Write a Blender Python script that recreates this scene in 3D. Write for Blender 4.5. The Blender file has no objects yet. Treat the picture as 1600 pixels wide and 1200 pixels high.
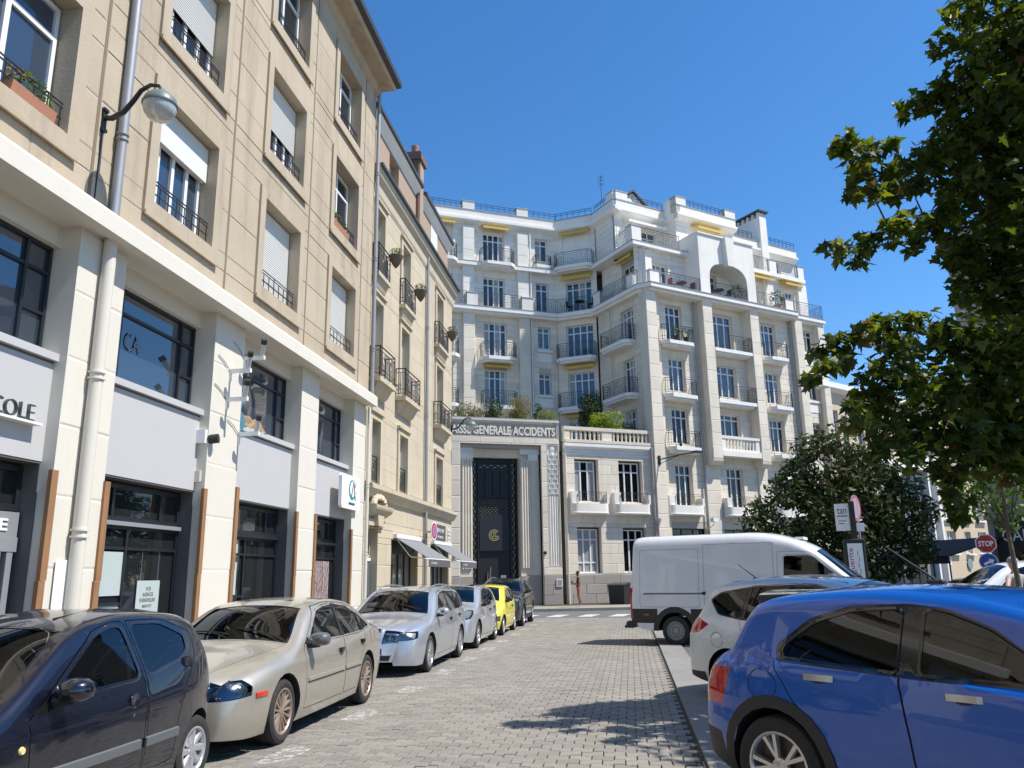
import bpy, bmesh, math, random
import numpy as np
from mathutils import Vector, Matrix
SC = bpy.context.scene
COL = SC.collection
rnd = random.Random(7)
PI = math.pi
def rad(a): return math.radians(a)

# ------------------------------------------------------------------ camera
CAM_YAW, CAM_PITCH, CAM_ROLL, CAM_F = 0.13957702, 0.23600482, -0.0160897, 1247.08
CAM_POS = Vector((0, 0, 1.7))
def cam_axes():
    cy, sy, cp, sp = math.cos(CAM_YAW), math.sin(CAM_YAW), math.cos(CAM_PITCH), math.sin(CAM_PITCH)
    fwd = Vector((-sy*cp, cy*cp, sp)); right = Vector((cy, sy, 0)); up = right.cross(fwd)
    cr, sr = math.cos(CAM_ROLL), math.sin(CAM_ROLL)
    return cr*right + sr*up, cr*up - sr*right, fwd
CR, CU, CF = cam_axes()
cam_data = bpy.data.cameras.new('camera')
cam_data.sensor_width = 36; cam_data.lens = CAM_F/1600*36
cam_data.clip_end = 3000; cam_data.clip_start = 0.05
cam = bpy.data.objects.new('camera', cam_data); COL.objects.link(cam)
cam.matrix_world = Matrix(((CR.x, CU.x, -CF.x, 0), (CR.y, CU.y, -CF.y, 0), (CR.z, CU.z, -CF.z, 1.7), (0, 0, 0, 1)))
SC.camera = cam
def proj(p):
    d = Vector(p) - CAM_POS; z = d.dot(CF)
    if z < .1: return None
    return 800 + CAM_F*d.dot(CR)/z, 600 - CAM_F*d.dot(CU)/z, z

# ------------------------------------------------------------------ light
SUN = Vector((0.53, -0.02, 0.848)).normalized()
SUN_EL = math.asin(SUN.z); SUN_AZ = math.atan2(SUN.x, SUN.y)
world = bpy.data.worlds.new('World'); SC.world = world; world.use_nodes = True
nt = world.node_tree
bg = nt.nodes['Background']; bg.inputs['Strength'].default_value = 0.135
sky = nt.nodes.new('ShaderNodeTexSky'); sky.sky_type = 'NISHITA'; sky.sun_disc = False
sky.sun_elevation = SUN_EL; sky.sun_rotation = SUN_AZ
sky.air_density = 1.0; sky.dust_density = 0.15; sky.ozone_density = 5.0; sky.altitude = 50
hs = nt.nodes.new('ShaderNodeHueSaturation'); hs.inputs['Saturation'].default_value = 1.22
nt.links.new(sky.outputs[0], hs.inputs['Color']); nt.links.new(hs.outputs[0], bg.inputs[0])
sun_data = bpy.data.lights.new('sun', 'SUN'); sun_data.energy = 5.0; sun_data.angle = rad(0.53); sun_data.color = (1, .955, .88)
sun = bpy.data.objects.new('sun', sun_data); COL.objects.link(sun)
sun.rotation_euler = SUN.to_track_quat('Z', 'Y').to_euler(); sun.location = (20, 0, 40)
vs = SC.view_settings
vs.view_transform = 'Standard'; vs.look = 'None'; vs.exposure = 0.5; vs.gamma = 1; vs.use_curve_mapping = False
SC.cycles.max_bounces = 8; SC.cycles.transparent_max_bounces = 12
SC.cycles.use_denoising = True

# ------------------------------------------------------------------ materials
MATS = {}
def mat(name, col, rough=.7, metal=0.0, spec=.5, noise=None, streak=None, bump=None, var=0.0, coat=0.0, back=None, island=True, obj_var=0.0, dirt=None):
    """procedural principled material; noise=(scale, amount, colour) blotches; streak=(scale, amount, colour) vertical runs;
    bump=(scale, strength); var = brightness change from piece to piece"""
    if name in MATS: return MATS[name]
    m = bpy.data.materials.new(name); m.use_nodes = True; t = m.node_tree; N = t.nodes; K = t.links
    b = N['Principled BSDF']; b.inputs['Roughness'].default_value = rough; b.inputs['Metallic'].default_value = metal
    b.inputs['Specular IOR Level'].default_value = spec
    b.inputs['Coat Weight'].default_value = coat; b.inputs['Coat Roughness'].default_value = .04
    b.inputs['Base Color'].default_value = (*col, 1)
    geo = N.new('ShaderNodeNewGeometry')
    cur = None
    def rgb(c):
        n = N.new('ShaderNodeRGB'); n.outputs[0].default_value = (*c, 1); return n.outputs[0]
    def mix(a, bb, fac, mode='MIX'):
        n = N.new('ShaderNodeMix'); n.data_type = 'RGBA'; n.blend_type = mode
        if hasattr(fac, 'links'): K.new(fac, n.inputs[0])
        else: n.inputs[0].default_value = fac
        K.new(a, n.inputs[6]); K.new(bb, n.inputs[7]); return n.outputs[2]
    def ramp(v, lo, hi):
        n = N.new('ShaderNodeMapRange'); n.inputs[1].default_value = lo; n.inputs[2].default_value = hi; K.new(v, n.inputs[0]); return n.outputs[0]
    def math_(op, a, bb):
        n = N.new('ShaderNodeMath'); n.operation = op
        for i, q in enumerate((a, bb)):
            if hasattr(q, 'links'): K.new(q, n.inputs[i])
            else: n.inputs[i].default_value = q
        return n.outputs[0]
    cur = rgb(col)
    if noise:
        nz = N.new('ShaderNodeTexNoise'); nz.inputs['Scale'].default_value = noise[0]; nz.inputs['Detail'].default_value = 6; nz.inputs['Roughness'].default_value = .62
        K.new(geo.outputs['Position'], nz.inputs['Vector'])
        cur = mix(cur, rgb(noise[2]), math_('MULTIPLY', ramp(nz.outputs[0], .42, .72), noise[1]))
    if streak:
        mp = N.new('ShaderNodeMapping'); mp.inputs['Scale'].default_value = (1, 1, .09); K.new(geo.outputs['Position'], mp.inputs[0])
        nz = N.new('ShaderNodeTexNoise'); nz.inputs['Scale'].default_value = streak[0]; nz.inputs['Detail'].default_value = 7; nz.inputs['Roughness'].default_value = .7
        K.new(mp.outputs[0], nz.inputs['Vector'])
        cur = mix(cur, rgb(streak[2]), math_('MULTIPLY', ramp(nz.outputs[0], .5, .78), streak[1]))
    if var:
        oi = N.new('ShaderNodeObjectInfo')
        r = math_('FRACT', math_('ADD', oi.outputs['Random'], geo.outputs['Random Per Island'] if island else 0.0), 0.0)
        v = math_('ADD', math_('MULTIPLY', r, 2*var), 1 - var)
        hv = N.new('ShaderNodeHueSaturation'); K.new(v, hv.inputs['Value']); K.new(cur, hv.inputs['Color'])
        cur = hv.outputs[0]
    if dirt:   # fine speckle
        nz = N.new('ShaderNodeTexNoise'); nz.inputs['Scale'].default_value = dirt[0]; nz.inputs['Detail'].default_value = 3
        K.new(geo.outputs['Position'], nz.inputs['Vector'])
        cur = mix(cur, rgb(dirt[2]), math_('MULTIPLY', ramp(nz.outputs[0], .5, .7), dirt[1]))
    if back:
        cur = mix(cur, rgb(back), geo.outputs['Backfacing'])
    K.new(cur, b.inputs['Base Color'])
    if bump:
        nz = N.new('ShaderNodeTexNoise'); nz.inputs['Scale'].default_value = bump[0]; nz.inputs['Detail'].default_value = 5
        K.new(geo.outputs['Position'], nz.inputs['Vector'])
        bp = N.new('ShaderNodeBump'); bp.inputs['Strength'].default_value = bump[1]; bp.inputs['Distance'].default_value = .02
        K.new(nz.outputs[0], bp.inputs['Height']); K.new(bp.outputs[0], b.inputs['Normal'])
    MATS[name] = m
    return m
def window_glass(name, col, ior=1.75, wob=.010, rough=.02):
    m = mat(name, col, rough, 0, .5)
    t = m.node_tree; b = t.nodes['Principled BSDF']; b.inputs['IOR'].default_value = ior
    g = t.nodes.new('ShaderNodeNewGeometry'); nz = t.nodes.new('ShaderNodeTexNoise'); nz.inputs['Scale'].default_value = 1.3; nz.inputs['Detail'].default_value = 1
    t.links.new(g.outputs['Position'], nz.inputs['Vector'])
    bp = t.nodes.new('ShaderNodeBump'); bp.inputs['Strength'].default_value = 1; bp.inputs['Distance'].default_value = wob
    t.links.new(nz.outputs[0], bp.inputs['Height']); t.links.new(bp.outputs[0], b.inputs['Normal'])
    return m
def car_glass(name, tint):
    if name in MATS: return MATS[name]
    m = bpy.data.materials.new(name); m.use_nodes = True; t = m.node_tree; t.nodes.clear()
    out = t.nodes.new('ShaderNodeOutputMaterial'); tr = t.nodes.new('ShaderNodeBsdfTransparent'); tr.inputs[0].default_value = (*tint, 1)
    gl = t.nodes.new('ShaderNodeBsdfGlossy'); gl.inputs['Roughness'].default_value = .015; gl.inputs[0].default_value = (.95, .97, 1, 1)
    fr = t.nodes.new('ShaderNodeFresnel'); fr.inputs[0].default_value = 1.62
    mx = t.nodes.new('ShaderNodeMixShader')
    t.links.new(fr.outputs[0], mx.inputs[0]); t.links.new(tr.outputs[0], mx.inputs[1]); t.links.new(gl.outputs[0], mx.inputs[2]); t.links.new(mx.outputs[0], out.inputs[0])
    MATS[name] = m
    return m
def paint(name, col, metal=.0, rough=.35, dust=.05):
    return mat(name, col, rough, metal, .5, coat=1.0, back=(.02, .02, .02), noise=(9, dust, (.25, .23, .2)) if dust else None)
def leaf_mat(name, col, col2, trans=.35):
    if name in MATS: return MATS[name]
    m = bpy.data.materials.new(name); m.use_nodes = True; t = m.node_tree; N = t.nodes; K = t.links; N.clear()
    out = N.new('ShaderNodeOutputMaterial'); geo = N.new('ShaderNodeNewGeometry'); oi = N.new('ShaderNodeObjectInfo')
    ad = N.new('ShaderNodeMath'); ad.operation = 'ADD'; K.new(geo.outputs['Random Per Island'], ad.inputs[0]); K.new(oi.outputs['Random'], ad.inputs[1])
    fr = N.new('ShaderNodeMath'); fr.operation = 'FRACT'; K.new(ad.outputs[0], fr.inputs[0])
    mx = N.new('ShaderNodeMix'); mx.data_type = 'RGBA'; K.new(fr.outputs[0], mx.inputs[0]); mx.inputs[6].default_value = (*col, 1); mx.inputs[7].default_value = (*col2, 1)
    b = N.new('ShaderNodeBsdfPrincipled'); b.inputs['Roughness'].default_value = .5; b.inputs['Specular IOR Level'].default_value = .28; K.new(mx.outputs[2], b.inputs['Base Color'])
    tr = N.new('ShaderNodeBsdfTranslucent')
    hs = N.new('ShaderNodeHueSaturation'); hs.inputs['Value'].default_value = 1.7; hs.inputs['Saturation'].default_value = 1.15; hs.inputs['Hue'].default_value = .485
    K.new(mx.outputs[2], hs.inputs['Color']); K.new(hs.outputs[0], tr.inputs[0])
    ms = N.new('ShaderNodeMixShader'); ms.inputs[0].default_value = trans
    K.new(b.outputs[0], ms.inputs[1]); K.new(tr.outputs[0], ms.inputs[2]); K.new(ms.outputs[0], out.inputs[0])
    MATS[name] = m
    return m

LIME = mat('limestone', (.74, .66, .54), .85, noise=(.8, .35, (.50, .44, .36)), streak=(2.2, .35, (.40, .36, .31)), var=.07, bump=(14, .15))
LIMEJ = mat('limestone_joint', (.46, .425, .37), .9)
LIMEW = mat('white_limestone', (.78, .745, .68), .82, noise=(.7, .3, (.56, .52, .46)), streak=(2.5, .25, (.46, .43, .39)), var=.05, bump=(14, .1))
SLABW = mat('painted_slab', (.80, .785, .745), .75, noise=(1.5, .3, (.6, .57, .52)), streak=(3, .3, (.5, .47, .43)))
PLINTH = mat('granite_plinth', (.36, .325, .285), .8, noise=(3, .3, (.3, .27, .24)), dirt=(60, .3, (.2, .19, .18)), var=.06)
OCHRE = mat('ochre_render', (.45, .375, .275), .88, noise=(.9, .5, (.36, .28, .19)), streak=(1.5, .8, (.24, .19, .145)), bump=(25, .2), var=.03)
OCHREJ = mat('ochre_joint', (.27, .215, .15), .9)
CREAM = mat('cream_paint', (.64, .60, .515), .7, noise=(.8, .25, (.57, .53, .45)), streak=(2.4, .22, (.48, .44, .37)), var=.02, bump=(30, .06))
CREAMJ = mat('cream_joint', (.5, .46, .39), .85)
HOUSE = mat('house_stone', (.52, .445, .325), .85, noise=(1.1, .45, (.43, .36, .26)), streak=(1.8, .55, (.29, .24, .18)), bump=(18, .2), var=.05)
HOUSEJ = mat('house_joint', (.40, .34, .25), .9)
MANSARD = mat('mansard_render', (.36, .27, .195), .85, noise=(1.2, .4, (.36, .25, .17)), streak=(3, .4, (.26, .19, .14)))
GREYP = mat('grey_panel', (.47, .46, .455), .55, noise=(1.0, .2, (.47, .465, .47)), streak=(2.5, .12, (.42, .41, .41)))
DGREY = mat('dark_grey_reveal', (.10, .10, .10), .7, noise=(2, .3, (.1, .1, .1)))
FRAMEB = mat('anthracite_frame', (.016, .018, .022), .38)
FRAMEW = mat('white_frame', (.74, .74, .73), .45, noise=(4, .15, (.6, .6, .58)))
FRAMEG = mat('grey_frame', (.33, .34, .36), .4, metal=.3)
IRON = mat('wrought_iron', (.022, .024, .028), .5)
IRONB = mat('blue_iron', (.03, .055, .11), .45)
ZINC = mat('zinc', (.33, .335, .345), .5, metal=.4, noise=(4, .3, (.25, .25, .26)))
SLATE = mat('slate', (.055, .058, .066), .55, var=.15)
BRICK = mat('chimney_brick', (.17, .105, .08), .9, noise=(3, .5, (.18, .10, .07)), streak=(2, .5, (.08, .06, .05)))
TERRA = mat('terracotta', (.42, .19, .11), .8, noise=(6, .4, (.3, .16, .11)))
WOOD = mat('raw_board', (.30, .155, .07), .75, noise=(3, .5, (.20, .10, .045)), streak=(8, .6, (.14, .07, .035)))
AWNY = mat('yellow_canvas', (.60, .42, .10), .85, noise=(6, .3, (.45, .31, .08)))
AWNG = mat('grey_canvas', (.17, .175, .185), .85, noise=(5, .2, (.14, .145, .15)))
SHUT = mat('shutter_slat', (.66, .65, .61), .6, noise=(5, .15, (.55, .53, .49)))
GL_DARK = window_glass('pane_dark', (.012, .016, .022))
GL_BLUE = window_glass('pane_blue', (.035, .055, .085), 1.9)
GL_CURT = window_glass('pane_curtain', (.30, .31, .31), 1.5)
GL_NIGHT = window_glass('pane_black', (.006, .007, .009), 1.5)
GL_SHOP = window_glass('pane_shop', (.016, .018, .019), 1.55, .004)
GL_MEZZ = window_glass('pane_mirror', (.03, .042, .06), 2.3, .004)
POSTER = mat('poster_white', (.42, .48, .47), .5)
WHITE = mat('white_plastic', (.80, .80, .79), .4)
BLACKP = mat('black_plastic', (.02, .02, .021), .55)
BLACKG = mat('black_gloss', (.008, .008, .009), .12, coat=.6)
IRONBK = mat('black_iron_door', (.006, .007, .010), .55)
TYRE = mat('tyre_rubber', (.022, .021, .02), .85, noise=(20, .4, (.05, .045, .04)))
ALLOY = mat('alloy', (.55, .55, .56), .3, metal=.9)
ALLOYB = mat('dusty_alloy', (.36, .28, .23), .5, metal=.5, noise=(14, .5, (.22, .16, .12)))
CHROME = mat('chrome', (.75, .75, .76), .1, metal=1)
CLENS = car_glass('clear_lens', (.86, .9, .92))
LENS = mat('lamp_lens', (.30, .325, .35), .10, metal=.45, coat=1, spec=.8)
LENSD = mat('lamp_bowl', (.10, .11, .125), .15, metal=.7, coat=1)
REDL = mat('tail_lamp_red', (.42, .012, .015), .08, coat=1)
REDD = mat('tail_lamp_dark', (.14, .008, .01), .1, coat=1)
ORANGE = mat('indicator_orange', (.55, .10, .02), .15, coat=1)
PLATE = mat('number_plate', (.70, .70, .68), .4)
CABIN = mat('cabin_trim', (.03, .03, .032), .8)
SEATF = mat('seat_fabric', (.055, .055, .06), .9)
CGLASS = car_glass('car_window', (.36, .40, .39))
CGLASSD = car_glass('car_window_tinted', (.16, .18, .18))
ASPH = mat('asphalt', (.115, .115, .118), .9, noise=(1.2, .4, (.085, .085, .088)), dirt=(90, .5, (.19, .185, .18)), bump=(120, .4))
BAY = mat('bay_asphalt', (.085, .083, .08), .9, noise=(1.6, .4, (.06, .058, .056)), dirt=(80, .5, (.15, .145, .14)), bump=(110, .4))
PAVE = mat('pavement_stone', (.29, .245, .195), .85, noise=(1.2, .4, (.22, .19, .155)), var=.08, dirt=(50, .25, (.22, .2, .17)))
KERB = mat('kerb_granite', (.215, .208, .195), .8, noise=(2.2, .5, (.15, .146, .14)), dirt=(70, .4, (.11, .108, .105)), var=.08)
JOINT = mat('joint_sand', (.055, .05, .043), .95)
PAINTW = mat('road_paint', (.50, .49, .46), .7, noise=(5, .55, (.2, .195, .19)))
TWIG = mat('dark_twig', (.045, .037, .028), .9)
BARK = mat('bark', (.14, .115, .085), .9, noise=(4, .6, (.08, .065, .05)), bump=(12, .6))
SKIN = mat('skin', (.45, .26, .18), .55)
SKIN2 = mat('skin_light', (.56, .34, .25), .55)
HAIR = mat('dark_hair', (.018, .014, .012), .6)

# ------------------------------------------------------------------ mesh helpers
WORLD = {}
class MB:
    def __init__(s, M=None): s.v = []; s.f = []; s.m = []; s.M = M; s.flip = bool(M and M.to_3x3().determinant() < 0)
    def setM(s, M): s.M = M; s.flip = bool(M and M.to_3x3().determinant() < 0); return s
    def add(s, vs, fs, m=0):
        o = len(s.v)
        if s.M is not None: vs = [s.M @ Vector(p) for p in vs]
        s.v.extend(tuple(p) for p in vs)
        for f in fs:
            t = tuple(i + o for i in f)
            s.f.append(t[::-1] if s.flip else t); s.m.append(m)
        return s
    def box(s, a, b, m=0):
        x0, y0, z0 = (min(a[i], b[i]) for i in range(3)); x1, y1, z1 = (max(a[i], b[i]) for i in range(3))
        return s.add([(x0, y0, z0), (x1, y0, z0), (x1, y1, z0), (x0, y1, z0), (x0, y0, z1), (x1, y0, z1), (x1, y1, z1), (x0, y1, z1)],
                     [(0, 3, 2, 1), (4, 5, 6, 7), (0, 1, 5, 4), (1, 2, 6, 5), (2, 3, 7, 6), (3, 0, 4, 7)], m)
    def cbox(s, a, b, c=.01, m=0):
        """box with a chamfer round the z edges and the top"""
        x0, y0, z0 = (min(a[i], b[i]) for i in range(3)); x1, y1, z1 = (max(a[i], b[i]) for i in range(3))
        def ring(i, z): return [(x0+i, y0, z), (x1-i, y0, z), (x1, y0+i, z), (x1, y1-i, z), (x1-i, y1, z), (x0+i, y1, z), (x0, y1-i, z), (x0, y0+i, z)]
        top = [(x0+c, y0+c, z1), (x1-c, y0+c, z1), (x1-c, y1-c, z1), (x0+c, y1-c, z1)]
        vs = ring(c, z0) + ring(c, z1-c) + top
        fs = [tuple(range(7, -1, -1))] + [(i, (i+1) % 8, 8+(i+1) % 8, 8+i) for i in range(8)]
        fs += [(8, 9, 17, 16), (9, 10, 17), (10, 11, 18, 17), (11, 12, 18), (12, 13, 19, 18), (13, 14, 19), (14, 15, 16, 19), (15, 8, 16), (16, 17, 18, 19)]
        return s.add(vs, fs, m)
    def quad(s, p, m=0): return s.add(p, [tuple(range(len(p)))], m)
    def cyl(s, p0, p1, r0, r1=None, n=10, m=0, cap=True):
        p0, p1 = Vector(p0), Vector(p1); r1 = r0 if r1 is None else r1
        d = (p1-p0).normalized(); a = d.orthogonal().normalized(); b = d.cross(a)
        vs = []
        for p, r in ((p0, r0), (p1, r1)):
            vs += [p + (a*math.cos(2*PI*i/n) + b*math.sin(2*PI*i/n))*r for i in range(n)]
        fs = [(i, (i+1) % n, n+(i+1) % n, n+i) for i in range(n)]
        if cap: fs += [tuple(range(n-1, -1, -1)), tuple(range(n, 2*n))]
        return s.add(vs, fs, m)
    def tube(s, pts, r, n=6, m=0, cap=True):
        pts = [Vector(p) for p in pts]; rs = r if isinstance(r, (list, tuple)) else [r]*len(pts)
        vs = []; a = None
        for i, p in enumerate(pts):
            d = (pts[min(i+1, len(pts)-1)] - pts[max(i-1, 0)]).normalized()
            if a is None: a = d.orthogonal().normalized()
            a = (a - d*a.dot(d)); a = a.normalized() if a.length > 1e-6 else d.orthogonal().normalized()
            b = d.cross(a)
            vs += [p + (a*math.cos(2*PI*k/n) + b*math.sin(2*PI*k/n))*rs[i] for k in range(n)]
        fs = [(i*n+k, i*n+(k+1) % n, (i+1)*n+(k+1) % n, (i+1)*n+k) for i in range(len(pts)-1) for k in range(n)]
        if cap: fs += [tuple(range(n-1, -1, -1)), tuple(range((len(pts)-1)*n, len(pts)*n))]
        return s.add(vs, fs, m)
    def lathe(s, prof, c=(0, 0, 0), n=16, m=0, ax='z', arc=2*PI, cap=False):
        """prof = [(radius, height)]"""
        vs = []; full = abs(arc-2*PI) < 1e-6; k = n if full else n+1
        for r, h in prof:
            for i in range(k):
                a = arc*i/n; x, y = r*math.cos(a), r*math.sin(a)
                q = {'z': (x, y, h), 'y': (x, h, y), 'x': (h, x, y)}[ax]
                vs.append((q[0]+c[0], q[1]+c[1], q[2]+c[2]))
        fs = [(j*k+i, j*k+(i+1) % k, (j+1)*k+(i+1) % k, (j+1)*k+i) for j in range(len(prof)-1) for i in range(n if full else n)]
        if cap: fs += [tuple(range(k-1, -1, -1)), tuple(range((len(prof)-1)*k, len(prof)*k))]
        return s.add(vs, fs, m)
    def prism(s, poly, lo, hi, ax=1, m=0):
        """polygon extruded along an axis (0 x, 1 y, 2 z); poly gives the other two coordinates in order"""
        def P(q, h):
            return {0: (h, q[0], q[1]), 1: (q[0], h, q[1]), 2: (q[0], q[1], h)}[ax]
        n = len(poly); vs = [P(q, lo) for q in poly] + [P(q, hi) for q in poly]
        return s.add(vs, [tuple(range(n-1, -1, -1)), tuple(range(n, 2*n))] + [(i, (i+1) % n, n+(i+1) % n, n+i) for i in range(n)], m)
    def mesh(s, name, mats, smooth=False, angle=40):
        me = bpy.data.meshes.new(name); me.from_pydata(s.v, [], s.f)
        for q in (mats if isinstance(mats, (list, tuple)) else [mats]): me.materials.append(q)
        me.polygons.foreach_set('material_index', s.m)
        if smooth:
            me.polygons.foreach_set('use_smooth', [True]*len(s.f)); me.set_sharp_from_angle(angle=rad(angle))
        me.update(); return me
    def build(s, name, mats, parent=None, smooth=False, world=True, angle=40, kind=None):
        if world and parent is not None and parent in WORLD:
            inv = WORLD[parent].inverted(); s.v = [tuple(inv @ Vector(p)) for p in s.v]
        o = link(name, s.mesh(name, mats, smooth, angle), parent)
        if kind: o['kind'] = kind
        return o
def link(name, me, parent=None, M=None):
    o = bpy.data.objects.new(name, me); COL.objects.link(o)
    L = M if M is not None else Matrix.Identity(4)
    if parent is not None:
        o.parent = parent; WORLD[o] = WORLD.get(parent, Matrix.Identity(4)) @ L
    else: WORLD[o] = L
    if M is not None: o.matrix_local = M
    return o
def place(name, me, parent, Mworld):
    """an object that shares mesh data, set by its world matrix"""
    return link(name, me, parent, WORLD.get(parent, Matrix.Identity(4)).inverted() @ Mworld)
def tag(o, label=None, cat=None, group=None, kind=None):
    if label: o['label'] = label
    if cat: o['category'] = cat
    if group: o['group'] = group
    if kind: o['kind'] = kind
    return o
def thing(name, label, cat, loc=(0, 0, 0), rz=0, group=None):
    o = bpy.data.objects.new(name, None); COL.objects.link(o); o.empty_display_size = .3
    o.location = loc; o.rotation_euler = (0, 0, rz)
    WORLD[o] = Matrix.Translation(loc) @ Matrix.Rotation(rz, 4, 'Z')
    return tag(o, label, cat, group)
class Frame:
    """a facade plane: u along it, w out of it, z up"""
    def __init__(s, p, az):
        a = rad(az); s.d = Vector((math.sin(a), math.cos(a), 0)); s.n = Vector((math.cos(a), -math.sin(a), 0)); s.p = Vector((p[0], p[1], 0))
        d, n, p = s.d, s.n, s.p
        s.M = Matrix(((d.x, n.x, 0, p.x), (d.y, n.y, 0, p.y), (0, 0, 1, 0), (0, 0, 0, 1)))
        s.R = Matrix(((d.x, -n.x, 0, p.x), (d.y, -n.y, 0, p.y), (0, 0, 1, 0), (0, 0, 0, 1)))   # right-handed: x along, y into the wall
    def P(s, u, w, z): return s.p + s.d*u + s.n*w + Vector((0, 0, z))
    def at(s, u, w, z): return s.R @ Matrix.Translation((u, -w, z))
    def mb(s): return MB(s.M)
def text_mesh(name, body, mats, size=1.0, extrude=.01, width=None, bevel=0.0, offset=0.0):
    c = bpy.data.curves.new(name, 'FONT'); c.body = body; c.size = size; c.extrude = extrude; c.align_x = 'LEFT'; c.offset = offset
    c.resolution_u = 3
    o = bpy.data.objects.new(name, c); COL.objects.link(o)
    dg = bpy.context.evaluated_depsgraph_get(); me = bpy.data.meshes.new_from_object(o.evaluated_get(dg))
    bpy.data.objects.remove(o); bpy.data.curves.remove(c)
    xs = [v.co.x for v in me.vertices]; ys = [v.co.y for v in me.vertices]
    sx = 1 if width is None else width/(max(xs)-min(xs)); x0, y0 = min(xs), min(ys); sy = size/(max(ys)-y0)
    for v in me.vertices:
        x, y, z = v.co; v.co = ((x-x0)*sx, -z, (y-y0)*sy)     # upright, reading towards -y
    me.materials.clear()
    for q in (mats if isinstance(mats, (list, tuple)) else [mats]): me.materials.append(q)
    return me
def text(name, body, F, u, w, z, size, width, m, parent, extrude=.01, offset=0.0):
    return place(name, text_mesh(name, body, m, size, extrude, width, offset=offset), parent, F.at(u, w, z))
# ------------------------------------------------------------------ facade helpers
def wall(mb, u0, u1, z0, z1, ops=(), w=0.0, depth=.3, m=0, mr=None):
    """wall sheet with rectangular openings [(u0,u1,z0,z1)] and their reveals"""
    mr = m if mr is None else mr
    us = sorted({u0, u1, *[q for o in ops for q in o[:2] if u0 < q < u1]}); zs = sorted({z0, z1, *[q for o in ops for q in o[2:4] if z0 < q < z1]})
    for i in range(len(us)-1):
        for j in range(len(zs)-1):
            uc, zc = (us[i]+us[i+1])/2, (zs[j]+zs[j+1])/2
            if any(o[0] < uc < o[1] and o[2] < zc < o[3] for o in ops): continue
            mb.quad([(us[i], w, zs[j]), (us[i], w, zs[j+1]), (us[i+1], w, zs[j+1]), (us[i+1], w, zs[j])], m)
    for a, b, c, d in [o[:4] for o in ops]:
        a, b, c, d = max(a, u0), min(b, u1), max(c, z0), min(d, z1)
        if a >= b or c >= d: continue
        v = w - depth
        mb.quad([(a, w, c), (a, v, c), (a, v, d), (a, w, d)], mr); mb.quad([(b, w, c), (b, w, d), (b, v, d), (b, v, c)], mr)
        mb.quad([(a, w, d), (a, v, d), (b, v, d), (b, w, d)], mr); mb.quad([(a, w, c), (b, w, c), (b, v, c), (a, v, c)], mr)
def courses(u0, u1, z0, z1, ops, ch, bl, r, start=0):
    """stone rects (u0,u1,z0,z1) in running bond round the openings"""
    out = []; n = max(1, round((z1-z0)/ch)); h = (z1-z0)/n
    for k in range(n):
        a, b = z0+k*h, z0+(k+1)*h
        cuts = sorted({a, b, *[q for o in ops if o[0] < u1 and o[1] > u0 for q in o[2:4] if a+.06 < q < b-.06]})
        for c, d in zip(cuts, cuts[1:]):
            free = [(u0, u1)]
            for o in ops:
                if o[2] < d-.02 and o[3] > c+.02:
                    nf = []
                    for p, q in free:
                        if o[1] <= p or o[0] >= q: nf.append((p, q))
                        else:
                            if o[0]-p > .04: nf.append((p, o[0]))
                            if q-o[1] > .04: nf.append((o[1], q))
                    free = nf
            for p, q in free:
                L = q-p; off = (bl*.5 if (k+start) % 2 else 0)
                xs = [p]; x = math.floor(p/bl)*bl + off
                while x < q:
                    if x > p+bl*.22 and x < q-bl*.22: xs.append(x + r.uniform(-.12, .12)*bl)
                    x += bl
                xs.append(q)
                for x0, x1 in zip(xs, xs[1:]): out.append((x0, x1, c, d))
    return out
STONE_UNIT = {}
def stone_unit(m, name):
    if (m.name, name) not in STONE_UNIT:
        b = MB(); e = .02
        b.add([(0, 0, 0), (1, 0, 0), (1, 0, 1), (0, 0, 1), (e, -1, e*1.5), (1-e, -1, e*1.5), (1-e, -1, 1-e*1.5), (e, -1, 1-e*1.5)],
              [(4, 5, 6, 7), (0, 1, 5, 4), (1, 2, 6, 5), (2, 3, 7, 6), (3, 0, 4, 7)])
        STONE_UNIT[(m.name, name)] = b.mesh(name, m)
    return STONE_UNIT[(m.name, name)]
class Stones:
    """collects the facing stones of one building: the largest in view become parts, the rest one part of kind stuff"""
    def __init__(s): s.q = []
    def add(s, F, rects, w, m, gap=.012, proud=.014): s.q += [(F, r, w, m, gap, proud) for r in rects]
    def build(s, root, name, most=300, r=rnd):
        def key(t):
            F, q, w = t[:3]; c = proj(F.P((q[0]+q[1])/2, w, (q[2]+q[3])/2))
            if c is None or not (-40 < c[0] < 1640 and -40 < c[1] < 1240): return 0
            v = (F.P((q[0]+q[1])/2, w, (q[2]+q[3])/2) - CAM_POS).normalized()
            return (q[1]-q[0])*(q[3]-q[2])/c[2]**2*max(0, -v.dot(F.n))
        s.q.sort(key=key, reverse=True)
        rest = {}
        for i, (F, q, w, m, gap, proud) in enumerate(s.q):
            a, b, c, d = q[0]+gap/2, q[1]-gap/2, q[2]+gap/2, q[3]-gap/2; p = proud + r.uniform(-.003, .004)
            if i < most:
                place(name, stone_unit(m, name), root, F.at(a, w, c) @ Matrix.Diagonal((b-a, p, d-c, 1)))
            else:
                mb = rest.setdefault(m.name, (MB(), m))[0]; mb.setM(F.M); e = .012
                mb.add([(a, w, c), (b, w, c), (b, w, d), (a, w, d), (a+e, w+p, c+e), (b-e, w+p, c+e), (b-e, w+p, d-e), (a+e, w+p, d-e)],
                       [(4, 7, 6, 5), (0, 4, 5, 1), (1, 5, 6, 2), (2, 6, 7, 3), (3, 7, 4, 0)])
        for mb, m in rest.values(): mb.setM(None).build('facing_stones', m, root, kind='stuff')
UNIT_PANE = MB().quad([(0, 0, 0), (1, 0, 0), (1, 0, 1), (0, 0, 1)])
PANE = {}
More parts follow.
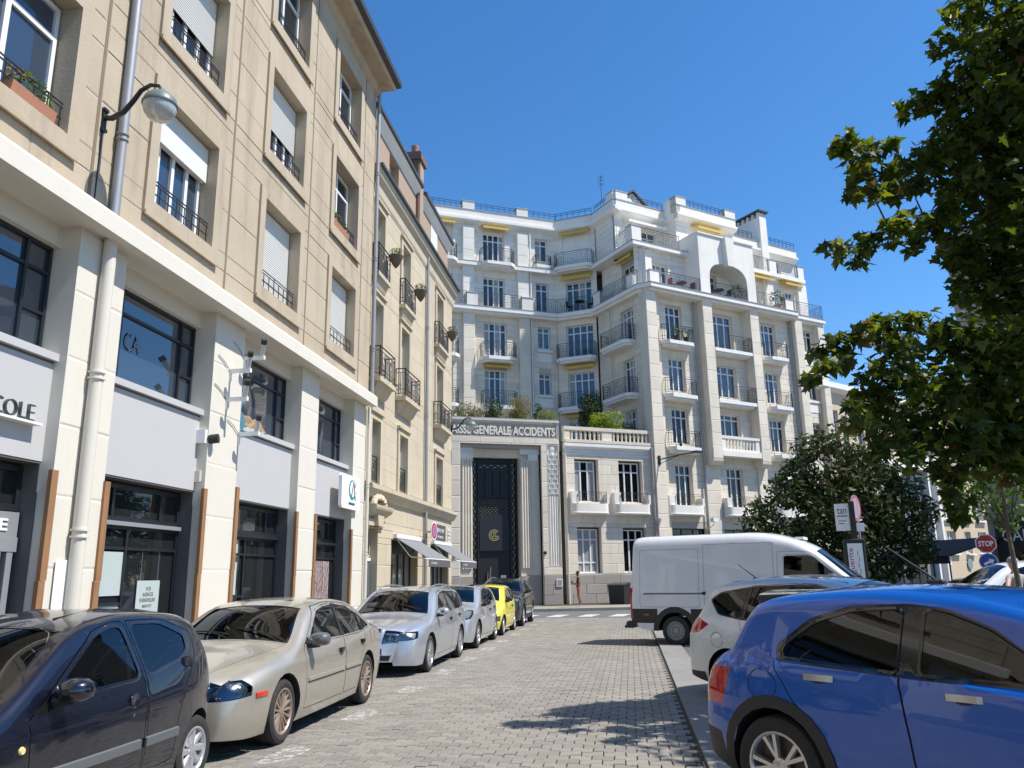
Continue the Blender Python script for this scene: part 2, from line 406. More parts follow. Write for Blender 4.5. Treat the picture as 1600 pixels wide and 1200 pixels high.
def pane_mesh(m):
    if m.name not in PANE: PANE[m.name] = UNIT_PANE.mesh('pane', m)
    return PANE[m.name]
WINMESH = {}
def window(root, F, u0, u1, z0, z1, w, cols=2, tz=None, glass=GL_DARK, fm=FRAMEW, fr=.07, mul=.06, dep=.07, name='window', label=None, rows=(), colrows=None, curtain=0.0, r=rnd, upper_glass=None):
    """window: frame mesh with a pane child for every light. cols = number or list of fractions; tz = transom height share; rows = more bars"""
    W, H = u1-u0, z1-z0
    cs = [i/cols for i in range(cols+1)] if isinstance(cols, int) else [0]+list(cols)+[1]
    rsc = [sorted({0, 1, *([tz] if tz else []), *rows, *(colrows[i] if colrows else ())}) for i in range(len(cs)-1)]
    key = (round(W, 2), round(H, 2), tuple(cs), tuple(map(tuple, rsc)), fm.name, fr, mul)
    if key not in WINMESH:
        b = MB()
        b.box((0, -dep/2, 0), (fr, dep/2, H)); b.box((W-fr, -dep/2, 0), (W, dep/2, H))
        b.box((fr, -dep/2, 0), (W-fr, dep/2, fr*1.2)); b.box((fr, -dep/2, H-fr), (W-fr, dep/2, H))
        for c in cs[1:-1]: b.box((c*W-mul/2, -dep/2-.004, fr*1.2), (c*W+mul/2, dep/2, H-fr))
        for rs, c0, c1 in zip(rsc, cs, cs[1:]):
            for q in rs[1:-1]:
                b.box((max(fr, c0*W+mul/2), -dep/2+.003, q*H-mul*.45), (min(W-fr, c1*W-mul/2), dep/2, q*H+mul*.45))
        WINMESH[key] = b.mesh(name, fm)
    o = place(name, WINMESH[key], root, F.at(u0, w, z0))
    if label: o['label'] = label
    Mw = WORLD[o]
    for rs, c0, c1 in zip(rsc, cs, cs[1:]):
        pale = r.random() < curtain
        for k, (q0, q1) in enumerate(zip(rs, rs[1:])):
            g = glass
            if upper_glass and k == len(rs)-2: g = upper_glass
            if pale: g = GL_CURT
            link('pane', pane_mesh(g), o, Matrix.Translation((c0*W+.01, .008, q0*H+.01)) @ Matrix.Diagonal(((c1-c0)*W-.02, 1, (q1-q0)*H-.02, 1)))
    return o
def railing(mb, pts, z, h=1.0, step=.13, m=0, scroll=True, t=.012):
    """wrought iron railing along a polyline of (u, w)"""
    for (ua, wa), (ub, wb) in zip(pts, pts[1:]):
        L = math.hypot(ub-ua, wb-wa)
        if L < .05: continue
        P = lambda s, zz: (ua+(ub-ua)*s/L, wa+(wb-wa)*s/L, zz)
        for zz, rr in ((z+h, .022), (z+h*.86, .011), (z+.1, .013), (z+h*.26, .009)):
            mb.cyl(P(0, zz), P(L, zz), rr, n=4, m=m, cap=False)
        for s in (0, L): mb.cyl(P(s, z), P(s, z+h), .018, n=4, m=m, cap=False)
        n = max(2, int(L/step))
        for i in range(1, n):
            s = L*i/n; blk = i % 6
            if scroll and blk in (2, 3, 4):
                if blk == 3:
                    a = L/n*1.0; c = z+h*.56; rr = min(a, h*.24)
                    ring = [P(s+rr*math.cos(q), c+rr*math.sin(q)) for q in [2*PI*k/8 for k in range(9)]]
                    mb.tube(ring, .011, n=3, m=m, cap=False)
                    mb.cyl(P(s, z+.1), P(s, c-rr), .01, n=3, m=m, cap=False)
                else: mb.cyl(P(s, z+.1), P(s, z+h*.86), .011, n=3, m=m, cap=False)
            else: mb.cyl(P(s, z+.1), P(s, z+h*.86), .013, n=3, m=m, cap=False)
def roof_rail(mb, pts, z, h=.55, m=0):
    for (ua, wa), (ub, wb) in zip(pts, pts[1:]):
        L = math.hypot(ub-ua, wb-wa)
        if L < .1: continue
        P = lambda s, zz: (ua+(ub-ua)*s/L, wa+(wb-wa)*s/L, zz)
        for zz in (z+h, z+h*.72, z+h*.12): mb.cyl(P(0, zz), P(L, zz), .022, n=4, m=m, cap=False)
        n = max(2, round(L/.42))
        for i in range(n+1):
            mb.cyl(P(L*i/n, z), P(L*i/n, z+h), .02, n=4, m=m, cap=False)
def balcony(root, F, u0, u1, z, w, dep=.85, h=1.0, th=.22, cut=.35, sm=SLABW, name='balcony', rail_h=None, awn=False):
    """slab with splayed corners and an iron railing; z = top of slab"""
    b = F.mb(); poly = [(u0, w), (u1, w), (u1, w+dep-cut), (u1-cut, w+dep), (u0+cut, w+dep), (u0, w+dep-cut)]
    b.prism(poly, z-th, z, ax=2)
    e = .12; poly2 = [(u0+e, w), (u1-e, w), (u1-e, w+dep-cut-e), (u1-cut-e, w+dep-e), (u0+cut+e, w+dep-e), (u0+e, w+dep-cut-e)]
    b.prism(poly2, z-th-.14, z-th-.002, ax=2)
    o = b.build(name, sm, root)
    r = F.mb(); i = .05
    railing(r, [(u0+i, w+.02), (u0+i, w+dep-cut), (u0+cut, w+dep-i), (u1-cut, w+dep-i), (u1-i, w+dep-cut), (u1-i, w+.02)], z, rail_h or h)
    r.build('railing', IRON, o)
    return o
def stone_balcony(root, F, u0, u1, z0, z1, w, dep=.75):
    """rounded stone balcony box with an iron railing in its middle"""
    b = F.mb(); c = min(.42, dep*.8)
    def ring(e, z):
        p = [(u0+e, w)]
        for k in range(5): a = PI/2*k/4; p.append((u0+c - (c-e)*math.cos(a), w+dep-c + (c-e)*math.sin(a)))
        for k in range(5): a = PI/2*k/4; p.append((u1-c + (c-e)*math.sin(a), w+dep-c + (c-e)*math.cos(a)))
        p.append((u1-e, w)); return p
    zs = [(0.04, z0), (0.0, z0+.05), (.0, z0+.12), (.03, z0+.14), (.03, z0+.62)]
    rings = [[(u, q, z) for u, q in ring(e, z)] for e, z in zs]; n = len(rings[0])
    vs = [p for r_ in rings for p in r_]
    fs = [(j*n+i, j*n+i+1, (j+1)*n+i+1, (j+1)*n+i) for j in range(len(rings)-1) for i in range(n-1)]
    fs += [tuple(range(n))[::-1], tuple(range((len(rings)-1)*n, len(rings)*n))]
    b.add(vs, fs)
    a = (u1-u0)*.26
    b.box((u0+.03, w, z0+.62), (u0+a*.7, w+dep-.16, z1)); b.box((u1-a*.35, w, z0+.62), (u1-.03, w+dep-.16, z1-.12))
    o = b.build('stone_balcony', LIMEW, root, smooth=True)
    r = F.mb(); railing(r, [(u0+a*.72, w+dep-.1), (u1-a*.37, w+dep-.1)], z0+.66, .62, step=.1); r.build('railing', IRON, o)
    return o
def awning(root, F, u0, u1, z, w, out=.55, drop=.18, m=AWNY):
    b = F.mb(); b.box((u0, w, z-.14), (u1, w+.16, z), 0)
    b.prism([(w+.10, z-.05), (w+out, z-.05-drop), (w+out, z-.09-drop), (w+.10, z-.10)], u0+.04, u1-.04, ax=0, m=0)
    b.box((u0+.03, w+out-.01, z-.12-drop-.1), (u1-.03, w+out+.015, z-.045-drop), 0)
    return b.build('awning', m, root)
def balusters(mb, u0, u1, z0, z1, w, step=.3, r=.085):
    n = max(1, round((u1-u0)/step)); h = z1-z0
    prof = [(r*.75, 0), (r*.6, h*.12), (r*.72, h*.3), (r, h*.62), (r*.75, h*.9), (r*.9, h)]
    for i in range(n):
        u = u0+(i+.5)*(u1-u0)/n
        mb.lathe(prof, (u, w, z0), n=6)
def downpipe(root, F, u, w, z0, z1, r=.05, m=ZINC, rings=()):
    b = F.mb(); b.cyl((u, w, z0), (u, w, z1), r, n=10)
    for z in rings:
        for dz in (-.045, .045): b.cyl((u, w, z+dz-.014), (u, w, z+dz+.014), r*1.25, n=10)
    return b.build('downpipe', m, root, smooth=True)

# ------------------------------------------------------------------ ground
def sheet(name, poly, z, m, thick=None):
    b = MB()
    if thick is None: b.quad([(x, y, z) for x, y in poly])
    else: b.prism(poly, z-thick, z, ax=2)
    return tag(b.build(name, m), kind='structure')
sheet('ground', [(-600, -200), (600, -200), (600, 900), (-600, 900)], -.06, ASPH)
sheet('cross_street', [(-60, 33.9), (60, 33.9), (60, 70), (-60, 70)], -.004, ASPH)
road_bed = sheet('cobbled_road', [(-5.72, -4), (.58, -4), (.58, 33.9), (-5.72, 33.9)], -.016, JOINT)
sheet('parking_bay', [(1.12, -6), (9.6, -6), (9.6, 31.5), (1.12, 31.5)], .004, BAY)
LP = sheet('left_pavement', [(-7.9, -6), (-5.85, -6), (-5.85, 33.0), (-7.9, 33.0)], .12, JOINT, .3)
FAR_KERB = [(-30, 29.5), (-6.9, 39.0), (-2.0, 40.3), (4.5, 42.2), (30, 62), (60, 110), (-60, 110), (-60, 29.5)]
FP = sheet('far_pavement', FAR_KERB, .13, JOINT, .3)
sheet('square_paving', [(9.6, -6), (60, -6), (60, 31.5), (9.6, 31.5)], .10, PAVE, .2)
# kerbs and paving slabs
def slab_row(root, name, x0, x1, y0, y1, z, m, lx, ly, h=.02, r=rnd, gap=.008, stag=False):
    nx, ny = max(1, round((x1-x0)/lx)), max(1, round((y1-y0)/ly))
    b = MB(); b.cbox((gap/2, gap/2, -h), ((x1-x0)/nx-gap/2, (y1-y0)/ny-gap/2, 0), .006); me = b.mesh(name, m)
    for i in range(nx):
        for j in range(ny):
            y = y0+(j + (.5 if stag and i % 2 else 0))*(y1-y0)/ny
            if y+(y1-y0)/ny > y1+.01 and stag: continue
            link(name, me, root, Matrix.Translation((x0+i*(x1-x0)/nx, y, z+r.uniform(-.003, .003))))
slab_row(LP, 'paving_slab', -7.4, -5.9, 3, 33, .14, PAVE, .75, 1.0, h=.03)
kb = MB(); kb.box((-5.86, -6, -.05), (-5.72, 33.0, .135)); tag(kb.build('left_kerb', KERB), kind='structure')
rk = tag(MB().quad([(.57, -6, 0), (1.14, -6, 0), (1.14, 31.5, 0), (.57, 31.5, 0)]).build('right_kerb', JOINT), kind='structure')
slab_row(rk, 'kerb_stone', .60, 1.13, -4, 31.4, .035, KERB, .53, 1.18, h=.05, gap=.012)
# far pavement: kerb stones along its edge, slabs in view
a0, a1 = Vector((-6.9, 39.0, 0)), Vector((4.5, 42.2, 0))
far_d = Vector((4.9, 1.3, 0)).normalized()
kf = Frame((-9.5, 37.93), 90 - math.degrees(math.atan2(1.1, 2.6)))
for (p, q) in (((-6.9, 39.0), (-2.0, 40.3)), ((-2.0, 40.3), (4.5, 42.2)), ((4.5, 42.2), (14, 49.6))):
    L = math.dist(p, q); F = Frame(p, math.degrees(math.atan2(q[0]-p[0], q[1]-p[1]))); n = round(L/1.0)
    b = MB(); b.cbox((.006, -.012, -.16), (L/n-.006, .16, 0), .012); me = b.mesh('kerb_stone', KERB)
    for i in range(n): place('kerb_stone', me, FP, F.at(L*i/n, 0, .142))
    if q[0] < 6:
        b = MB(); b.cbox((.005, 0, -.02), (L/n-.005, .58, 0), .005); me = b.mesh('paving_slab', PAVE)
        for i in range(n):
            for k in range(5): place('paving_slab', me, FP, F.at(L*(i+(.5 if k % 2 else 0))/n, -.17-k*.59, .142+rnd.uniform(-.002, .002)))
# painted crossing and bay markings
def mark(name, poly, z=.004): return tag(MB().quad([(x, y, z) for x, y in poly]).build(name, PAINTW), kind='structure')
for i in range(9):
    x = -7.6 + i*1.32
    mark('crossing_stripe', [(x, 34.55+.06*(x+4)), (x+.62, 34.58+.06*(x+4)), (x+.95, 36.6+.06*(x+4)), (x+.33, 36.57+.06*(x+4))], .001)
for i, y in enumerate((5.4, 7.95, 10.5, 13.05, 15.6, 18.15, 20.7)):
    mark('bay_line', [(1.35, y+2.35), (1.35, y+2.25), (5.9, y+.45), (5.9, y+.55)], .009)
    mark('bay_line', [(1.2, y+2.52), (1.2, y+2.12), (1.42, y+2.03), (1.42, y+2.43)], .0095)
# 'payant' on the tarmac
def ground_text(body, x, y, size, width, rot, m=PAINTW):
    me = text_mesh('painted_word', body, m, size, .001, width)
    for v in me.vertices: c = v.co.copy(); v.co = (c.x, c.z, -c.y*0+.001)
    o = link('painted_word', me, None, Matrix.Translation((x, y, .009)) @ Matrix.Rotation(rot, 4, 'Z')); o['kind'] = 'structure'
ground_text('PAYANT', 2.0, 14.55, .36, 1.5, rad(-112)); ground_text('PAYANT', 2.0, 11.9, .36, 1.5, rad(-112))

# cobbles: interlocking stepped pavers
COB = mat('paver', (.225, .206, .176), .8, noise=(.35, .5, (.15, .14, .125)), var=.14, dirt=(55, .35, (.10, .095, .085)), bump=(45, .25))
def cobble_material():
    """worn white parking line painted over the pavers"""
    t = COB.node_tree; N = t.nodes; K = t.links; b = N['Principled BSDF']; src = b.inputs['Base Color'].links[0].from_socket
    geo = N.new('ShaderNodeNewGeometry'); sp = N.new('ShaderNodeSeparateXYZ'); K.new(geo.outputs['Position'], sp.inputs[0])
    def M(op, a, c):
        n = N.new('ShaderNodeMath'); n.operation = op
        for i, q in enumerate((a, c)):
            if hasattr(q, 'links'): K.new(q, n.inputs[i])
            else: n.inputs[i].default_value = q
        return n.outputs[0]
    band = M('LESS_THAN', M('ABSOLUTE', M('ADD', sp.outputs[0], 3.50), 0), .15)
    dash = M('LESS_THAN', M('ABSOLUTE', M('SUBTRACT', M('FRACT', M('DIVIDE', sp.outputs[1], 2.35), 0), .5), 0), .17)
    nz = N.new('ShaderNodeTexNoise'); nz.inputs['Scale'].default_value = 9; nz.inputs['Detail'].default_value = 6; nz.inputs['Roughness'].default_value = .75
    K.new(geo.outputs['Position'], nz.inputs['Vector'])
    worn = N.new('ShaderNodeMapRange'); worn.inputs[1].default_value = .47; worn.inputs[2].default_value = .62; K.new(nz.outputs[0], worn.inputs[0])
    fac = M('MULTIPLY', M('MULTIPLY', M('MULTIPLY', band, dash), worn.outputs[0]), .6)
    mx = N.new('ShaderNodeMix'); mx.data_type = 'RGBA'; K.new(fac, mx.inputs[0]); K.new(src, mx.inputs[6]); mx.inputs[7].default_value = (.62, .60, .56, 1)
    K.new(mx.outputs[2], b.inputs['Base Color'])
cobble_material()
PX, PY, ST, G = .215, .172, .026, .006
def paver(s_lo, s_hi, r):
    """top outline of one paver (stepped both sides), local origin at its corner; s = step up on the first half"""
    h = PX/2; g = G
    lo = [(g, s_lo*ST+g), (h, s_lo*ST+g), (h, -s_lo*ST+g), (PX-g, -s_lo*ST+g)]
    hi = [(PX-g, PY-s_hi*ST-g), (h, PY-s_hi*ST-g), (h, PY+s_hi*ST-g), (g, PY+s_hi*ST-g)]
    return lo+hi
def paver_geo(s, r):
    p = paver(s, s, r); tx, ty = r.uniform(-.012, .012), r.uniform(-.012, .012); z0 = r.uniform(-.004, .002); c = .006
    cx, cy = PX/2, PY/2
    q = [(x+(c if x < cx else -c)*(.0 if abs(x-cx) < 1e-6 else 1), y+(c if y < cy else -c)) for x, y in p]
    top = [(x, y, z0+tx*(x-cx)+ty*(y-cy)) for x, y in q]; low = [(x, y, z0-.006+tx*(x-cx)+ty*(y-cy)) for x, y in p]; bot = [(x, y, -.016) for x, y in p]
    n = 8
    fs = [tuple(range(8))]
    fs += [(n+i, n+(i+1) % n, (i+1) % n, i) for i in range(n)] + [(2*n+i, 2*n+(i+1) % n, n+(i+1) % n, n+i) for i in range(n)]
    return top+low+bot, fs
def cobbles():
    r = random.Random(3); cand = []; edge = []
    rows = int((33.9-3.2)/PY); cols = int(6.3/PX)+1
    for j in range(rows):
        for i in range(cols):
            x = -5.72 + i*PX + (PX/2 if j % 2 else 0); y = 3.2+j*PY
            if x+PX > .585:
                if .575-x > .06: edge.append((x, y, .575-x))
                continue
            cand.append((x, y, 1 if j % 2 else -1))
    def key(c):
        q = proj((c[0]+.1, c[1]+.08, 0))
        if q is None or not (330 < q[0] < 1110 and q[1] < 1200): return 0
        if c[0] < -3.3 and q[1] < 1192 and q[0] < 640: return 0
        return 1/q[2]**2
    cand.sort(key=key, reverse=True)
    meshes = {s: [MB().add(*paver_geo(s, r)).mesh('paver', COB) for _ in range(10)] for s in (1, -1)}
    for x, y, s in cand[:300]:
        link('paver', r.choice(meshes[s]), road_bed, Matrix.Translation((x, y, r.uniform(-.002, .002))))
    b = MB()
    for x, y, s in cand[300:]:
        vs, fs = paver_geo(s, r); b.add([(px+x, py+y, pz) for px, py, pz in vs], fs)
    for x, y, w in edge: b.cbox((x+G, y+G, -.016), (x+w-G, y+PY-G, r.uniform(-.004, .002)), .006)
    b.build('pavers', COB, road_bed, kind='stuff')
cobbles()
# ------------------------------------------------------------------ bank building on the left
BANK = thing('bank_building', 'ochre apartment building over a cream ground floor of large dark windows', 'building', (-7.44, 2, 0))
BF = Frame((-7.44, 0), 0)
bays = [3.15, 7.07, 11.02, 14.95, 18.9]; BW = 1.86
rowz = [(7.72, 9.74), (10.92, 12.98), (14.2, 16.25)]
up_ops = [(u, u+BW, a, b) for u in bays for a, b in rowz]
b = BF.mb(); wall(b, 1.6, 22.3, 6.9, 17.25, up_ops, 0, .36, 0, 1); b.build('wall', [OCHREJ, OCHRE], BANK)
b = BF.mb(); b.box((1.6, -9, 0), (22.3, -.55, 17.3)); b.box((1.6, -.56, 17.2), (22.3, .0, 17.3)); b.build('building_core', DGREY, BANK)
st = Stones()
r3 = random.Random(11)
grooves = [1.6, 5.62, 9.55, 13.5, 17.36, 21.28, 22.3]
blk = [(u-.24, u+BW+.24, a-.26, b_+.22) for u in bays for a, b_ in rowz]
for g0, g1 in zip(grooves, grooves[1:]):
    st.add(BF, courses(g0+.035, g1-.035, 6.95, 17.2, blk, .86, 4.2, r3), 0, OCHRE, gap=.012, proud=.007)
st.build(BANK, 'render_panel', most=200)
b = BF.mb()      # plain sides of the grooves
for g in grooves[1:-1]: b.box((g-.03, -.02, 6.95), (g+.03, .004, 17.2))
b.build('groove', mat('groove_dark', (.20, .155, .105), .9), BANK)
for u in bays:
    for k, (a, c) in enumerate(rowz):
        b = BF.mb()      # raised surround with sill lip
        b.box((u-.24, 0, a-.26), (u, .05, c+.2)); b.box((u+BW, 0, a-.26), (u+BW+.24, .05, c+.2))
        b.box((u, 0, c), (u+BW, .05, c+.2)); b.box((u, 0, a-.26), (u+BW, .05, a))
        b.box((u-.25, .05, a-.31), (u+BW+.25, .085, a-.235))
        b.box((u+.004, -.35, a+.003), (u+BW-.004, .02, a+.03))
        s = b.build('window_surround', OCHRE, BANK)
        kind = {(2, 0): 'box', (2, 1): 'half', (2, 2): 'half', (3, 0): 'full', (3, 1): 'half', (4, 0): 'full'}.get((bays.index(u), k), 'open')
        top = c-.05; H = c-a
        window(BANK, BF, u+.03, u+BW-.03, a+.03, c-.03, -.31, cols=[.25, .5, .75] if kind != 'open' else [.5], tz=.74 if kind == 'open' else None, glass=GL_BLUE if k == 0 else GL_DARK, fr=.07, mul=.09, name='window')
        drop = {'box': .34, 'half': .60, 'full': .97, 'open': 0}[kind]*H
        if drop:
            b = BF.mb(); z = c-.03; zb = c-.03-drop
            if kind == 'box': b.box((u+.02, -.27, zb), (u+BW-.02, -.16, z))
            else:
                n = int(drop/.052)
                prof = []
                for i in range(n):
                    zz = z-i*.052; prof += [(-.235, zz), (-.225, zz-.012), (-.225, zz-.034), (-.235, zz-.048)]
                vs = [(u+.03, w, q) for w, q in prof] + [(u+BW-.03, w, q) for w, q in prof]; n2 = len(prof)
                b.add(vs, [(i, i+1, n2+i+1, n2+i) for i in range(n2-1)])
            b.build('roller_shutter', SHUT, BANK)
        b = BF.mb()
        for zz in (.46, .40, .23): b.cyl((u+.02, -.06, a+zz), (u+BW-.02, -.06, a+zz), .013, n=4)
        for i in range(8): b.cyl((u+.05+i*(BW-.1)/7, -.06, a+.03), (u+.05+i*(BW-.1)/7, -.06, a+(.46 if i % 3 == 0 else .4)), .010, n=4)
        b.build('window_guard', IRON, BANK)
# the same front runs on unseen behind the camera, added for its reflections
b = BF.mb(); wall(b, -26, 1.6, 6.9, 17.25, [(u, u+BW, a, c) for u in [-.8-3.92*k for k in range(6)] for a, c in rowz], 0, .3, 0, 1); b.box((-26, -.6, 3.2), (1.6, -.1, 6.9)); b.box((-26, -.6, 0), (1.6, -.35, 3.2), 1); b.box((-26, -9, 0), (1.6, -.61, 17.3), 1); b.build('wall', [OCHRE, DGREY], BANK)
# eaves
b = BF.mb()
b.prism([(0, 17.2), (.55, 17.2), (.62, 17.26), (.62, 17.45), (-.2, 17.6), (-.2, 17.2)], 1.6, 22.42, ax=0)
b.prism([(0.012, 16.93), (.10, 17.0), (.16, 17.2), (0.012, 17.2)], 1.6, 22.3, ax=0)
b.build('eaves', OCHRE, BANK)
b = BF.mb(); b.prism([(.62, 17.30), (.78, 17.33), (.80, 17.47), (.60, 17.47)], 1.6, 22.5, ax=0); b.prism([(.6, 17.47), (-5, 19.8), (-5, 19.7), (.55, 17.4)], 1.6, 22.45, ax=0)
b.build('gutter', SLATE, BANK)
# ledge over the ground floor
b = BF.mb(); b.prism([(-.3, 6.62), (.10, 6.62), (.14, 6.58), (.34, 6.58), (.34, 6.84), (.30, 6.9), (-.05, 6.96), (-.3, 6.96)], 1.6, 22.12, ax=0)
b.build('ledge', CREAM, BANK)
# ground floor piers
piers = [(1.6, 2.7), (5.55, 6.6), (9.52, 10.58), (13.36, 14.52), (17.45, 18.52), (21.15, 22.2)]
PF = Stones()
for a, c in piers:
    b = BF.mb(); b.box((a, -.56, 0), (c, -.012, 6.62)); b.build('pier', CREAM, BANK)
    PF.add(BF, courses(a, c, 0.0, 6.6, [], .96, 9, r3), -.012, CREAM, gap=.007, proud=.006)
PF.build(BANK, 'cladding_panel', most=80)
bayz = [(2.7, 5.55), (6.6, 9.52), (10.58, 13.36), (14.52, 17.45), (18.52, 21.15)]
for i, (a, c) in enumerate(bayz):
    b = BF.mb(); b.box((a, -.52, 3.27), (c, -.2, 4.6)); b.build('fascia_panel', GREYP, BANK)
    b = BF.mb(); b.box((a, -.52, 4.60), (c, -.20, 4.635), 1); b.box((a, -.52, 4.635), (c, -.13, 4.74), 0); b.build('fascia_cap', [GREYP, DGREY], BANK)
    b = BF.mb(); b.box((a, -.56, 6.3), (c, -.3, 6.62)); b.build('window_head', CREAM, BANK)
    b = BF.mb(); b.box((a, -.53, 0), (a+.02, -.21, 3.27)); b.box((c-.02, -.53, 0), (c, -.21, 3.27)); b.box((a+.02, -.52, 3.24), (c-.02, -.21, 3.268)); b.build('reveal_lining', DGREY, BANK)
    W = c-a
    window(BANK, BF, a+.02, c-.02, 4.76, 6.3, -.44, cols=[.2, .84], tz=.74, glass=GL_MEZZ, fm=FRAMEB, fr=.05, mul=.05, colrows=((.36,), (), (.36,)), name='window')
    # shopfront: dark transom lights over tall panes
    window(BANK, BF, a+.04, c-.04, 2.62, 3.2, -.46, cols=[.3, .78], glass=GL_SHOP, fm=FRAMEB, fr=.07, mul=.06, name='shop_window')
    if i >= 2:
        window(BANK, BF, a+.04, c-.04, .1, 2.56, -.46, cols=[.13, .46], colrows=((), (.86, .52), (.86,)), glass=GL_SHOP, fm=FRAMEB, fr=.05, mul=.05, name='shop_window')
        b = BF.mb(); b.box((a+.04, -.47, 2.56), (c-.04, -.36, 2.625)); b.build('transom_bar', FRAMEB if i != 2 else FRAMEG, BANK)
        b = BF.mb(); b.box((a+.04, -.5, 0.02), (c-.04, -.34, .1)); b.build('shop_sill', FRAMEB, BANK)
# entrance door bay (bay 1): grey metal frame, sign band, dark doorway
a, c = bayz[1]
b = BF.mb(); b.box((a+.04, -.47, 2.28), (c-.06, -.38, 2.6), 0)
for u in (c-.16, c-.36, c-.56): b.box((u-.05, -.475, 0), (u+.05, -.365, 2.09), 0)
b.box((a+.04, -.48, 2.1), (c-.06, -.36, 2.28), 0); b.box((c-.5, -.47, 1.0), (c-.1, -.38, 1.06), 0); b.box((a+.04, -.6, 0), (c-.6, -.5, 2.12), 1)
D = b.build('door', [FRAMEG, BLACKG], BANK)
text('door_sign', 'ENTRÉE', BF, 8.17, -.372, 2.36, .19, 1.10, WHITE, BANK, .006, .004)
b = BF.mb(); b.cyl((c-.72, -.36, .75), (c-.72, -.36, 1.6), .018, n=8); b.build('handle', FRAMEG, D)
# bank lettering standing on a rail
b = BF.mb(); b.box((7.0, -.2, 3.70), (9.28, -.06, 3.73)); RAIL = b.build('letter_rail', WHITE, BANK)
text('sign_letters', 'AGRICOLE', BF, 7.72, -.09, 3.735, .21, 1.42, mat('sign_green', (.03, .055, .05), .4), BANK, .022, -.004)
# square sign with logo
b = BF.mb(); b.prism([(19.98, 3.56), (20.05, 3.5), (21.36, 3.5), (21.43, 3.56), (21.43, 4.34), (21.36, 4.4), (20.05, 4.4), (19.98, 4.34)], .03, .12, ax=1)
LOGO = b.build('logo_sign', WHITE, BANK)
TEAL = mat('teal_print', (.0, .21, .27), .4); PETROL = mat('petrol_print', (.02, .10, .11), .4); REDP = mat('red_print', (.5, .02, .04), .4)
b = BF.mb()
def arc(cx, cz, r0, r1, a0, a1, n=14, w=.124):
    vs = []
    for k in range(n+1):
        t = rad(a0+(a1-a0)*k/n); th = r1 if not callable(r1) else r1(k/n)
        vs += [(cx+r0*math.cos(t), w, cz+r0*math.sin(t)), (cx+(r0-th)*math.cos(t), w, cz+(r0-th)*math.sin(t))]
    return vs, [(2*k, 2*k+1, 2*k+3, 2*k+2) for k in range(n)]
b.add(*arc(20.78, 4.02, .27, lambda t: .02+.075*math.sin(PI*t), 75, 355), 0)
b.prism([(20.70, 3.84), (20.76, 3.84), (20.92, 4.27), (20.88, 4.27)], .121, .126, ax=1, m=1)
b.prism([(20.88, 4.27), (20.92, 4.27), (21.07, 3.76), (21.0, 3.76)], .121, .127, ax=1, m=1)
b.prism([(20.90, 4.03), (20.98, 4.06), (21.12, 4.26), (21.02, 4.18)], .121, .128, ax=1, m=2)
b.box((20.52, .121, 3.62), (21.0, .127, 3.68), 1)
b.build('logo', [TEAL, PETROL, REDP], LOGO)
text('window_logo', 'CA', BF, 11.33, -.425, 5.35, .3, .42, mat('faded_print', (.16, .19, .24), .5), BANK, .001)
# posters hung inside the shop windows
def poster(u0, u1, z0, z1, m=POSTER, lines=(), cat='poster', label=''):
    b = BF.mb(); b.box((u0, -.455, z0), (u1, -.447, z1)); o = b.build('poster', m, None, world=False)
    for i, (s, z, h, wd) in enumerate(lines):
        text('poster_print', s, BF, (u0+u1)/2-wd/2, -.445, z, h, wd, FRAMEB, o, .0006)
    return tag(o, label, cat, 'posters in the bank windows')
poster(11.06, 11.86, 1.50, 2.16, label='blank pale poster with a white sheet in the bank window nearest the drain pipe')
poster(11.02, 11.84, .2, 1.40, mat('poster_grey', (.34, .40, .39), .4), label='tall greyish panel under the blank white poster in the near bank window')
poster(12.28, 12.92, .72, 1.72, lines=(('VOS', 1.56, .06, .14), ('AGENCES', 1.47, .06, .30), ('SE RENOUVELLENT', 1.38, .06, .44), ('BIENTÔT', 1.29, .06, .26), ('La banque de votre quartier', .98, .03, .38)), label='printed pale banner hanging on two wires in the near bank window')
b = BF.mb()
for u in (12.36, 12.84): b.cyl((u, -.45, 1.72), (u, -.45, 2.2), .004, n=4)
b.build('banner_wire', FRAMEG, BANK)
poster(14.95, 15.62, 2.16, 2.5, label='small pale square at the top of the second shop window')
poster(14.93, 15.62, 1.42, 2.06, mat('poster_aqua', (.42, .54, .53), .4), label='pale aqua panel in the middle of the second shop window')
poster(18.92, 19.5, 2.2, 2.52, mat('poster_grey2', (.45, .46, .48), .4), label='grey strip at the top of the bank window below the logo sign')
poster(18.9, 19.5, .4, 1.35, mat('poster_aqua', (.42, .54, .53), .4), label='aqua panel low in the bank window below the logo sign')
def photo_mat():
    m = mat('photo_print', (.3, .2, .17), .5); t = m.node_tree; N = t.nodes
    g = N.new('ShaderNodeNewGeometry'); mp = N.new('ShaderNodeMapping'); mp.inputs['Scale'].default_value = (1, 7, 3.2); t.links.new(g.outputs['Position'], mp.inputs[0])
    bt = N.new('ShaderNodeTexBrick'); bt.inputs['Scale'].default_value = 1.6; bt.inputs['Color1'].default_value = (.42, .30, .27, 1); bt.inputs['Color2'].default_value = (.62, .57, .55, 1); bt.inputs['Mortar'].default_value = (.10, .05, .05, 1); bt.inputs['Mortar Size'].default_value = .07
    nz = N.new('ShaderNodeTexNoise'); nz.inputs['Scale'].default_value = 3; ad = N.new('ShaderNodeMixRGB'); ad.inputs[0].default_value = .35
    t.links.new(mp.outputs[0], nz.inputs['Vector']); t.links.new(mp.outputs[0], ad.inputs[1]); t.links.new(nz.outputs['Color'], ad.inputs[2]); t.links.new(ad.outputs[0], bt.inputs['Vector'])
    t.links.new(bt.outputs[0], N['Principled BSDF'].inputs['Base Color']); return m
poster(19.6, 20.75, .3, 2.15, photo_mat(), label='large brownish photo print of house fronts in the far bank window')
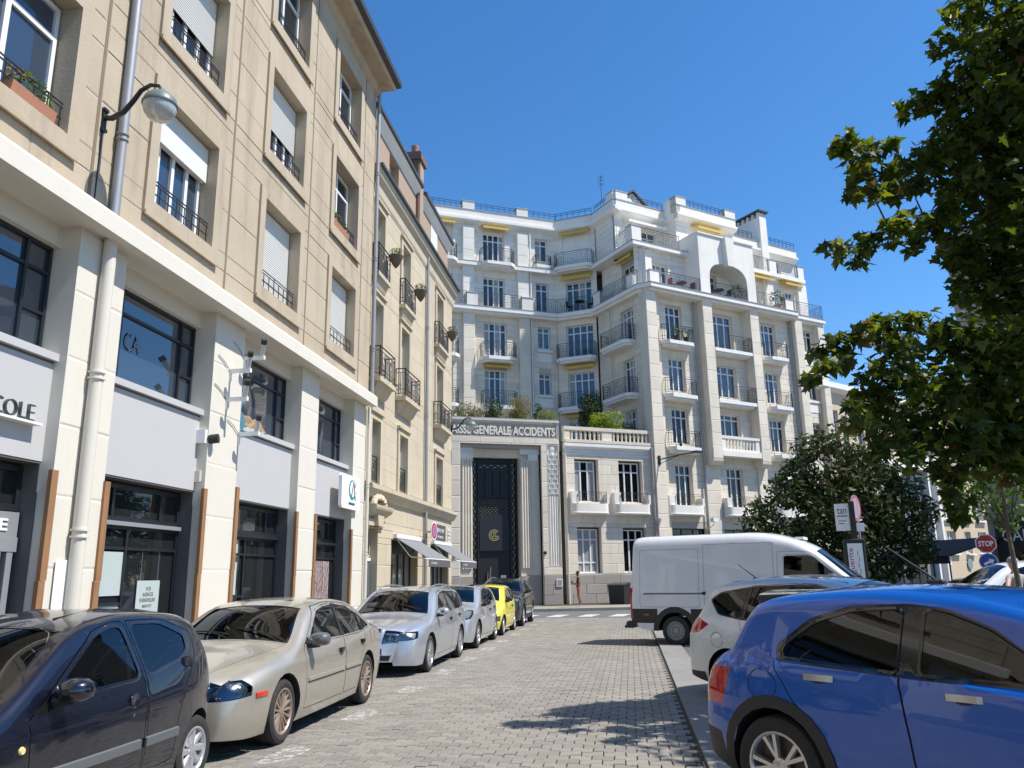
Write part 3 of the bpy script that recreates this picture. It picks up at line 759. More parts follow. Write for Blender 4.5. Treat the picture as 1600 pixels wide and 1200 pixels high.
# raw boards guarding the pier corners
for u, (z, ps) in zip((9.5, 10.6, 13.34, 14.54, 17.43, 18.54, 21.13), ((3.15, 'left edge of the drain-pipe pier'), (3.12, 'right edge of the drain-pipe pier'), (3.3, 'left edge of the camera pier'), (3.45, 'right edge of the camera pier'), (3.2, 'left edge of the pier before the logo sign'), (3.2, 'right edge of the pier before the logo sign'), (3.0, 'last bank pier'))):
    b = BF.mb(); b.box((u-.07, -.03, .14), (u+.05, .032, z*.55)); b.box((u-.05, -.03, z*.55+.003), (u+.07, .030, z))
    tag(b.build('corner_board', WOOD, None, world=False), 'raw brown wooden board guarding the ' + ps, 'board', 'wooden boards on the bank pier corners')
b = BF.mb(); b.box((9.72, .016, .2), (10.02, .022, 2.0)); b.box((9.76, .022, 1.12), (9.98, .024, 1.14), 1)
for i in range(11): b.box((9.76, .022, .98-i*.06), (9.76+.10+.1*((i*7) % 5)/5, .0235, .995-i*.06), 2)
tag(b.build('opening_hours_notice', [WHITE, mat('green_print', (.1, .4, .08), .5), FRAMEG], None, world=False), 'white printed notice stuck on the pier beside the bank door', 'notice')
# drain pipes
downpipe(BANK, BF, 10.02, .09, 6.95, 17.3, .075, ZINC, (8.3, 11.2, 14.2))
downpipe(BANK, BF, 10.02, .09, .14, 6.6, .095, CREAM, (4.55, 2.35))
downpipe(BANK, BF, 22.3, .10, 6.9, 17.3, .06, ZINC, (8.4, 11.3, 14.2))
downpipe(BANK, BF, 22.18, .08, .14, 6.6, .05, CREAM, (4.3, 2.4))
# security cameras on the pier
CAMPOS = [(14.52, 6.02, 1.05, 'topmost white security camera high on the cream bank pier'), (13.98, 5.62, .62, 'second white security camera from the top of the bank pier'), (13.92, 5.05, .75, 'third white security camera down the bank pier'), (14.48, 4.48, .9, 'lowest white security camera on the bank pier beside the blue cloth')]
for u, z, tilt, lab in CAMPOS:
    t = thing('security_camera', lab, 'camera', tuple(BF.P(u, 0, z)), 0, 'security cameras on the bank pier')
    b = BF.mb(); b.box((u-.03, .0, z-.2), (u+.03, .02, z-.02)); b.box((u-.035, .0, z-.04), (u+.035, .42, z+.035)); b.build('arm', WHITE, t)
    b = BF.mb(); p = BF.P(u, .36, z+.05)
    b = MB(); d = Vector((.32, -.45, .75)).normalized()
    b.cyl(p, p+d*.27, .045, n=10); b.cyl(p+d*.05+Vector((0, 0, -.07)), p, .015, n=6); b.build('housing', mat('camera_shell', (.5, .5, .5), .4), t, smooth=True)
    b = MB(); b.cyl(p+d*.24, p+d*.34, .058, n=10); b.build('hood', BLACKP, t, smooth=True)
    b = BF.mb(); b.tube([(u-.03, .015, z), (u-.25, .012, z+.12), (u-.5, .012, z+.2)], .008, n=4); b.build('cable', FRAMEG, t)
t = thing('siren_box', 'small white siren box with dark round mouth at the edge of the grey bank fascia', 'alarm', tuple(BF.P(13.38, 0, 4.2)))
b = BF.mb(); b.box((13.28, -.2, 4.12), (13.48, -.03, 4.36)); b.build('box', WHITE, t)
b = BF.mb(); b.cyl((13.42, -.03, 4.2), (13.46, .14, 4.22), .085, n=12); b.build('horn', BLACKP, t)
t = thing('junction_box', 'small cream junction box low beside the cream pier near the camera cables', 'box', tuple(BF.P(13.38, 0, 3.4)))
b = BF.mb(); b.box((13.32, -.2, 3.42), (13.46, -.1, 3.62)); b.box((13.335, -.1, 3.435), (13.445, -.09, 3.605)); b.build('casing', CREAM, t)
b = BF.mb(); b.cyl((13.39, -.15, 3.62), (13.39, -.15, 4.12), .012, n=5); b.build('conduit', WHITE, t)
# cloth and crumpled paper on the window sill
def rag(name, m, u, w, z, su, sw, sz, label, cat, seed, n=11):
    r = random.Random(seed); b = BF.mb(); vs = []
    for i in range(n):
        for j in range(n):
            x, y = i/(n-1), j/(n-1); e = min(1, 4*min(x, 1-x, y, 1-y)+.05)
            vs.append((u+su*(x-.5)+r.uniform(-.03, .03), w+sw*(y-.5)+r.uniform(-.02, .02), z+sz*e*(.35+.65*r.random())))
    b.add(vs, [(i*n+j, i*n+j+1, (i+1)*n+j+1, (i+1)*n+j) for i in range(n-1) for j in range(n-1)])
    return tag(b.build(name, m, None, world=False), label, cat)
rag('crumpled_paper', mat('kraft_paper', (.30, .205, .115), .85, noise=(9, .5, (.19, .125, .065))), 15.35, -.25, 4.73, 1.35, .24, .30, 'heap of crumpled brown paper on the sill of the middle mezzanine window', 'paper', 5)
b = BF.mb(); r = random.Random(8); vs = []
for i in range(12):
    for j in range(6):
        vs.append((14.62+j*.05+.05*math.sin(i*.9), -.12+.05*math.sin(i*1.3+j), 5.5-i*.095+.02*r.random()))
b.add(vs, [(i*6+j, i*6+j+1, (i+1)*6+j+1, (i+1)*6+j) for i in range(11) for j in range(5)])
tag(b.build('hanging_cloth', mat('teal_cloth', (.02, .12, .17), .8, noise=(9, .5, (.2, .32, .36))), None, world=False), 'blue-green cloth hanging beside the lowest security camera', 'cloth')

# ------------------------------------------------------------------ plants helper
def leaf_cloud(b, c, rx, ry, rz, n, size, r, m=0, shell=.55, shape='oval', up=.3):
    for _ in range(n):
        while True:
            p = Vector((r.uniform(-1, 1), r.uniform(-1, 1), r.uniform(-1, 1)))
            if p.length <= 1 and (p.length > shell or r.random() < .3): break
        q = Vector((c[0]+p.x*rx, c[1]+p.y*ry, c[2]+p.z*rz))
        nrm = (Vector((r.gauss(0, 1), r.gauss(0, 1), r.gauss(0, 1)+up))).normalized(); a = nrm.orthogonal().normalized()
        a = Matrix.Rotation(r.uniform(0, 2*PI), 3, nrm) @ a; t = nrm.cross(a); s = size*r.uniform(.65, 1.25)
        if shape == 'oval': pts = [q-a*s*.5, q-a*s*.1+t*s*.24, q+a*s*.5, q-a*s*.1-t*s*.24]
        elif shape == 'blade': pts = [q-a*s*.5, q+t*s*.06, q+a*s*.5+nrm*s*.1, q-t*s*.06]
        b.add(pts, [(0, 1, 2, 3)], m)
LEAFA = leaf_mat('box_plant_leaf', (.06, .10, .025), (.10, .15, .04))
LEAFD = leaf_mat('dark_shrub_leaf', (.03, .055, .02), (.05, .085, .03))
LEAFL = leaf_mat('lime_shrub_leaf', (.16, .24, .03), (.24, .30, .05))
LEAFG = leaf_mat('bamboo_leaf', (.20, .19, .05), (.28, .24, .07))
def window_box(u, z, label, seed, F=BF, w=-.1, L=.8, flower=True):
    t = thing('window_box', label, 'planter', tuple(F.P(u, w, z)), 0, 'flower boxes behind the window guards')
    b = F.mb(); b.prism([(w-.08, z), (w+.08, z), (w+.11, z+.17), (w-.11, z+.17)], u-L/2, u+L/2, ax=0); b.build('trough', TERRA, t)
    b = MB(); c = F.P(u, w, z+.3); r = random.Random(seed); leaf_cloud(b, c, .15, L*.5, .2, 260, .07, r); b.build('plant', LEAFA, t)
    if flower:
        b = MB(); leaf_cloud(b, F.P(u-L*.3, w, z+.36), .12, .15, .1, 40, .05, r); b.build('flower', mat('orange_petal', (.6, .16, .02), .6), t)
window_box(8.35, 7.76, 'long terracotta flower box behind the guard of the nearest upper window', 4)
window_box(7.45, 7.76, 'small terracotta box with orange flowers behind the nearest upper window guard', 6, L=.5)
window_box(19.6, 11.0, 'planter with trailing greenery behind the guard of the far middle window', 9, L=1.2)

# ------------------------------------------------------------------ old town house next door
HO = thing('town_house', 'old cream stone town house with iron balconies, brown mansard and shop awnings', 'building', (-7.5, 22.3, 0))
HF = Frame((-7.5, 0), 0)
H1 = 34.0
hw = [(22.75, 23.6), (25.75, 26.75), (30.95, 32.1)]
hz = [(11.0, 13.3), (7.75, 10.2), (4.5, 6.4)]
hops = [(a, c, z0, z1) for a, c in hw for z0, z1 in hz] + [(22.65, 23.7, .14, 3.15), (25.1, 28.3, .14, 2.9), (30.3, 33.2, .14, 2.9)]
b = HF.mb(); wall(b, 22.3, H1, 0, 14.2, hops, 0, .34, 0, 1); b.build('wall', [HOUSEJ, HOUSE], HO)
b = HF.mb(); b.box((22.3, -9, 0), (H1, -.36, 14.2)); b.quad([(H1, -9, 0), (H1, 0, 0), (H1, 0, 14.2), (H1, -9, 14.2)]); b.build('building_core', HOUSE, HO)
st = Stones(); r4 = random.Random(5)
st.add(HF, courses(22.3, H1, 4.5, 14.0, [(a-.22, c+.22, z0-.3, z1+.22) for a, c, z0, z1 in hops], .5, 1.3, r4), 0, HOUSE, gap=.004, proud=.004)
st.add(HF, courses(22.3, H1, 0.14, 4.0, hops, .62, 1.5, r4), 0, HOUSE, gap=.010, proud=.010)
st.build(HO, 'facing_stone', most=160)
for a, c in hw:
    for k, (z0, z1) in enumerate(hz):
        b = HF.mb()
        for q in ((a-.2, a), (c, c+.2)): b.box((q[0], .0, z0-.05), (q[1], .055, z1+.2))
        b.box((a, 0, z1), (c, .055, z1+.2)); b.box((a-.24, 0, z1+.2), (c+.24, .12, z1+.27))
        b.build('window_surround', HOUSE, HO)
        window(HO, HF, a, c, z0, z1, -.26, cols=2, rows=(.28, .52, .76), glass=GL_BLUE if k else GL_DARK, fr=.07, mul=.09, curtain=.2)
for a, c, z0, dep in ((22.45, 23.75, 11.0, .24), (25.5, 26.95, 10.95, .24), (30.6, 32.4, 11.0, .24), (22.4, 24.05, 7.6, .38), (25.2, 27.2, 7.6, .38), (30.5, 32.5, 7.6, .36)):
    b = HF.mb(); b.box((a, 0, z0-.13), (c, dep, z0)); b.prism([(0, z0-.5), (dep*.35, z0-.42), (dep*.8, z0-.132), (0, z0-.132)], a+.12, c-.12, ax=0)
    o = b.build('balcony', HOUSE, HO); q = HF.mb(); railing(q, [(a+.04, .02), (a+.04, dep-.04), (c-.04, dep-.04), (c-.04, .02)], z0, .95, step=.12, t=.014); q.build('railing', IRON, o)
for a, c in hw:
    q = HF.mb(); railing(q, [(a+.02, -.05), (c-.02, -.05)], 4.5, .8, step=.12); q.build('window_guard', IRON, HO)
b = HF.mb()
b.prism([(0, 13.65), (.06, 13.8), (.08, 14.1), (.2, 14.25), (.26, 14.45), (.26, 14.58), (0, 14.62)], 22.3, H1+.2, ax=0); b.build('cornice', HOUSE, HO)
b = HF.mb(); b.prism([(.26, 14.46), (.34, 14.50), (.34, 14.60), (.24, 14.60)], 22.3, H1+.22, ax=0); b.build('gutter', SLATE, HO)
b = HF.mb(); b.prism([(0, 4.0), (.12, 4.05), (.2, 4.2), (.26, 4.26), (.26, 4.38), (0, 4.46)], 22.3, H1+.02, ax=0); b.build('string_course', HOUSE, HO)
# mansard storeys with eaves
for u0, u1, z1 in ((22.35, 28.0, 16.55), (28.6, 33.6, 16.5)):
    b = HF.mb(); ops = [((u0+u1)/2-.75, (u0+u1)/2+.4, 14.9, 16.2)]
    wall(b, u0, u1, 14.4, z1, ops, -.12, .5); b.quad([(u1, -.12, 14.4), (u1, -6, 14.4), (u1, -6, z1), (u1, -.12, z1)]); b.build('mansard', MANSARD, HO)
    b = HF.mb(); b.box((u0, -6, 14.4), (u1, -.63, z1)); b.build('attic_core', DGREY, HO)
    a, c, z0, zz = ops[0]
    if u0 < 25: window(HO, HF, a+.02, c-.02, z0, zz, -.45, cols=2, rows=(.5,), glass=GL_DARK, fr=.07)
    else:
        b = HF.mb(); b.box((a, -.3, z0), (c, -.1, zz)); b.build('blind', SHUT, HO)
    b = HF.mb(); b.prism([(-.12, z1-.25), (.0, z1-.1), (.10, z1+.06), (.10, z1+.22), (-.2, z1+.25)], u0-.02, u1+.05, ax=0); b.build('eaves', SLABW, HO)
    b = HF.mb(); b.prism([(.10, z1+.06), (.18, z1+.08), (.18, z1+.22), (.1, z1+.24), (-3, z1+2.2), (-3, z1+2.0)], u0-.03, u1+.08, ax=0); b.build('roof', SLATE, HO)
b = HF.mb(); b.box((28.05, -1.5, 13.8), (28.6, .02, 17.9), 0); b.build('chimney', [MANSARD], HO)
b = HF.mb(); b.box((27.95, -2.9, 14.5), (28.72, -.02, 17.85), 0); b.box((27.87, -2.98, 17.85), (28.8, .1, 18.12), 0); b.box((27.92, -2.93, 18.12), (28.75, .05, 18.2), 0)
CH = b.build('chimney', BRICK, HO)
for i in range(5):
    b = HF.mb(); b.lathe([(.15, 18.2), (.17, 18.24), (.13, 18.5), (.16, 18.56), (.16, 18.64), (.12, 18.66)], (28.33, -.28-i*.57, 0), n=10); b.build('chimney_pot', TERRA, CH, smooth=True)
downpipe(HO, HF, 29.15, .10, .14, 14.3, .06, ZINC, (11.2, 7.7, 3.2))
# door with carved hood
b = HF.mb(); b.box((22.45, 0, 3.2), (24.0, .12, 3.4)); b.prism([(0, 3.42), (.3, 3.6), (.36, 3.7), (.36, 3.78), (0, 3.8)], 22.4, 24.1, ax=0)
for i in range(7):
    a = PI*i/6; b.lathe([(.12, 0), (.1, .1), (.04, .16)], (23.25-.5*math.cos(a), .16, 3.82+.18*math.sin(a)), n=7)
b.prism([(23.0, 3.2), (23.5, 3.2), (23.6, 3.75), (22.9, 3.75)], .0, .24, ax=1)
b.build('door_hood', HOUSE, HO, smooth=True)
b = HF.mb(); b.box((22.68, -.3, .14), (23.68, -.22, 2.2), 0); b.box((22.68, -.3, 2.2), (23.68, -.2, 2.3), 1)
for z in (.4, 1.2): b.box((22.8, -.22, z), (23.56, -.2, z+.7), 0)
DO = b.build('door', [mat('grey_blue_door', (.10, .115, .135), .5), FRAMEW], HO)
b = HF.mb(); b.cyl((23.5, -.2, 1.15), (23.5, -.13, 1.15), .03, n=8); b.build('handle', CHROME, DO)
window(HO, HF, 22.68, 23.68, 2.32, 3.13, -.27, cols=1, glass=GL_DARK, fm=HOUSE, fr=.05, name='fanlight')
for a, c in ((25.1, 28.3), (30.3, 33.2)):
    window(HO, HF, a+.05, c-.05, .14, 2.55, -.25, cols=4, glass=GL_CURT, fm=FRAMEB, fr=.08, mul=.08, name='shop_window')
    b = HF.mb(); b.box((a, -.3, 2.55), (c, -.1, 2.9)); b.build('shop_head', FRAMEB, HO)
for i, (a, c, lab) in enumerate(((25.3, 28.4, 'grey canvas shop awning nearest the no-parking sign'), (30.4, 33.4, 'grey canvas awning at the far corner shop under the square sign'))):
    t = thing('shop_awning', lab, 'awning', tuple(HF.P(a, 0, 2.3)), 0, 'grey awnings over the corner shop')
    b = HF.mb(); b.prism([(.06, 2.98), (1.2, 2.28), (1.2, 2.265), (.06, 2.955)], a, c, ax=0); b.build('canopy', AWNG, t)
    b = HF.mb(); b.prism([(1.19, 2.03), (1.2, 2.03), (1.2, 2.28), (1.19, 2.28)], a, c, ax=0); v = b.build('valance', mat('dark_canvas', (.09, .09, .095), .85), t)
    place('valance_print', text_mesh('valance_print', 'Le Comptoir', WHITE, .09, .001, .8), v, HF.at(a+.3, 1.204, 2.1))
    b = HF.mb(); b.box((a-.03, 0, 2.95), (c+.03, .14, 3.08)); b.build('cassette', FRAMEW, t)
    b = HF.mb(); b.cyl((a-.5 if i == 0 else a-1, 1.19, 2.27), (c, 1.19, 2.27), .02, n=6)
    for u in (a+.15, c-.15): b.tube([(u, .1, 2.9), (u, .55, 2.35), (u, 1.18, 2.27)], .02, n=5)
    b.build('arm', FRAMEW, t)
t = thing('shop_sign', 'square dark sign with pale lettering on the house corner above the far awning', 'sign', tuple(HF.P(31, .05, 3.1)))
b = HF.mb(); b.box((30.6, .02, 3.1), (32.5, .09, 3.72)); pn = b.build('panel', mat('slate_sign', (.075, .08, .09), .5), t)
place('lettering', text_mesh('lettering', 'BAR A VIN', WHITE, .16, .002, 1.2), pn, HF.at(30.95, .095, 3.42)); place('lettering', text_mesh('lettering', 'RESTAURANT', WHITE, .09, .002, .95), pn, HF.at(31.1, .095, 3.2))
for z in (3.12, 3.42):
    b = HF.mb(); b.box((33.2, .02, z), (33.5, .05, z+.22)); b.box((33.26, .05, z+.05), (33.44, .055, z+.17), 1); tag(b.build('house_plaque', [WHITE, FRAMEG], None, world=False), ('lower' if z < 3.3 else 'upper') + ' small white plaque on the house corner right of the square sign', 'plaque', 'small white plaques on the house corner')
# conical planters hung on the balconies
for u, w, z, lab in ((23.8, .22, 12.0, 'conical basket planter on the near top balcony rail of the town house'), (27.0, .22, 11.95, 'conical basket planter on the middle top balcony rail of the town house'), (32.4, .22, 12.0, 'conical basket planter with dry stems on the far top balcony rail')):
    t = thing('hanging_planter', lab, 'planter', tuple(HF.P(u, w, z-.5)), 0, 'planters hung on the town house balconies')
    b = HF.mb(); b.lathe([(.03, z-.42), (.12, z-.3), (.24, z-.05), (.25, z)], (u, w+.15, 0), n=10); b.build('basket', BARK, t, smooth=True)
    b = MB(); leaf_cloud(b, HF.P(u, w+.15, z+.12), .22, .22, .16, 160, .08, random.Random(int(u*9))); b.build('plant', LEAFA if u < 30 else leaf_mat('dry_leaf', (.16, .11, .07), (.22, .16, .1)), t)
# no-parking disc on the house pipe
t = thing('no_parking_sign', 'round no-parking sign seen almost edge-on fixed to the town house drain pipe', 'sign', tuple(HF.P(29.15, .2, 3.3)))
ND = Vector((.98, -.12, 0)).normalized()
def disc_sign(t, c, d, r, layers, thick=.02, back=FRAMEG, n=24):
    """round sign facing direction d; layers = [(radius, material)] from back to front"""
    c = Vector(c); d = Vector(d).normalized()
    b = MB(); b.cyl(c-d*thick, c, r, n=n); o = b.build('back_plate', back, t)
    for i, (q, m) in enumerate(layers):
        b = MB(); b.cyl(c+d*.001*i, c+d*(.003+.002*i), q, n=n); b.build('face', m, t)
    return o
SIGNR = mat('sign_red', (.42, .015, .02), .4); SIGNB = mat('sign_blue', (.02, .07, .32), .4)
SIGNF = mat('faded_sign', (.33, .15, .27), .5)
disc_sign(t, HF.P(29.15, .42, 3.36), ND, .33, [(.33, WHITE), (.29, SIGNR), (.22, SIGNF)])
b = HF.mb(); b.box((29.12, .12, 3.3), (29.18, .42, 3.36)); b.build('bracket', ZINC, t)
# ------------------------------------------------------------------ white apartment building
AP = thing('apartment_building', 'white stone apartment building of six storeys with iron balconies and yellow awnings', 'building', (-1.0, 56, 0))
FC = Frame((1.852, 48.028), 52.3)
QA = [(-10.859, 49.619), (-4.176, 53.104), (-1.668, 52.519), (1.519, 47.972)]
def azi(p, q): return math.degrees(math.atan2(q[0]-p[0], q[1]-p[1]))
FA = Frame(QA[0], azi(QA[0], QA[1])); FB1 = Frame(QA[1], azi(QA[1], QA[2])); FB2 = Frame(QA[2], azi(QA[2], QA[3]))
LA, LB1, LB2 = 7.54, 2.575, 5.55
SA = Stones(); ra = random.Random(21)
LV = {1: 5.15, 2: 9.3, 3: 12.6, 4: 15.98, 5: 19.46, 6: 22.72}       # floor levels (balcony slabs)
HEAD = {1: 8.2, 2: 11.72, 3: 15.08, 4: 18.5, 5: 21.7, 6: 25.15}
def facet(F, u0, u1, z0, z1, ops, w, stone=LIME, depth=.32, joint=LIMEJ, ch=.42, bl=1.15, name='wall'):
    b = F.mb(); wall(b, u0, u1, z0, z1, ops, w, depth, 0, 1); b.build(name, [joint, stone], AP)
    SA.add(F, courses(u0, u1, z0, z1, ops, ch, bl, ra), w, stone)
def win(F, u0, u1, z0, z1, w, cols=3, **k):
    return window(AP, F, u0, u1, z0, z1, w-.24, cols=cols, tz=k.pop('tz', .76), glass=k.pop('glass', GL_DARK if ra.random() < .6 else GL_BLUE), fr=.07, mul=.085, curtain=k.pop('curtain', .18), r=ra, **k)
# --- wing A (left, facing the street), left part hidden by the town house
A0 = -7.0
opsA = [(2.32, 3.88, 23.0, 25.15), (6.2, 7.16, 23.45, 25.2), (2.32, 3.88, 19.7, 21.85), (6.22, 7.14, 19.75, 21.85), (2.3, 3.92, 16.2, 18.55), (6.22, 7.14, 17.0, 18.55), (2.32, 3.85, 12.85, 15.22), (6.25, 7.14, 13.7, 15.23), (2.32, 3.85, 9.5, 11.8), (6.25, 7.14, 10.3, 11.8),
        (-1.4, .12, 23.0, 25.6), (-1.4, .12, 19.7, 21.85), (-1.4, .1, 16.2, 18.5), (-1.4, .1, 12.85, 15.2)]
facet(FA, A0, LA+.12, 9.0, 19.3, opsA, -.45); facet(FA, A0, LA+.3, 19.3, 26.1, opsA, -.6, LIMEW)
for o in opsA:
    w = -.45 if o[2] < 19 else -.6
    if o[0] == 6.22 or o[0] > 6: win(FA, o[0], o[1], o[2], o[3], w, 2)
    elif o[0] > 0: win(FA, o[0], o[1], o[2], o[3], w, 4)
    elif o[2] < 23: win(FA, o[0], o[1], o[2], o[3], w, 3)
    else:
        b = FA.mb(); b.box((o[0], w-.2, o[2]), (o[1], w-.1, o[3])); b.build('roller_shutter', SHUT, AP)
for u0, u1 in ((.78, 1.58), (4.76, 5.56)):
    b = FA.mb(); b.box((u0, -.58, 19.5), (u1, -.32, 25.3)); b.build('pilaster', LIMEW, AP)
    b = FA.mb(); b.box((u0, -.44, 9.0), (u1, -.2, 19.0)); b.build('pilaster', LIME, AP)
    SA.add(FA, courses(u0, u1, 9.0, 18.9, [], .84, 3, ra), -.2, LIME); SA.add(FA, courses(u0, u1, 19.5, 25.3, [], .84, 3, ra), -.32, LIMEW)
for u in (5.72,): downpipe(AP, FA, u, -.34, 9.0, 25.6, .055, SLABW)
for z in (13.55, 16.75, 10.1, 23.3):
    b = FA.mb(); b.box((6.1, -.5, z-.05), (7.26, -.3, z+.1)); b.box((6.16, -.46, z-.75), (7.2, -.40, z-.12)); b.build('window_sill', LIMEW, AP)
for z in (12.62, 9.3): balcony(AP, FA, 2.0, 4.45, z, -.45, .9); balcony(AP, FA, -1.75, .42, z, -.45, .9)
balcony(AP, FA, 2.0, 4.45, 15.97, -.45, .9); balcony(AP, FA, -1.75, .42, 15.98, -.45, .9)
# --- facet B1 (facing the camera) and B2 (side of the corner block)
opsB1 = [(.35, 2.42, 22.95, 25.4), (.48, 2.36, 19.7, 21.85), (.47, 2.4, 16.35, 18.6), (.5, 2.36, 12.9, 15.2), (.5, 2.36, 9.5, 11.75)]
facet(FB1, -.2, LB1+.1, 9.0, 19.3, opsB1, -.45); facet(FB1, -.3, LB1+.2, 19.3, 26.1, opsB1, -.6, LIMEW)
for o in opsB1[1:]: win(FB1, o[0], o[1], o[2], o[3], -.45 if o[2] < 19 else -.6, 4, curtain=.3)
b = FB1.mb(); o = opsB1[0]; b.box((o[0], -.75, o[2]), (o[1], -.66, o[3])); b.build('roller_shutter', SLABW, AP)
balcony(AP, FB1, -.12, 2.66, 16.15, -.45, .85, cut=.25); balcony(AP, FB1, -.12, 2.66, 12.68, -.45, .85, cut=.25); balcony(AP, FB1, -.1, 2.66, 9.3, -.45, .85, cut=.25)
opsB2 = [(2.55, 3.95, 16.3, 18.45), (2.62, 3.85, 12.9, 15.1), (2.6, 3.8, 9.5, 11.75)]
facet(FB2, -.1, LB2-.02, 9.0, 19.3, opsB2, -.45)
for o in opsB2: win(FB2, o[0], o[1], o[2], o[3], -.45, 3)
opsB25 = [(2.2, 3.95, 19.7, 21.75)]
facet(FB2, -.2, 4.85, 19.3, 22.5, opsB25, -1.0, LIMEW); win(FB2, 2.2, 3.95, 19.7, 21.75, -1.0, 3)
facet(FB2, -.2, 2.42, 22.5, 26.1, [], -.6, LIMEW)
for z in (16.2, 12.72, 9.35): balcony(AP, FB2, 1.0, 4.15, z, -.45, .85, cut=.3)
b = FB2.mb(); b.box((1.25, -.44, 9), (1.42, -.3, 18.9)); b.box((1.6, -.44, 9), (1.66, -.36, 18.9)); b.build('pilaster', LIME, AP)
# --- front C: piers, recessed window bays
Cw = -.6
opsC = []
for k, (z0, z1) in {4: (16.2, 18.5), 3: (12.85, 15.0), 2: (9.5, 11.72), 1: (5.65, 8.2)}.items():
    opsC += [(1.95, 3.3, z0, z1), (5.95 if k > 1 else 6.2, 7.78 if k > 1 else 7.62, z0 if k != 2 else 10.25, z1), (10.5, 11.88, z0, z1)]
    if k > 1: opsC.append((14.75, 15.75, {4: 17.0, 3: 13.5, 2: 10.5}[k], z1+.08))
opsC += [(1.4, 4.15, .15, 4.34), (5.6, 8.75, .15, 4.32), (10.2, 13.0, .15, 4.3)]
facet(FC, .7, 16.3, .14, 19.3, opsC, Cw)
for o in opsC:
    if o[2] < 1:
        window(AP, FC, o[0], o[1], .4, o[3], Cw-.24, cols=3, tz=.9, glass=GL_NIGHT, fm=FRAMEB, name='shop_window')
    else: win(FC, o[0], o[1], o[2], o[3], Cw, 3 if o[1]-o[0] > 1.1 else 2, glass=ra.choice([GL_NIGHT, GL_DARK, GL_BLUE, GL_BLUE]) if o[2] > 9 else GL_NIGHT, curtain=.12)
def pier(u0, u1, z0, z1, w0, w1, stone=LIME, name='pier', round_bottom=False):
    b = FC.mb()
    if round_bottom:
        pts = [(w0, z0+.05)] + [(w1-.35+.35*math.sin(a), z0+.35-.35*math.cos(a)) for a in [PI/2*k/5 for k in range(6)]] + [(w1, z1), (w0, z1)]
        b.prism(pts, u0, u1, ax=0)
    else: b.box((u0, w0, z0), (u1, w1, z1))
    b.build(name, stone, AP)
    SA.add(FC, courses(u0, u1, z0+(.4 if round_bottom else 0), z1, [], .84, 9, ra), w1, stone)
pier(-.1, .72, .14, 19.2, -.7, .0); pier(.72, 1.15, .14, 19.0, -.62, -.3)
pier(4.5, 5.32, 8.25, 19.2, Cw-.02, .12, round_bottom=True); pier(8.75, 9.55, 8.25, 19.2, Cw-.02, .12, round_bottom=True)
pier(4.3, 5.5, .14, 8.3, Cw-.02, Cw+.12); pier(8.9, 9.9, .14, 8.3, Cw-.02, Cw+.12); pier(13.35, 14.1, .14, 19.0, Cw-.02, -.1); pier(15.85, 16.5, .14, 19.0, Cw-.02, -.2)
downpipe(AP, FC, 4.2, -.42, .14, 19.0, .06, ZINC); downpipe(AP, FC, 13.2, -.42, .14, 19.0, .06, ZINC); downpipe(AP, FC, -.25, -.1, .14, 9.0, .07, ZINC)
for z in (15.95, 12.5, 9.2):
    balcony(AP, FC, 1.15, 3.8, z, Cw, .8)
    balcony(AP, FC, 10.15, 12.4, z, Cw, .8)
    if z > 10: balcony(AP, FC, 5.36, 8.72, z, Cw, .72, cut=.02)
for z in (16.75, 13.3, 10.3):
    b = FC.mb(); b.box((14.55, Cw-.2, z-.05), (15.8, Cw+.12, z+.1)); b.box((14.65, Cw, z-.75), (15.7, Cw+.05, z-.15)); b.build('window_sill', LIMEW, AP)
b = FC.mb(); b.box((5.34, Cw, 8.85), (8.73, .12, 9.2)); b.box((5.34, Cw+.5, 9.2), (8.73, .05, 9.32)); b.box((5.34, -.22, 9.98), (8.73, .08, 10.16)); b.box((5.34, -.2, 9.3), (5.7, .04, 9.98)); b.box((8.35, -.2, 9.3), (8.73, .04, 9.98))
balusters(b, 5.75, 8.3, 9.32, 9.98, -.06, .3, .1); b.build('stone_balustrade', LIMEW, AP)
stone_balcony(AP, FC, .95, 3.75, 5.05, 6.25, Cw, .62); stone_balcony(AP, FC, 5.6, 8.4, 5.05, 6.25, Cw, .62); stone_balcony(AP, FC, 10.1, 12.9, 5.05, 6.25, Cw, .62)
# --- level 5: continuous ledge with parapet piers and railings
def ledge_line(offset, seg):  # plan polyline of the ledge edge
    return seg
def world_pt(F, u, w): p = F.P(u, w, 0); return (p.x, p.y)
def strip(pts_out, pts_in, z0, z1, name, m):
    b = MB(); n = len(pts_out); vs = [(*p, z0) for p in pts_out] + [(*p, z0) for p in pts_in] + [(*p, z1) for p in pts_out] + [(*p, z1) for p in pts_in]
    fs = []
    for i in range(n-1):
        fs += [(i, i+1, n+i+1, n+i), (2*n+i, 3*n+i, 3*n+i+1, 2*n+i+1), (i, 2*n+i, 2*n+i+1, i+1), (n+i, n+i+1, 3*n+i+1, 3*n+i)]
    fs += [(0, n, 3*n, 2*n), (n-1, 3*n-1, 4*n-1, 2*n-1)]
    b.add(vs, fs); return b.build(name, m, AP)
o5 = [world_pt(FA, A0, .12), world_pt(FA, LA+.05, .12), world_pt(FB1, LB1-.1, .12), world_pt(FB2, LB2-.35, .12), world_pt(FC, .1, .36), world_pt(FC, 13.3, .36), world_pt(FC, 13.7, -.05), world_pt(FC, 16.6, -.05)]
i5 = [world_pt(FA, A0, -1), world_pt(FA, LA+.4, -1), world_pt(FB1, LB1+.3, -1), world_pt(FB2, LB2-.9, -1.5), world_pt(FC, .9, -1.5), world_pt(FC, 12.9, -1.5), world_pt(FC, 13.7, -1.5), world_pt(FC, 16.6, -1.5)]
strip(o5, i5, 19.2, 19.46, 'ledge', SLABW)
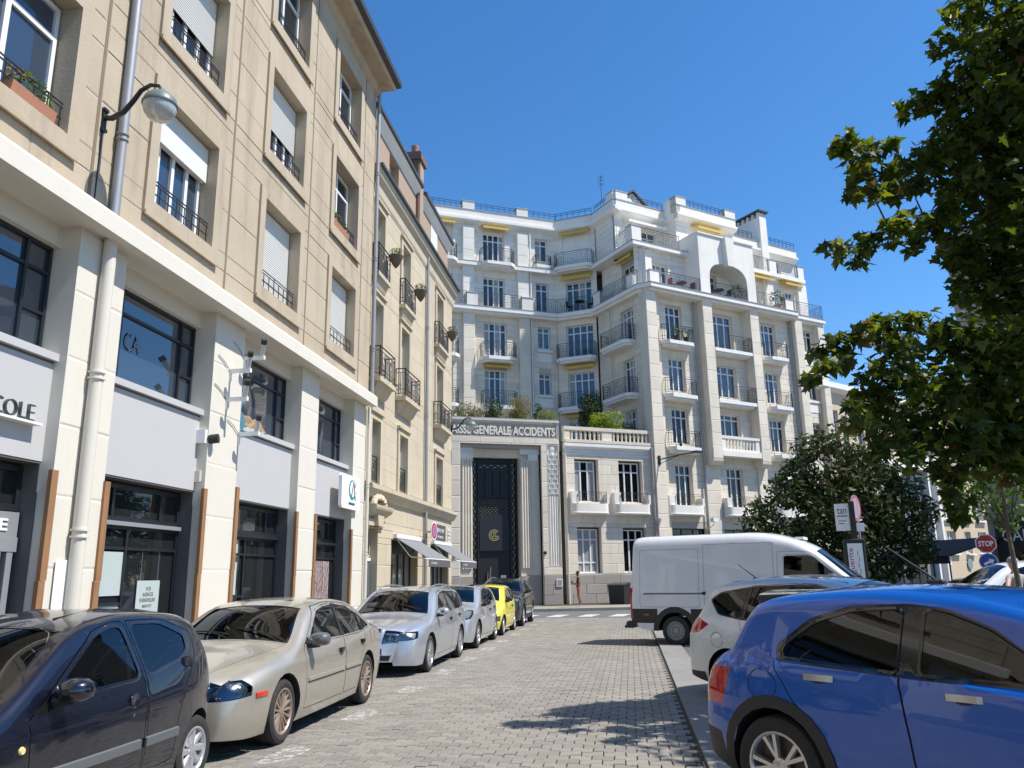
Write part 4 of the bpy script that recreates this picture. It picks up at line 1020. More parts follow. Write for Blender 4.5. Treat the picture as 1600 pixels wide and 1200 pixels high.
def shrink(po, pi, f): return [(a[0]+(c[0]-a[0])*f, a[1]+(c[1]-a[1])*f) for a, c in zip(po, pi)]
strip(shrink(o5, i5, .13), i5, 19.0, 19.2, 'ledge_mould', LIMEW)
strip(shrink(o5, i5, -.02), shrink(o5, i5, .12), 19.46, 19.5, 'ledge_flashing', ZINC)
def parapet(F, u0, u1, z0, z1, w0, w1, m=LIMEW):
    b = F.mb(); b.box((u0, w0, z0), (u1, w1, z1-.06)); b.box((u0-.03, w0-.03, z1-.06), (u1+.03, w1+.03, z1), 1); b.build('parapet_pier', [m, ZINC], AP)
for u0, u1 in ((.95, 1.72), (4.9, 5.72)): parapet(FA, u0, u1, 19.5, 20.45, -.25, .05)
def rail_run(F, pts, z, h=1.0, roof=False, m=IRON):
    b = F.mb(); (roof_rail if roof else railing)(b, pts, z, h); b.build('railing', m, AP)
rail_run(FA, [(-3, 0), (.92, 0)], 19.5); rail_run(FA, [(1.75, 0), (4.87, 0)], 19.5); rail_run(FA, [(5.75, 0), (LA, 0)], 19.5)
rail_run(FB1, [(.0, .0), (LB1-.3, 0)], 19.5)
parapet(FB2, .15, .95, 19.5, 20.5, -.2, .05); rail_run(FB2, [(1.0, 0), (4.0, 0)], 19.5); parapet(FB2, 4.05, 4.75, 19.5, 20.45, -.25, .02)
rail_run(FB2, [(4.8, 0), (LB2-.35, -.05)], 19.5); parapet(FC, .3, 1.05, 19.5, 20.45, -.25, .08); rail_run(FC, [(1.1, .02), (4.48, .02)], 19.5)
rail_run(FC, [(5.32, .02), (8.75, .02)], 19.5); rail_run(FC, [(9.6, .02), (12.4, .02)], 19.5); parapet(FC, 12.45, 13.2, 19.5, 20.45, -.25, .08); rail_run(FC, [(13.25, -.15), (16.45, -.15), (16.45, -1.3)], 19.5)
# --- C level 5 wall
Cw5 = -1.3
ops5 = [(1.7, 3.0, 19.7, 21.6), (5.95, 7.35, 19.7, 21.6), (10.45, 11.5, 19.7, 21.6), (13.95, 15.0, 19.7, 21.7)]
facet(FC, .2, 16.2, 19.46, 22.5, ops5, Cw5, LIMEW)
for o in ops5: win(FC, o[0], o[1], o[2], o[3], Cw5, 3, curtain=.1)
for u0, u1 in ((.6, 1.5), (11.9, 12.7), (15.3, 16.2)): b = FC.mb(); b.box((u0, Cw5, 19.5), (u1, Cw5+.2, 22.4)); b.build('pilaster', LIMEW, AP)
# end wall of the block (right side)
b = MB(); p, q = FC.P(16.5, -.62, 0), FC.P(16.5, -12, 0); b.quad([(p.x, p.y, 0), (q.x, q.y, 0), (q.x, q.y, 19.3), (p.x, p.y, 19.3)])
p, q = FC.P(16.2, Cw5, 0), FC.P(16.2, -12, 0); b.quad([(p.x, p.y, 19.3), (q.x, q.y, 19.3), (q.x, q.y, 22.5), (p.x, p.y, 22.5)]); b.build('end_wall', LIME, AP)
# --- arched frontispiece
b = FC.mb(); u0, u1, z0, z1, w0, w1 = 4.5, 9.55, 19.46, 23.75, Cw5-.6, .14
a0, a1, spring, top = 5.32, 8.75, 20.6, 21.9
uc, ru, rz = (a0+a1)/2, (a1-a0)/2, top-spring
N = 16; ar = [(uc-ru*math.copysign(abs(math.cos(PI*k/N))**.72, math.cos(PI*k/N)), spring+rz*math.sin(PI*k/N)**.72) for k in range(N+1)]
for w in (w1,):
    vs = [(u0, w, z0), (u0, w, z1), (u1, w, z1), (u1, w, z0), (a0, w, z0), (a1, w, z0)]
    b.add([(u0, w, z0), (a0, w, z0), (a0, w, spring), (u0, w, spring)], [(0, 1, 2, 3)]); b.add([(a1, w, z0), (u1, w, z0), (u1, w, spring), (a1, w, spring)], [(0, 1, 2, 3)])
    tops = [(u0+(u1-u0)*k/N, z1) for k in range(N+1)]; tops[0] = (u0, z1); tops[-1] = (u1, z1)
    b.add([(p[0], w, p[1]) for p in ar] + [(p[0], w, p[1]) for p in tops], [(k, k+1, N+2+k, N+1+k) for k in range(N)])
    b.add([(u0, w, spring), (a0, w, spring), (u0, w, z1)], [(0, 1, 2)]); b.add([(u1, w, spring), (a1, w, spring), (u1, w, z1)], [(0, 1, 2)])
full = [(a0, z0)] + ar + [(a1, z0)]
b.add([(p[0], w1, p[1]) for p in full] + [(p[0], w0, p[1]) for p in full], [(k, k+1, len(full)+k+1, len(full)+k) for k in range(len(full)-1)])
b.quad([(u0, w1, z0), (u0, w0, z0), (u0, w0, z1), (u0, w1, z1)]); b.quad([(u1, w1, z0), (u1, w1, z1), (u1, w0, z1), (u1, w0, z0)]); b.quad([(u0, w1, z1), (u0, w0, z1), (u1, w0, z1), (u1, w1, z1)])
b.quad([(a0, w0+.001, z0), (a1, w0+.001, z0), (a1, w0+.001, z1), (a0, w0+.001, z1)])
b.build('arch', LIMEW, AP)
b = FC.mb(); b.prism([(uc-.28, 21.7), (uc+.28, 21.7), (uc+.4, 23.75), (uc-.4, 23.75)], .10, .5, ax=1); b.box((4.44, w0, 23.75), (9.61, .22, 23.86)); b.build('keystone', LIMEW, AP)
window(AP, FC, 5.7, 7.3, 19.6, 21.3, w0+.06, cols=3, tz=.7, glass=GL_BLUE, fr=.07, mul=.08)
# --- level 6 ledge and set-back walls
o6 = [world_pt(FA, A0, -.05), world_pt(FA, LA+.2, -.05), world_pt(FB1, LB1, -.05), world_pt(FB2, 4.85, -.1), world_pt(FC, 4.5, -.85)]
i6 = [world_pt(FA, A0, -1.2), world_pt(FA, LA+.5, -1.2), world_pt(FB1, LB1+.3, -1.3), world_pt(FB2, 3.0, -2.6), world_pt(FC, 4.5, -3.2)]
strip(o6, i6, 22.45, 22.72, 'ledge', SLABW); strip(shrink(o6, i6, -.015), shrink(o6, i6, .08), 22.72, 22.76, 'ledge_flashing', ZINC)
b = FC.mb(); b.box((9.55, -3.2, 22.45), (15.9, -.85, 22.72)); b.build('ledge', SLABW, AP)
balcony(AP, FA, 2.0, 4.45, 22.76, -.6, .95); balcony(AP, FA, -2.2, .3, 22.76, -.6, .95); balcony(AP, FB1, -.15, 2.7, 22.85, -.6, .95, cut=.3); balcony(AP, FA, 6.0, 7.3, 23.1, -.6, .5, h=.7, cut=.12)
rail_run(FB2, [(2.7, -.2), (4.1, -.2)], 22.76); parapet(FB2, 4.1, 4.8, 22.76, 23.85, -.35, -.1); F6 = Frame(FB2.P(4.85, -.1, 0), 52.3)
parapet(F6, -.02, .75, 22.76, 23.8, -.3, -.04); rail_run(F6, [(.8, -.1), (4.0, -.1)], 22.76)
rail_run(FC, [(9.6, -.95), (12.2, -.95)], 22.76); parapet(FC, 12.3, 13.0, 22.76, 23.75, -1.15, -.9); rail_run(FC, [(13.1, -.95), (15.2, -.95)], 22.76); parapet(FC, 15.25, 15.85, 22.76, 23.75, -1.15, -.9)
S1, S2, S3 = -3.3, -2.0, -2.6
facet(FC, .3, 4.7, 22.7, 26.1, [(1.2, 3.9, 22.9, 24.9)], S1, LIMEW); window(AP, FC, 1.2, 3.9, 22.9, 24.9, S1-.2, cols=4, tz=.75, glass=GL_BLUE)
facet(FC, 4.6, 10.1, 22.7, 26.1, [(6.0, 8.6, 22.9, 24.9)], S2, LIMEW); window(AP, FC, 6.0, 8.6, 22.9, 24.9, S2-.2, cols=4, tz=.75, glass=GL_BLUE)
b = FC.mb(); b.box((4.602, S1, 22.7), (4.7, S2-.002, 26.1)); b.box((10.0, S3-2, 22.7), (10.1, S2-.002, 26.1)); b.build('wall_return', LIMEW, AP)
facet(FC, 10.0, 16.9, 22.7, 25.2, [(10.5, 11.8, 22.9, 24.6), (14.0, 15.4, 22.9, 24.6)], S3, LIMEW)
for a, c in ((10.5, 11.8), (14.0, 15.4)): window(AP, FC, a, c, 22.9, 24.6, S3-.2, cols=3, tz=.75, glass=GL_DARK)
for F, u0, u1, w in ((FA, A0, LA+.5, -.6), (FB1, -.3, LB1+.3, -.6), (FB2, -.3, 2.55, -.6), (FC, .3, 4.62, S1), (FC, 4.5, 10.1, S2)):
    b = F.mb(); b.prism([(w, 25.6), (w+.12, 25.66), (w+.42, 25.78), (w+.46, 25.84), (w+.46, 26.02), (w, 26.1)], u0, u1+(.45 if F is FB2 else 0), ax=0); b.build('cornice', SLABW, AP)
    b = F.mb(); b.box((u0, w-.3, 26.08), (u1, w+.3, 26.62)); b.box((u0-.02, w-.32, 26.62), (u1+.02, w+.34, 26.67), 1); b.build('parapet', [LIMEW, ZINC], AP)
b = FC.mb(); b.prism([(S3, 24.75), (S3+.42, 24.95), (S3+.46, 25.02), (S3+.46, 25.15), (S3, 25.2)], 10.1, 17.0, ax=0); b.build('cornice', SLABW, AP)
b = FC.mb(); b.box((10.1, S3-.3, 25.2), (17.0, S3+.28, 25.75)); b.box((10.1, S3-.32, 25.75), (17.0, S3+.32, 25.8), 1); b.build('parapet', [LIMEW, ZINC], AP)
for F, u0, u1, w in ((FA, .75, 1.62, -.6), (FA, 4.75, 5.6, -.6), (FB2, 1.75, 2.55, -.6), (FC, .3, 1.3, S1), (FC, 4.5, 5.4, S2), (FC, 9.1, 10.1, S2)):
    parapet(F, u0, u1, 26.6, 27.3, w-.3, w+.31)
b = FC.mb(); b.box((4.5, S1+.3, 26.08), (4.85, S2+.3, 27.28)); b.box((4.5, S1+.3, 25.6), (4.66, S2+.3, 26.08)); b.build('parapet_return', LIMEW, AP)
for F, pts in ((FA, [(-3, -.4), (.72, -.4)]), (FA, [(1.66, -.4), (4.72, -.4)]), (FA, [(5.64, -.4), (LA+.2, -.4)]), (FB1, [(-.05, -.4), (LB1+.05, -.4)]), (FB2, [(.05, -.4), (1.7, -.4)]), (FC, [(1.35, S1+.2), (4.45, S1+.2)]), (FC, [(5.45, S2+.2), (9.05, S2+.2)])):
    rail_run(F, pts, 26.66, .55, True, IRONB)
rail_run(FC, [(10.15, S3+.2), (12.4, S3+.2)], 25.8, .6, True, IRONB); rail_run(FC, [(14.0, S3+.2), (16.9, S3+.2)], 25.8, .6, True, IRONB)
# chimney and little gable on the roof
b = FC.mb(); b.prism([(13.05, 22.7), (13.95, 22.7), (13.75, 25.0), (13.75, 27.75), (13.05, 27.75)], S3-2.4, S3+.5, ax=1); b.box((12.9, S3-2.5, 28.15), (13.95, S3+.65, 28.27), 1)
for i in range(6): b.box((13.08, S3-2.3+i*.5, 27.75), (13.72, S3-2.1+i*.5, 28.15), 0)
b.build('chimney', [LIMEW, SLATE], AP)
b = FC.mb(); b.prism([(1.2, 26.7), (4.6, 26.7), (4.6, 27.0), (3.0, 28.35), (1.2, 27.2)], S1-4, S1-1.2, ax=1); b.build('roof_gable', LIMEW, AP)
b = FC.mb(); b.prism([(1.0, 27.05), (2.95, 28.42), (4.8, 26.95), (4.8, 27.1), (2.95, 28.58), (1.0, 27.2)], S1-4, S1-1.0, ax=1); b.build('gable_roof', SLATE, AP)
b = FC.mb(); b.cyl((-.3, S1-.5, 26.6), (-.3, S1-.5, 28.6), .02, n=5)
for k, z in enumerate((27.9, 28.2, 28.45)): b.cyl((-.6, S1-.5, z), (.0, S1-.5, z+.05), .012, n=4); b.cyl((-.3, S1-.8, z), (-.3, S1-.2, z), .012, n=4)
b.build('aerial', IRON, AP)
# solid core behind the facets so that no sky shows through
core = [world_pt(FA, A0, -1.3), world_pt(FA, LA+.3, -1.3), world_pt(FB1, LB1+.3, -1.6), world_pt(FB2, 4.0, -2.2), world_pt(FC, 1.2, -2.0), world_pt(FC, 16.1, -2.0), world_pt(FC, 16.1, -12), world_pt(FA, A0, -12)]
b = MB(); b.prism(core, .1, 22.4, ax=2); b.build('building_core', DGREY, AP)
core6 = [world_pt(FA, A0, -1.2), world_pt(FA, LA+.3, -1.2), world_pt(FB1, LB1+.3, -1.3), world_pt(FB2, 2.2, -1.4), world_pt(FC, .4, S1-.3), world_pt(FC, 4.75, S1-.3), world_pt(FC, 4.75, S2-.35), world_pt(FC, 10.0, S2-.35), world_pt(FC, 10.0, -12), world_pt(FA, A0, -12)]
b = MB(); b.prism(core6, 22.3, 26.3, ax=2); b.build('building_core', DGREY, AP)
b = FC.mb(); b.box((9.9, -12, 22.3), (16.8, S3-.33, 25.3)); b.build('building_core', DGREY, AP)
# awnings
for F, u0, u1, z, w, kw in ((FA, 2.15, 4.1, 25.7, -.6, {}), (FA, -1.5, .2, 25.75, -.6, {}), (FB1, .2, 2.5, 25.75, -.6, dict(out=.45)), (FB1, .25, 2.5, 22.35, -.6, dict(out=.5)), (FB2, 2.0, 4.1, 22.35, -1.0, dict(out=.6)), (FB1, .3, 2.5, 15.75, -.45, dict(out=.4, drop=.1)), (FB1, .3, 2.5, 12.35, -.45, dict(out=.4, drop=.1)), (FB1, .3, 2.5, 8.95, -.45, dict(out=.5, drop=.1)), (FA, 2.2, 4.1, 15.6, -.45, dict(out=.4, drop=.1)), (FC, 6.0, 8.7, 25.5, S2, dict(out=.7, drop=.25)), (FC, 10.2, 12.4, 22.4, Cw5, dict(out=.7, drop=.25)), (FC, 13.5, 15.3, 22.4, Cw5, dict(out=.7, drop=.25))):
    awning(AP, F, u0, u1, z, w, **kw)
awning(AP, FC, 1.0, 4.3, 25.4, S1, out=.7, drop=.2, m=SLABW)
# things standing on the balconies
def potted(F, u, w, z, s, label, seed, m=LEAFA):
    t = thing('potted_plant', label, 'plant', tuple(F.P(u, w, z)), 0, 'potted plants on the balconies of the white building'); r = random.Random(seed)
    b = F.mb(); b.lathe([(.09*s, z), (.14*s, z+.22*s), (.15*s, z+.25*s), (.12*s, z+.25*s)], (u, w, 0), n=9, cap=True); b.build('pot', BLACKP if seed % 2 else TERRA, t)
    b = MB(); leaf_cloud(b, F.P(u, w, z+.5*s), .28*s, .28*s, .32*s, 110, .11*s, r); b.build('foliage', m, t)
for q in ((FC, 2.1, .1, 15.95, 1.1, 'leafy pot on the fourth-floor balcony beside the corner pier, left of two'), (FC, 2.9, .1, 15.95, 1.2, 'leafy pot on the fourth-floor balcony beside the corner pier, right of two'), (FC, 8.2, -.3, 19.5, 1.6, 'large dark plant on the balcony under the arch'), (FC, 12.0, -.3, 19.5, 1.9, 'tall dark plant on the fifth-floor balcony right of the arch'), (FC, 1.9, .1, 9.2, .7, 'small pot on the second-floor balcony above the wall lamp'), (FB1, 2.0, .1, 16.15, .7, 'small dark pot on the inner-corner balcony')):
    potted(*q, seed=int(q[1]*10), m=LEAFD)
def garden_table(F, u, w, z, label, m):
    t = thing('balcony_table', label, 'table', tuple(F.P(u, w, z)), 0, 'small tables on the balconies of the white building')
    b = F.mb(); b.lathe([(.34, .70), (.36, .71), (.36, .74), (.0, .745)], (u, w, z), n=14); b.build('top', m, t)
    b = F.mb()
    for k in range(3): a = 2*PI*k/3; b.cyl((u+.04*math.cos(a), w+.04*math.sin(a), z+.7), (u+.28*math.cos(a), w+.28*math.sin(a), z), .016, n=5)
    b.build('leg', m, t)
    for s in (-1, 1):
        c = thing('balcony_chair', 'chair ' + ('left' if s < 0 else 'right') + ' of the ' + label, 'chair', tuple(F.P(u+.75*s, w, z)), 0, 'chairs on the balconies of the white building')
        b = F.mb(); b.box((u+.55*s, w-.2, z+.43), (u+.95*s, w+.2, z+.47)); b.build('seat', m, c)
        b = F.mb(); b.box((u+.93*s, w-.2, z+.47), (u+.97*s, w+.2, z+.88)); b.build('backrest', m, c)
        for du in (.58, .93):
            for dw in (-.18, .18):
                b = F.mb(); b.cyl((u+du*s, w+dw, z), (u+du*s, w+dw, z+.43), .014, n=4); b.build('leg', m, c)
garden_table(FC, 3.4, -.5, 19.5, 'red-brown balcony table left of the arch', mat('red_brown_metal', (.16, .05, .05), .6)); garden_table(FC, 6.6, -.4, 19.5, 'dark balcony table under the arch', BLACKP)
garden_table(FB1, 1.6, -.2, 19.5, 'dark balcony table at the inner corner', BLACKP)
SA.build(AP, 'facing_stone', most=300)

# ------------------------------------------------------------------ entrance block with inscription and its low wing
EN = thing('entrance_block', 'low stone entrance block with carved inscription and tall black iron door', 'building', (-4, 43.5, 0))
FP_ = Frame((-3.313, 44.689), 65.5)
EA = Stones()
b = FP_.mb(); wall(b, -7.6, -.37, .14, 10.22, [(-6.06, -1.44, .14, 8.79), (-7.2, -.5, 9.24, 9.9), (-1.06, -.49, 2.2, 8.8)], 0, .14, 0, 1); b.build('wall', [LIMEJ, LIME], EN)
EA.add(FP_, courses(-7.6, -.37, 1.72, 10.1, [(-6.06, -1.44, .14, 8.79), (-7.3, -.42, 9.16, 9.98), (-1.12, -.42, 2.1, 8.88)], .85, 1.6, ra), 0, LIME)
EA.add(FP_, courses(-7.6, -.37, .14, 1.7, [(-6.06, -1.44, .14, 8.79)], .52, 1.6, ra), .008, PLINTH)
b = FP_.mb(); b.quad([(-.37, 0, .14), (-.37, -2.4, .14), (-.37, -2.4, 10.22), (-.37, 0, 10.22)]); b.quad([(-7.6, 0, 10.22), (-.37, 0, 10.22), (-.37, -3, 10.22), (-7.6, -3, 10.22)]); b.box((-7.6, -.02, 10.1), (-.33, .06, 10.2)); b.box((-7.6, -3, 10.2), (-.33, .04, 10.26), 1); b.build('parapet', [LIME, ZINC], EN)
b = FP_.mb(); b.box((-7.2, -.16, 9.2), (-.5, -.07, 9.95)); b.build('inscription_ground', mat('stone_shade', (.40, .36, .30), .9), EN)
text('inscription', 'CAISSE GENERALE ACCIDENTS', FP_, -6.84, -.03, 9.31, .50, 6.26, LIMEW, EN, .045, .012)
# portal recess: lintel, flanking piers with round fluted fronts, door
b = FP_.mb(); b.box((-6.06, -.9, 8.12), (-1.44, -.55, 8.79)); b.quad([(-6.06, 0, 8.79), (-1.44, 0, 8.79), (-1.44, -.56, 8.79), (-6.06, -.56, 8.79)]); b.build('lintel', LIME, EN)
for a, c, s in ((-6.06, -5.28, 1), (-2.58, -1.44, -1)):
    b = FP_.mb()
    # shaft: plain part and a fluted quarter-round towards the door
    b.box((a, -1.0, .14), (c, -.42, 8.12)); fc = c if s > 0 else a
    fl = [(fc - s*(.06+i*.15), fc - s*(.15+i*.15)) for i in range(4 if s > 0 else 5)]
    for i, (p, q) in enumerate(fl): b.lathe([(.075, 2.1), (.075, 8.0)], ((p+q)/2, -.42+.02, 0), n=8)
    b.build('fluted_shaft', LIME, EN, smooth=True)
    b = FP_.mb(); b.box((a, -1.0, .14), (c, -.36, 1.7)); b.build('shaft_base', PLINTH, EN)
    b = FP_.mb(); b.prism([(-.42, 7.9), (-.3, 8.0), (-.24, 8.15), (-.24, 8.3), (-.6, 8.3), (-.6, 7.9)], a+(0 if s > 0 else .45), c-(.0 if s > 0 else .1), ax=0); b.box((a, -.6, 8.3), (c, -.3, 8.79)); b.build('capital', SLABW, EN)
# relief strip right of the portal: key pattern above, flutes below
b = FP_.mb(); b.box((-1.06, -.15, 2.2), (-.49, -.07, 8.8))
for i in range(4): b.lathe([(.06, 2.2), (.06, 5.95)], (-.98+i*.137, -.07, 0), n=8)
for j in range(9):
    z = 6.08+j*.27
    for i in range(3):
        u = -1.04+i*.19; f = (i+j) % 2
        b.box((u+.02, -.07, z), (u+.17, .0, z+.05)); b.box((u+(.02 if f else .13), -.07, z+.05), (u+(.06 if f else .17), .0, z+.22))
b.lathe([(.0, .06), (.12, .05), (.16, 0)], (-.77, -.07, 8.62), n=10, ax='y')
b.build('relief_panel', LIMEW, EN)
# the iron door
b = FP_.mb(); b.box((-5.28, -1.05, .14), (-2.58, -.95, 8.12)); DOOR = b.build('iron_door', IRONBK, EN)
b = FP_.mb()
for u in (-5.2, -4.85, -3.02, -2.68): b.box((u-.03, -.95, .14), (u+.03, -.86, 8.1))
for z in (3.1, 5.95, 7.9): b.box((-5.26, -.95, z-.04), (-2.6, -.87, z+.04))
for u in (-4.4, -3.95, -3.5): b.box((u-.05, -.95, 6.0), (u+.05, -.88, 7.4))
b.build('door_bar', IRONBK, DOOR)
GOLD = mat('gilt_bronze', (.45, .33, .12), .35, metal=.8); BRZ = mat('bronze_stud', (.30, .26, .17), .4, metal=.7)
b = FP_.mb()
for i in range(15):
    for j in range(11):
        if (i+j) % 2 == 0:
            u = -4.68+i*.105; z = 4.75+j*.105
            if z > 4.72+ .42*(1-abs(u+3.95)/.75): b.lathe([(.036, 0), (.02, .03), (0, .035)], (u, -.95, z), n=6, ax='y')
tag(b.build('stud', BRZ, DOOR), kind='stuff')
b = FP_.mb()
for i in range(17):
    z = .8+i*.43
    for u in (-5.02, -5.1, -2.86, -2.78): b.box((u-.018, -.95, z+(.2 if u in (-5.1, -2.78) else 0)), (u+.018, -.93, z+.16+(.2 if u in (-5.1, -2.78) else 0)))
for i in range(8): b.box((-4.75+i*.2, -.95, 7.6+(.1 if i % 2 else 0)), (-4.6+i*.2, -.93, 7.64+(.1 if i % 2 else 0)))
tag(b.build('rivet', BRZ, DOOR), kind='stuff')
b = FP_.mb(); b.prism([(-4.78, 3.05), (-3.14, 3.05), (-3.14, 4.7), (-3.55, 4.98), (-3.96, 5.1), (-4.37, 4.98), (-4.78, 4.7)], -.95, -.84, ax=1); TYM = b.build('tympanum', mat('dark_bronze', (.009, .011, .018), .5), DOOR)
b = FP_.mb()
def ring(bm, cu, cz, r0, r1, a0, a1, n=20, w=-.835):
    vs = []
    for k in range(n+1):
        t = rad(a0+(a1-a0)*k/n)
        for r_ in (r0, r1): vs += [(cu+r_*math.cos(t), w, cz+r_*math.sin(t)), (cu+r_*math.cos(t), w-.03, cz+r_*math.sin(t))]
    bm.add(vs, [f for k in range(n) for f in ((4*k, 4*k+4, 4*k+6, 4*k+2), (4*k+1, 4*k+3, 4*k+7, 4*k+5), (4*k, 4*k+1, 4*k+5, 4*k+4), (4*k+2, 4*k+6, 4*k+7, 4*k+3))])
ring(b, -3.97, 3.88, .31, .25, 40, 330); ring(b, -3.97, 3.88, .21, .16, 40, 330)
b.prism([(-4.1, 3.72), (-4.05, 3.72), (-3.93, 4.05), (-3.97, 4.09)], -.86, -.83, ax=1); b.prism([(-3.97, 4.09), (-3.93, 4.05), (-3.82, 3.72), (-3.87, 3.72)], -.86, -.829, ax=1); b.box((-4.04, -.86, 3.8), (-3.7, -.828, 3.84)); b.box((-3.74, -.86, 3.64), (-3.70, -.827, 3.84))
b.build('monogram', GOLD, DOOR)
b = FP_.mb(); b.box((-3.6, -.94, 1.4), (-3.3, -.9, 1.75)); b.build('door_notice', SLABW, DOOR)
b = FP_.mb(); b.cyl((-4.35, -.93, .9), (-4.35, -.86, 1.9), .03, n=8); b.cyl((-4.2, -.9, 1.0), (-4.2, -.84, 2.2), .035, n=8); b.build('handle', ALLOY, DOOR)
for u, z in ((-.3-.45, 1.42),):
    b = FP_.mb(); b.box((u, .03, 1.1), (u+.36, .07, 1.5)); b.box((u+.05, .07, 1.15), (u+.31, .075, 1.45), 1); tag(b.build('brass_plate', [LIMEW, FRAMEG], None, world=False), 'small pale plate on the plinth right of the black door', 'plaque')
for u in (-6.3, -1.35): b = FP_.mb(); b.lathe([(.09, 0), (.09, .1), (0, .14)], (u, 0.01 if u < -3 else .0, 2.9), n=10, ax='y'); b.build('bell', BLACKP, EN)
# wing with two windows over two, balustrade on top
FW = Frame((-1.9125, 46.219), 60)
wops = [(-1.12, .4, 5.75, 8.2), (1.75, 3.33, 5.75, 8.2), (-1.08, .42, 1.78, 4.33), (1.85, 3.4, 1.78, 4.3)]
b = FW.mb(); wall(b, -1.85, 4.15, .14, 9.0, wops, 0, .32, 0, 1); b.build('wall', [LIMEJ, LIME], EN)
EA.add(FW, courses(-1.85, 4.15, 1.72, 8.45, wops, .56, 1.35, ra), 0, LIME); EA.add(FW, courses(-1.85, 4.15, .14, 1.7, [], .52, 1.5, ra), .008, PLINTH)
for i, o in enumerate(wops): window(EN, FW, o[0], o[1]-.14, o[2], o[3]-.1, -.26, cols=3, tz=.76, glass=GL_CURT if i == 2 else GL_NIGHT, fr=.07, mul=.085, rows=(.24,) if i == 2 else (), curtain=.0 if i != 0 else .5, r=random.Random(3))
for u0 in (-1.55, 1.2): stone_balcony(EN, FW, u0, u0+2.45, 5.0, 6.3, 0, .5)
b = FW.mb(); b.box((-1.85, 0, 8.43), (4.15, .06, 8.53)); b.prism([(0, 8.72), (.16, 8.84), (.22, 8.9), (.22, 9.08), (0, 9.12)], -1.8, 4.1, ax=0); b.box((-1.75, .0, 8.55), (4.15, .03, 8.72)); b.build('cornice', SLABW, EN)
b = FW.mb(); b.box((-1.75, -.3, 9.12), (4.1, .22, 9.3)); b.box((-1.78, -.16, 9.86), (4.1, .14, 10.06))
for a, c in ((-1.75, -1.4), (.7, 1.35), (3.9, 4.1)): b.box((a, -.12, 9.3), (c, .1, 9.86))
balusters(b, -1.38, .68, 9.3, 9.86, 0, .29, .095); balusters(b, 1.38, 3.88, 9.3, 9.86, 0, .29, .095); b.build('balustrade', LIME, EN)
downpipe(EN, FW, -1.72, .09, .14, 8.4, .055, CREAM, (2.6, 4.8, 6.8))
b = MB(); tp = [FW.P(4.1, -.3, 0), FW.P(-1.8, -.3, 0), FP_.P(-.5, -.2, 0), FP_.P(-7.6, -.2, 0), FA.P(0, 0, 0), FA.P(LA, 0, 0), FB1.P(LB1, 0, 0), FB2.P(5.4, 0, 0)]
b.prism([(p.x, p.y) for p in tp], 8.6, 9.2, ax=2); b.build('terrace_deck', LIMEJ, EN)
b = FW.mb(); b.box((-1.8, -.8, .1), (4.1, -.35, 8.6)); b.build('building_core', DGREY, EN)
EA.build(EN, 'facing_stone', most=200)
# terrace plants
def shrub(name, label, F, u, w, z, rx, ry, rz, n, size, m, seed, shape='oval', up=.3, shell=.55):
    t = thing(name, label, 'plant', tuple(F.P(u, w, z)), 0, 'plants on the roof terrace'); r = random.Random(seed)
    b = MB(); p = F.P(u, w, z); c = F.P(u, w, z+rz)
    for k in range(4): b.tube([p, p+(c-p)*.6+Vector((r.uniform(-rx, rx)*.3, r.uniform(-ry, ry)*.3, 0)), c+Vector((r.uniform(-rx, rx)*.6, r.uniform(-ry, ry)*.6, rz*r.uniform(.1, .6)))], [.04, .03, .012], n=5)
    b.build('stem', BARK, t)
    b = MB()
    for k in range(7):
        a = Vector((r.uniform(-.55, .55)*rx, r.uniform(-.5, .5)*ry, r.uniform(-.5, .55)*rz)); leaf_cloud(b, c+a, rx*.55, ry*.55, rz*.55, n//7, size, r, shape=shape, up=up, shell=shell)
    b.build('foliage', m, t)
shrub('bamboo_shrub', 'yellowish bamboo on the roof terrace left of the lit round topiary', FP_, -2.0, -1.6, 9.3, .9, .7, 1.3, 1500, .3, LEAFG, 1, 'blade')
shrub('bamboo_shrub', 'wispy green grass clump behind the entrance lamp on the roof terrace', FP_, -5.3, -1.5, 9.3, 1.1, .7, 1.05, 1300, .32, leaf_mat('grass_leaf', (.10, .12, .04), (.16, .17, .06)), 2, 'blade')
shrub('terrace_shrub', 'dark rounded shrub in the middle of the terrace above the inscription', FP_, -3.7, -1.5, 9.3, .75, .7, 1.3, 1500, .15, LEAFD, 3)
shrub('terrace_shrub', 'dark shrub behind the bamboo near the inner corner', FP_, -.7, -1.9, 9.3, .7, .7, 1.15, 1200, .15, LEAFD, 4)
shrub('ball_topiary', 'clipped pale green ball shrub at the corner of the entrance block', FP_, -.9, -.7, 9.7, .85, .75, .62, 2600, .09, leaf_mat('clipped_leaf', (.15, .19, .07), (.2, .24, .1)), 5, shell=.8)
shrub('terrace_shrub', 'tall dark tree-like shrub before the inner-corner balconies', FW, .9, -1.9, 9.3, 1.05, .9, 1.75, 2600, .17, LEAFD, 6)
shrub('terrace_shrub', 'bright lime-green shrub above the balustrade', FW, 1.2, -.8, 9.3, 1.3, .7, 1.0, 2600, .15, LEAFL, 7)
shrub('terrace_shrub', 'blue-green shrub at the right end of the balustrade', FW, 2.9, -.8, 9.3, 1.0, .7, .95, 1900, .14, leaf_mat('blue_leaf', (.045, .085, .05), (.075, .12, .07)), 8)
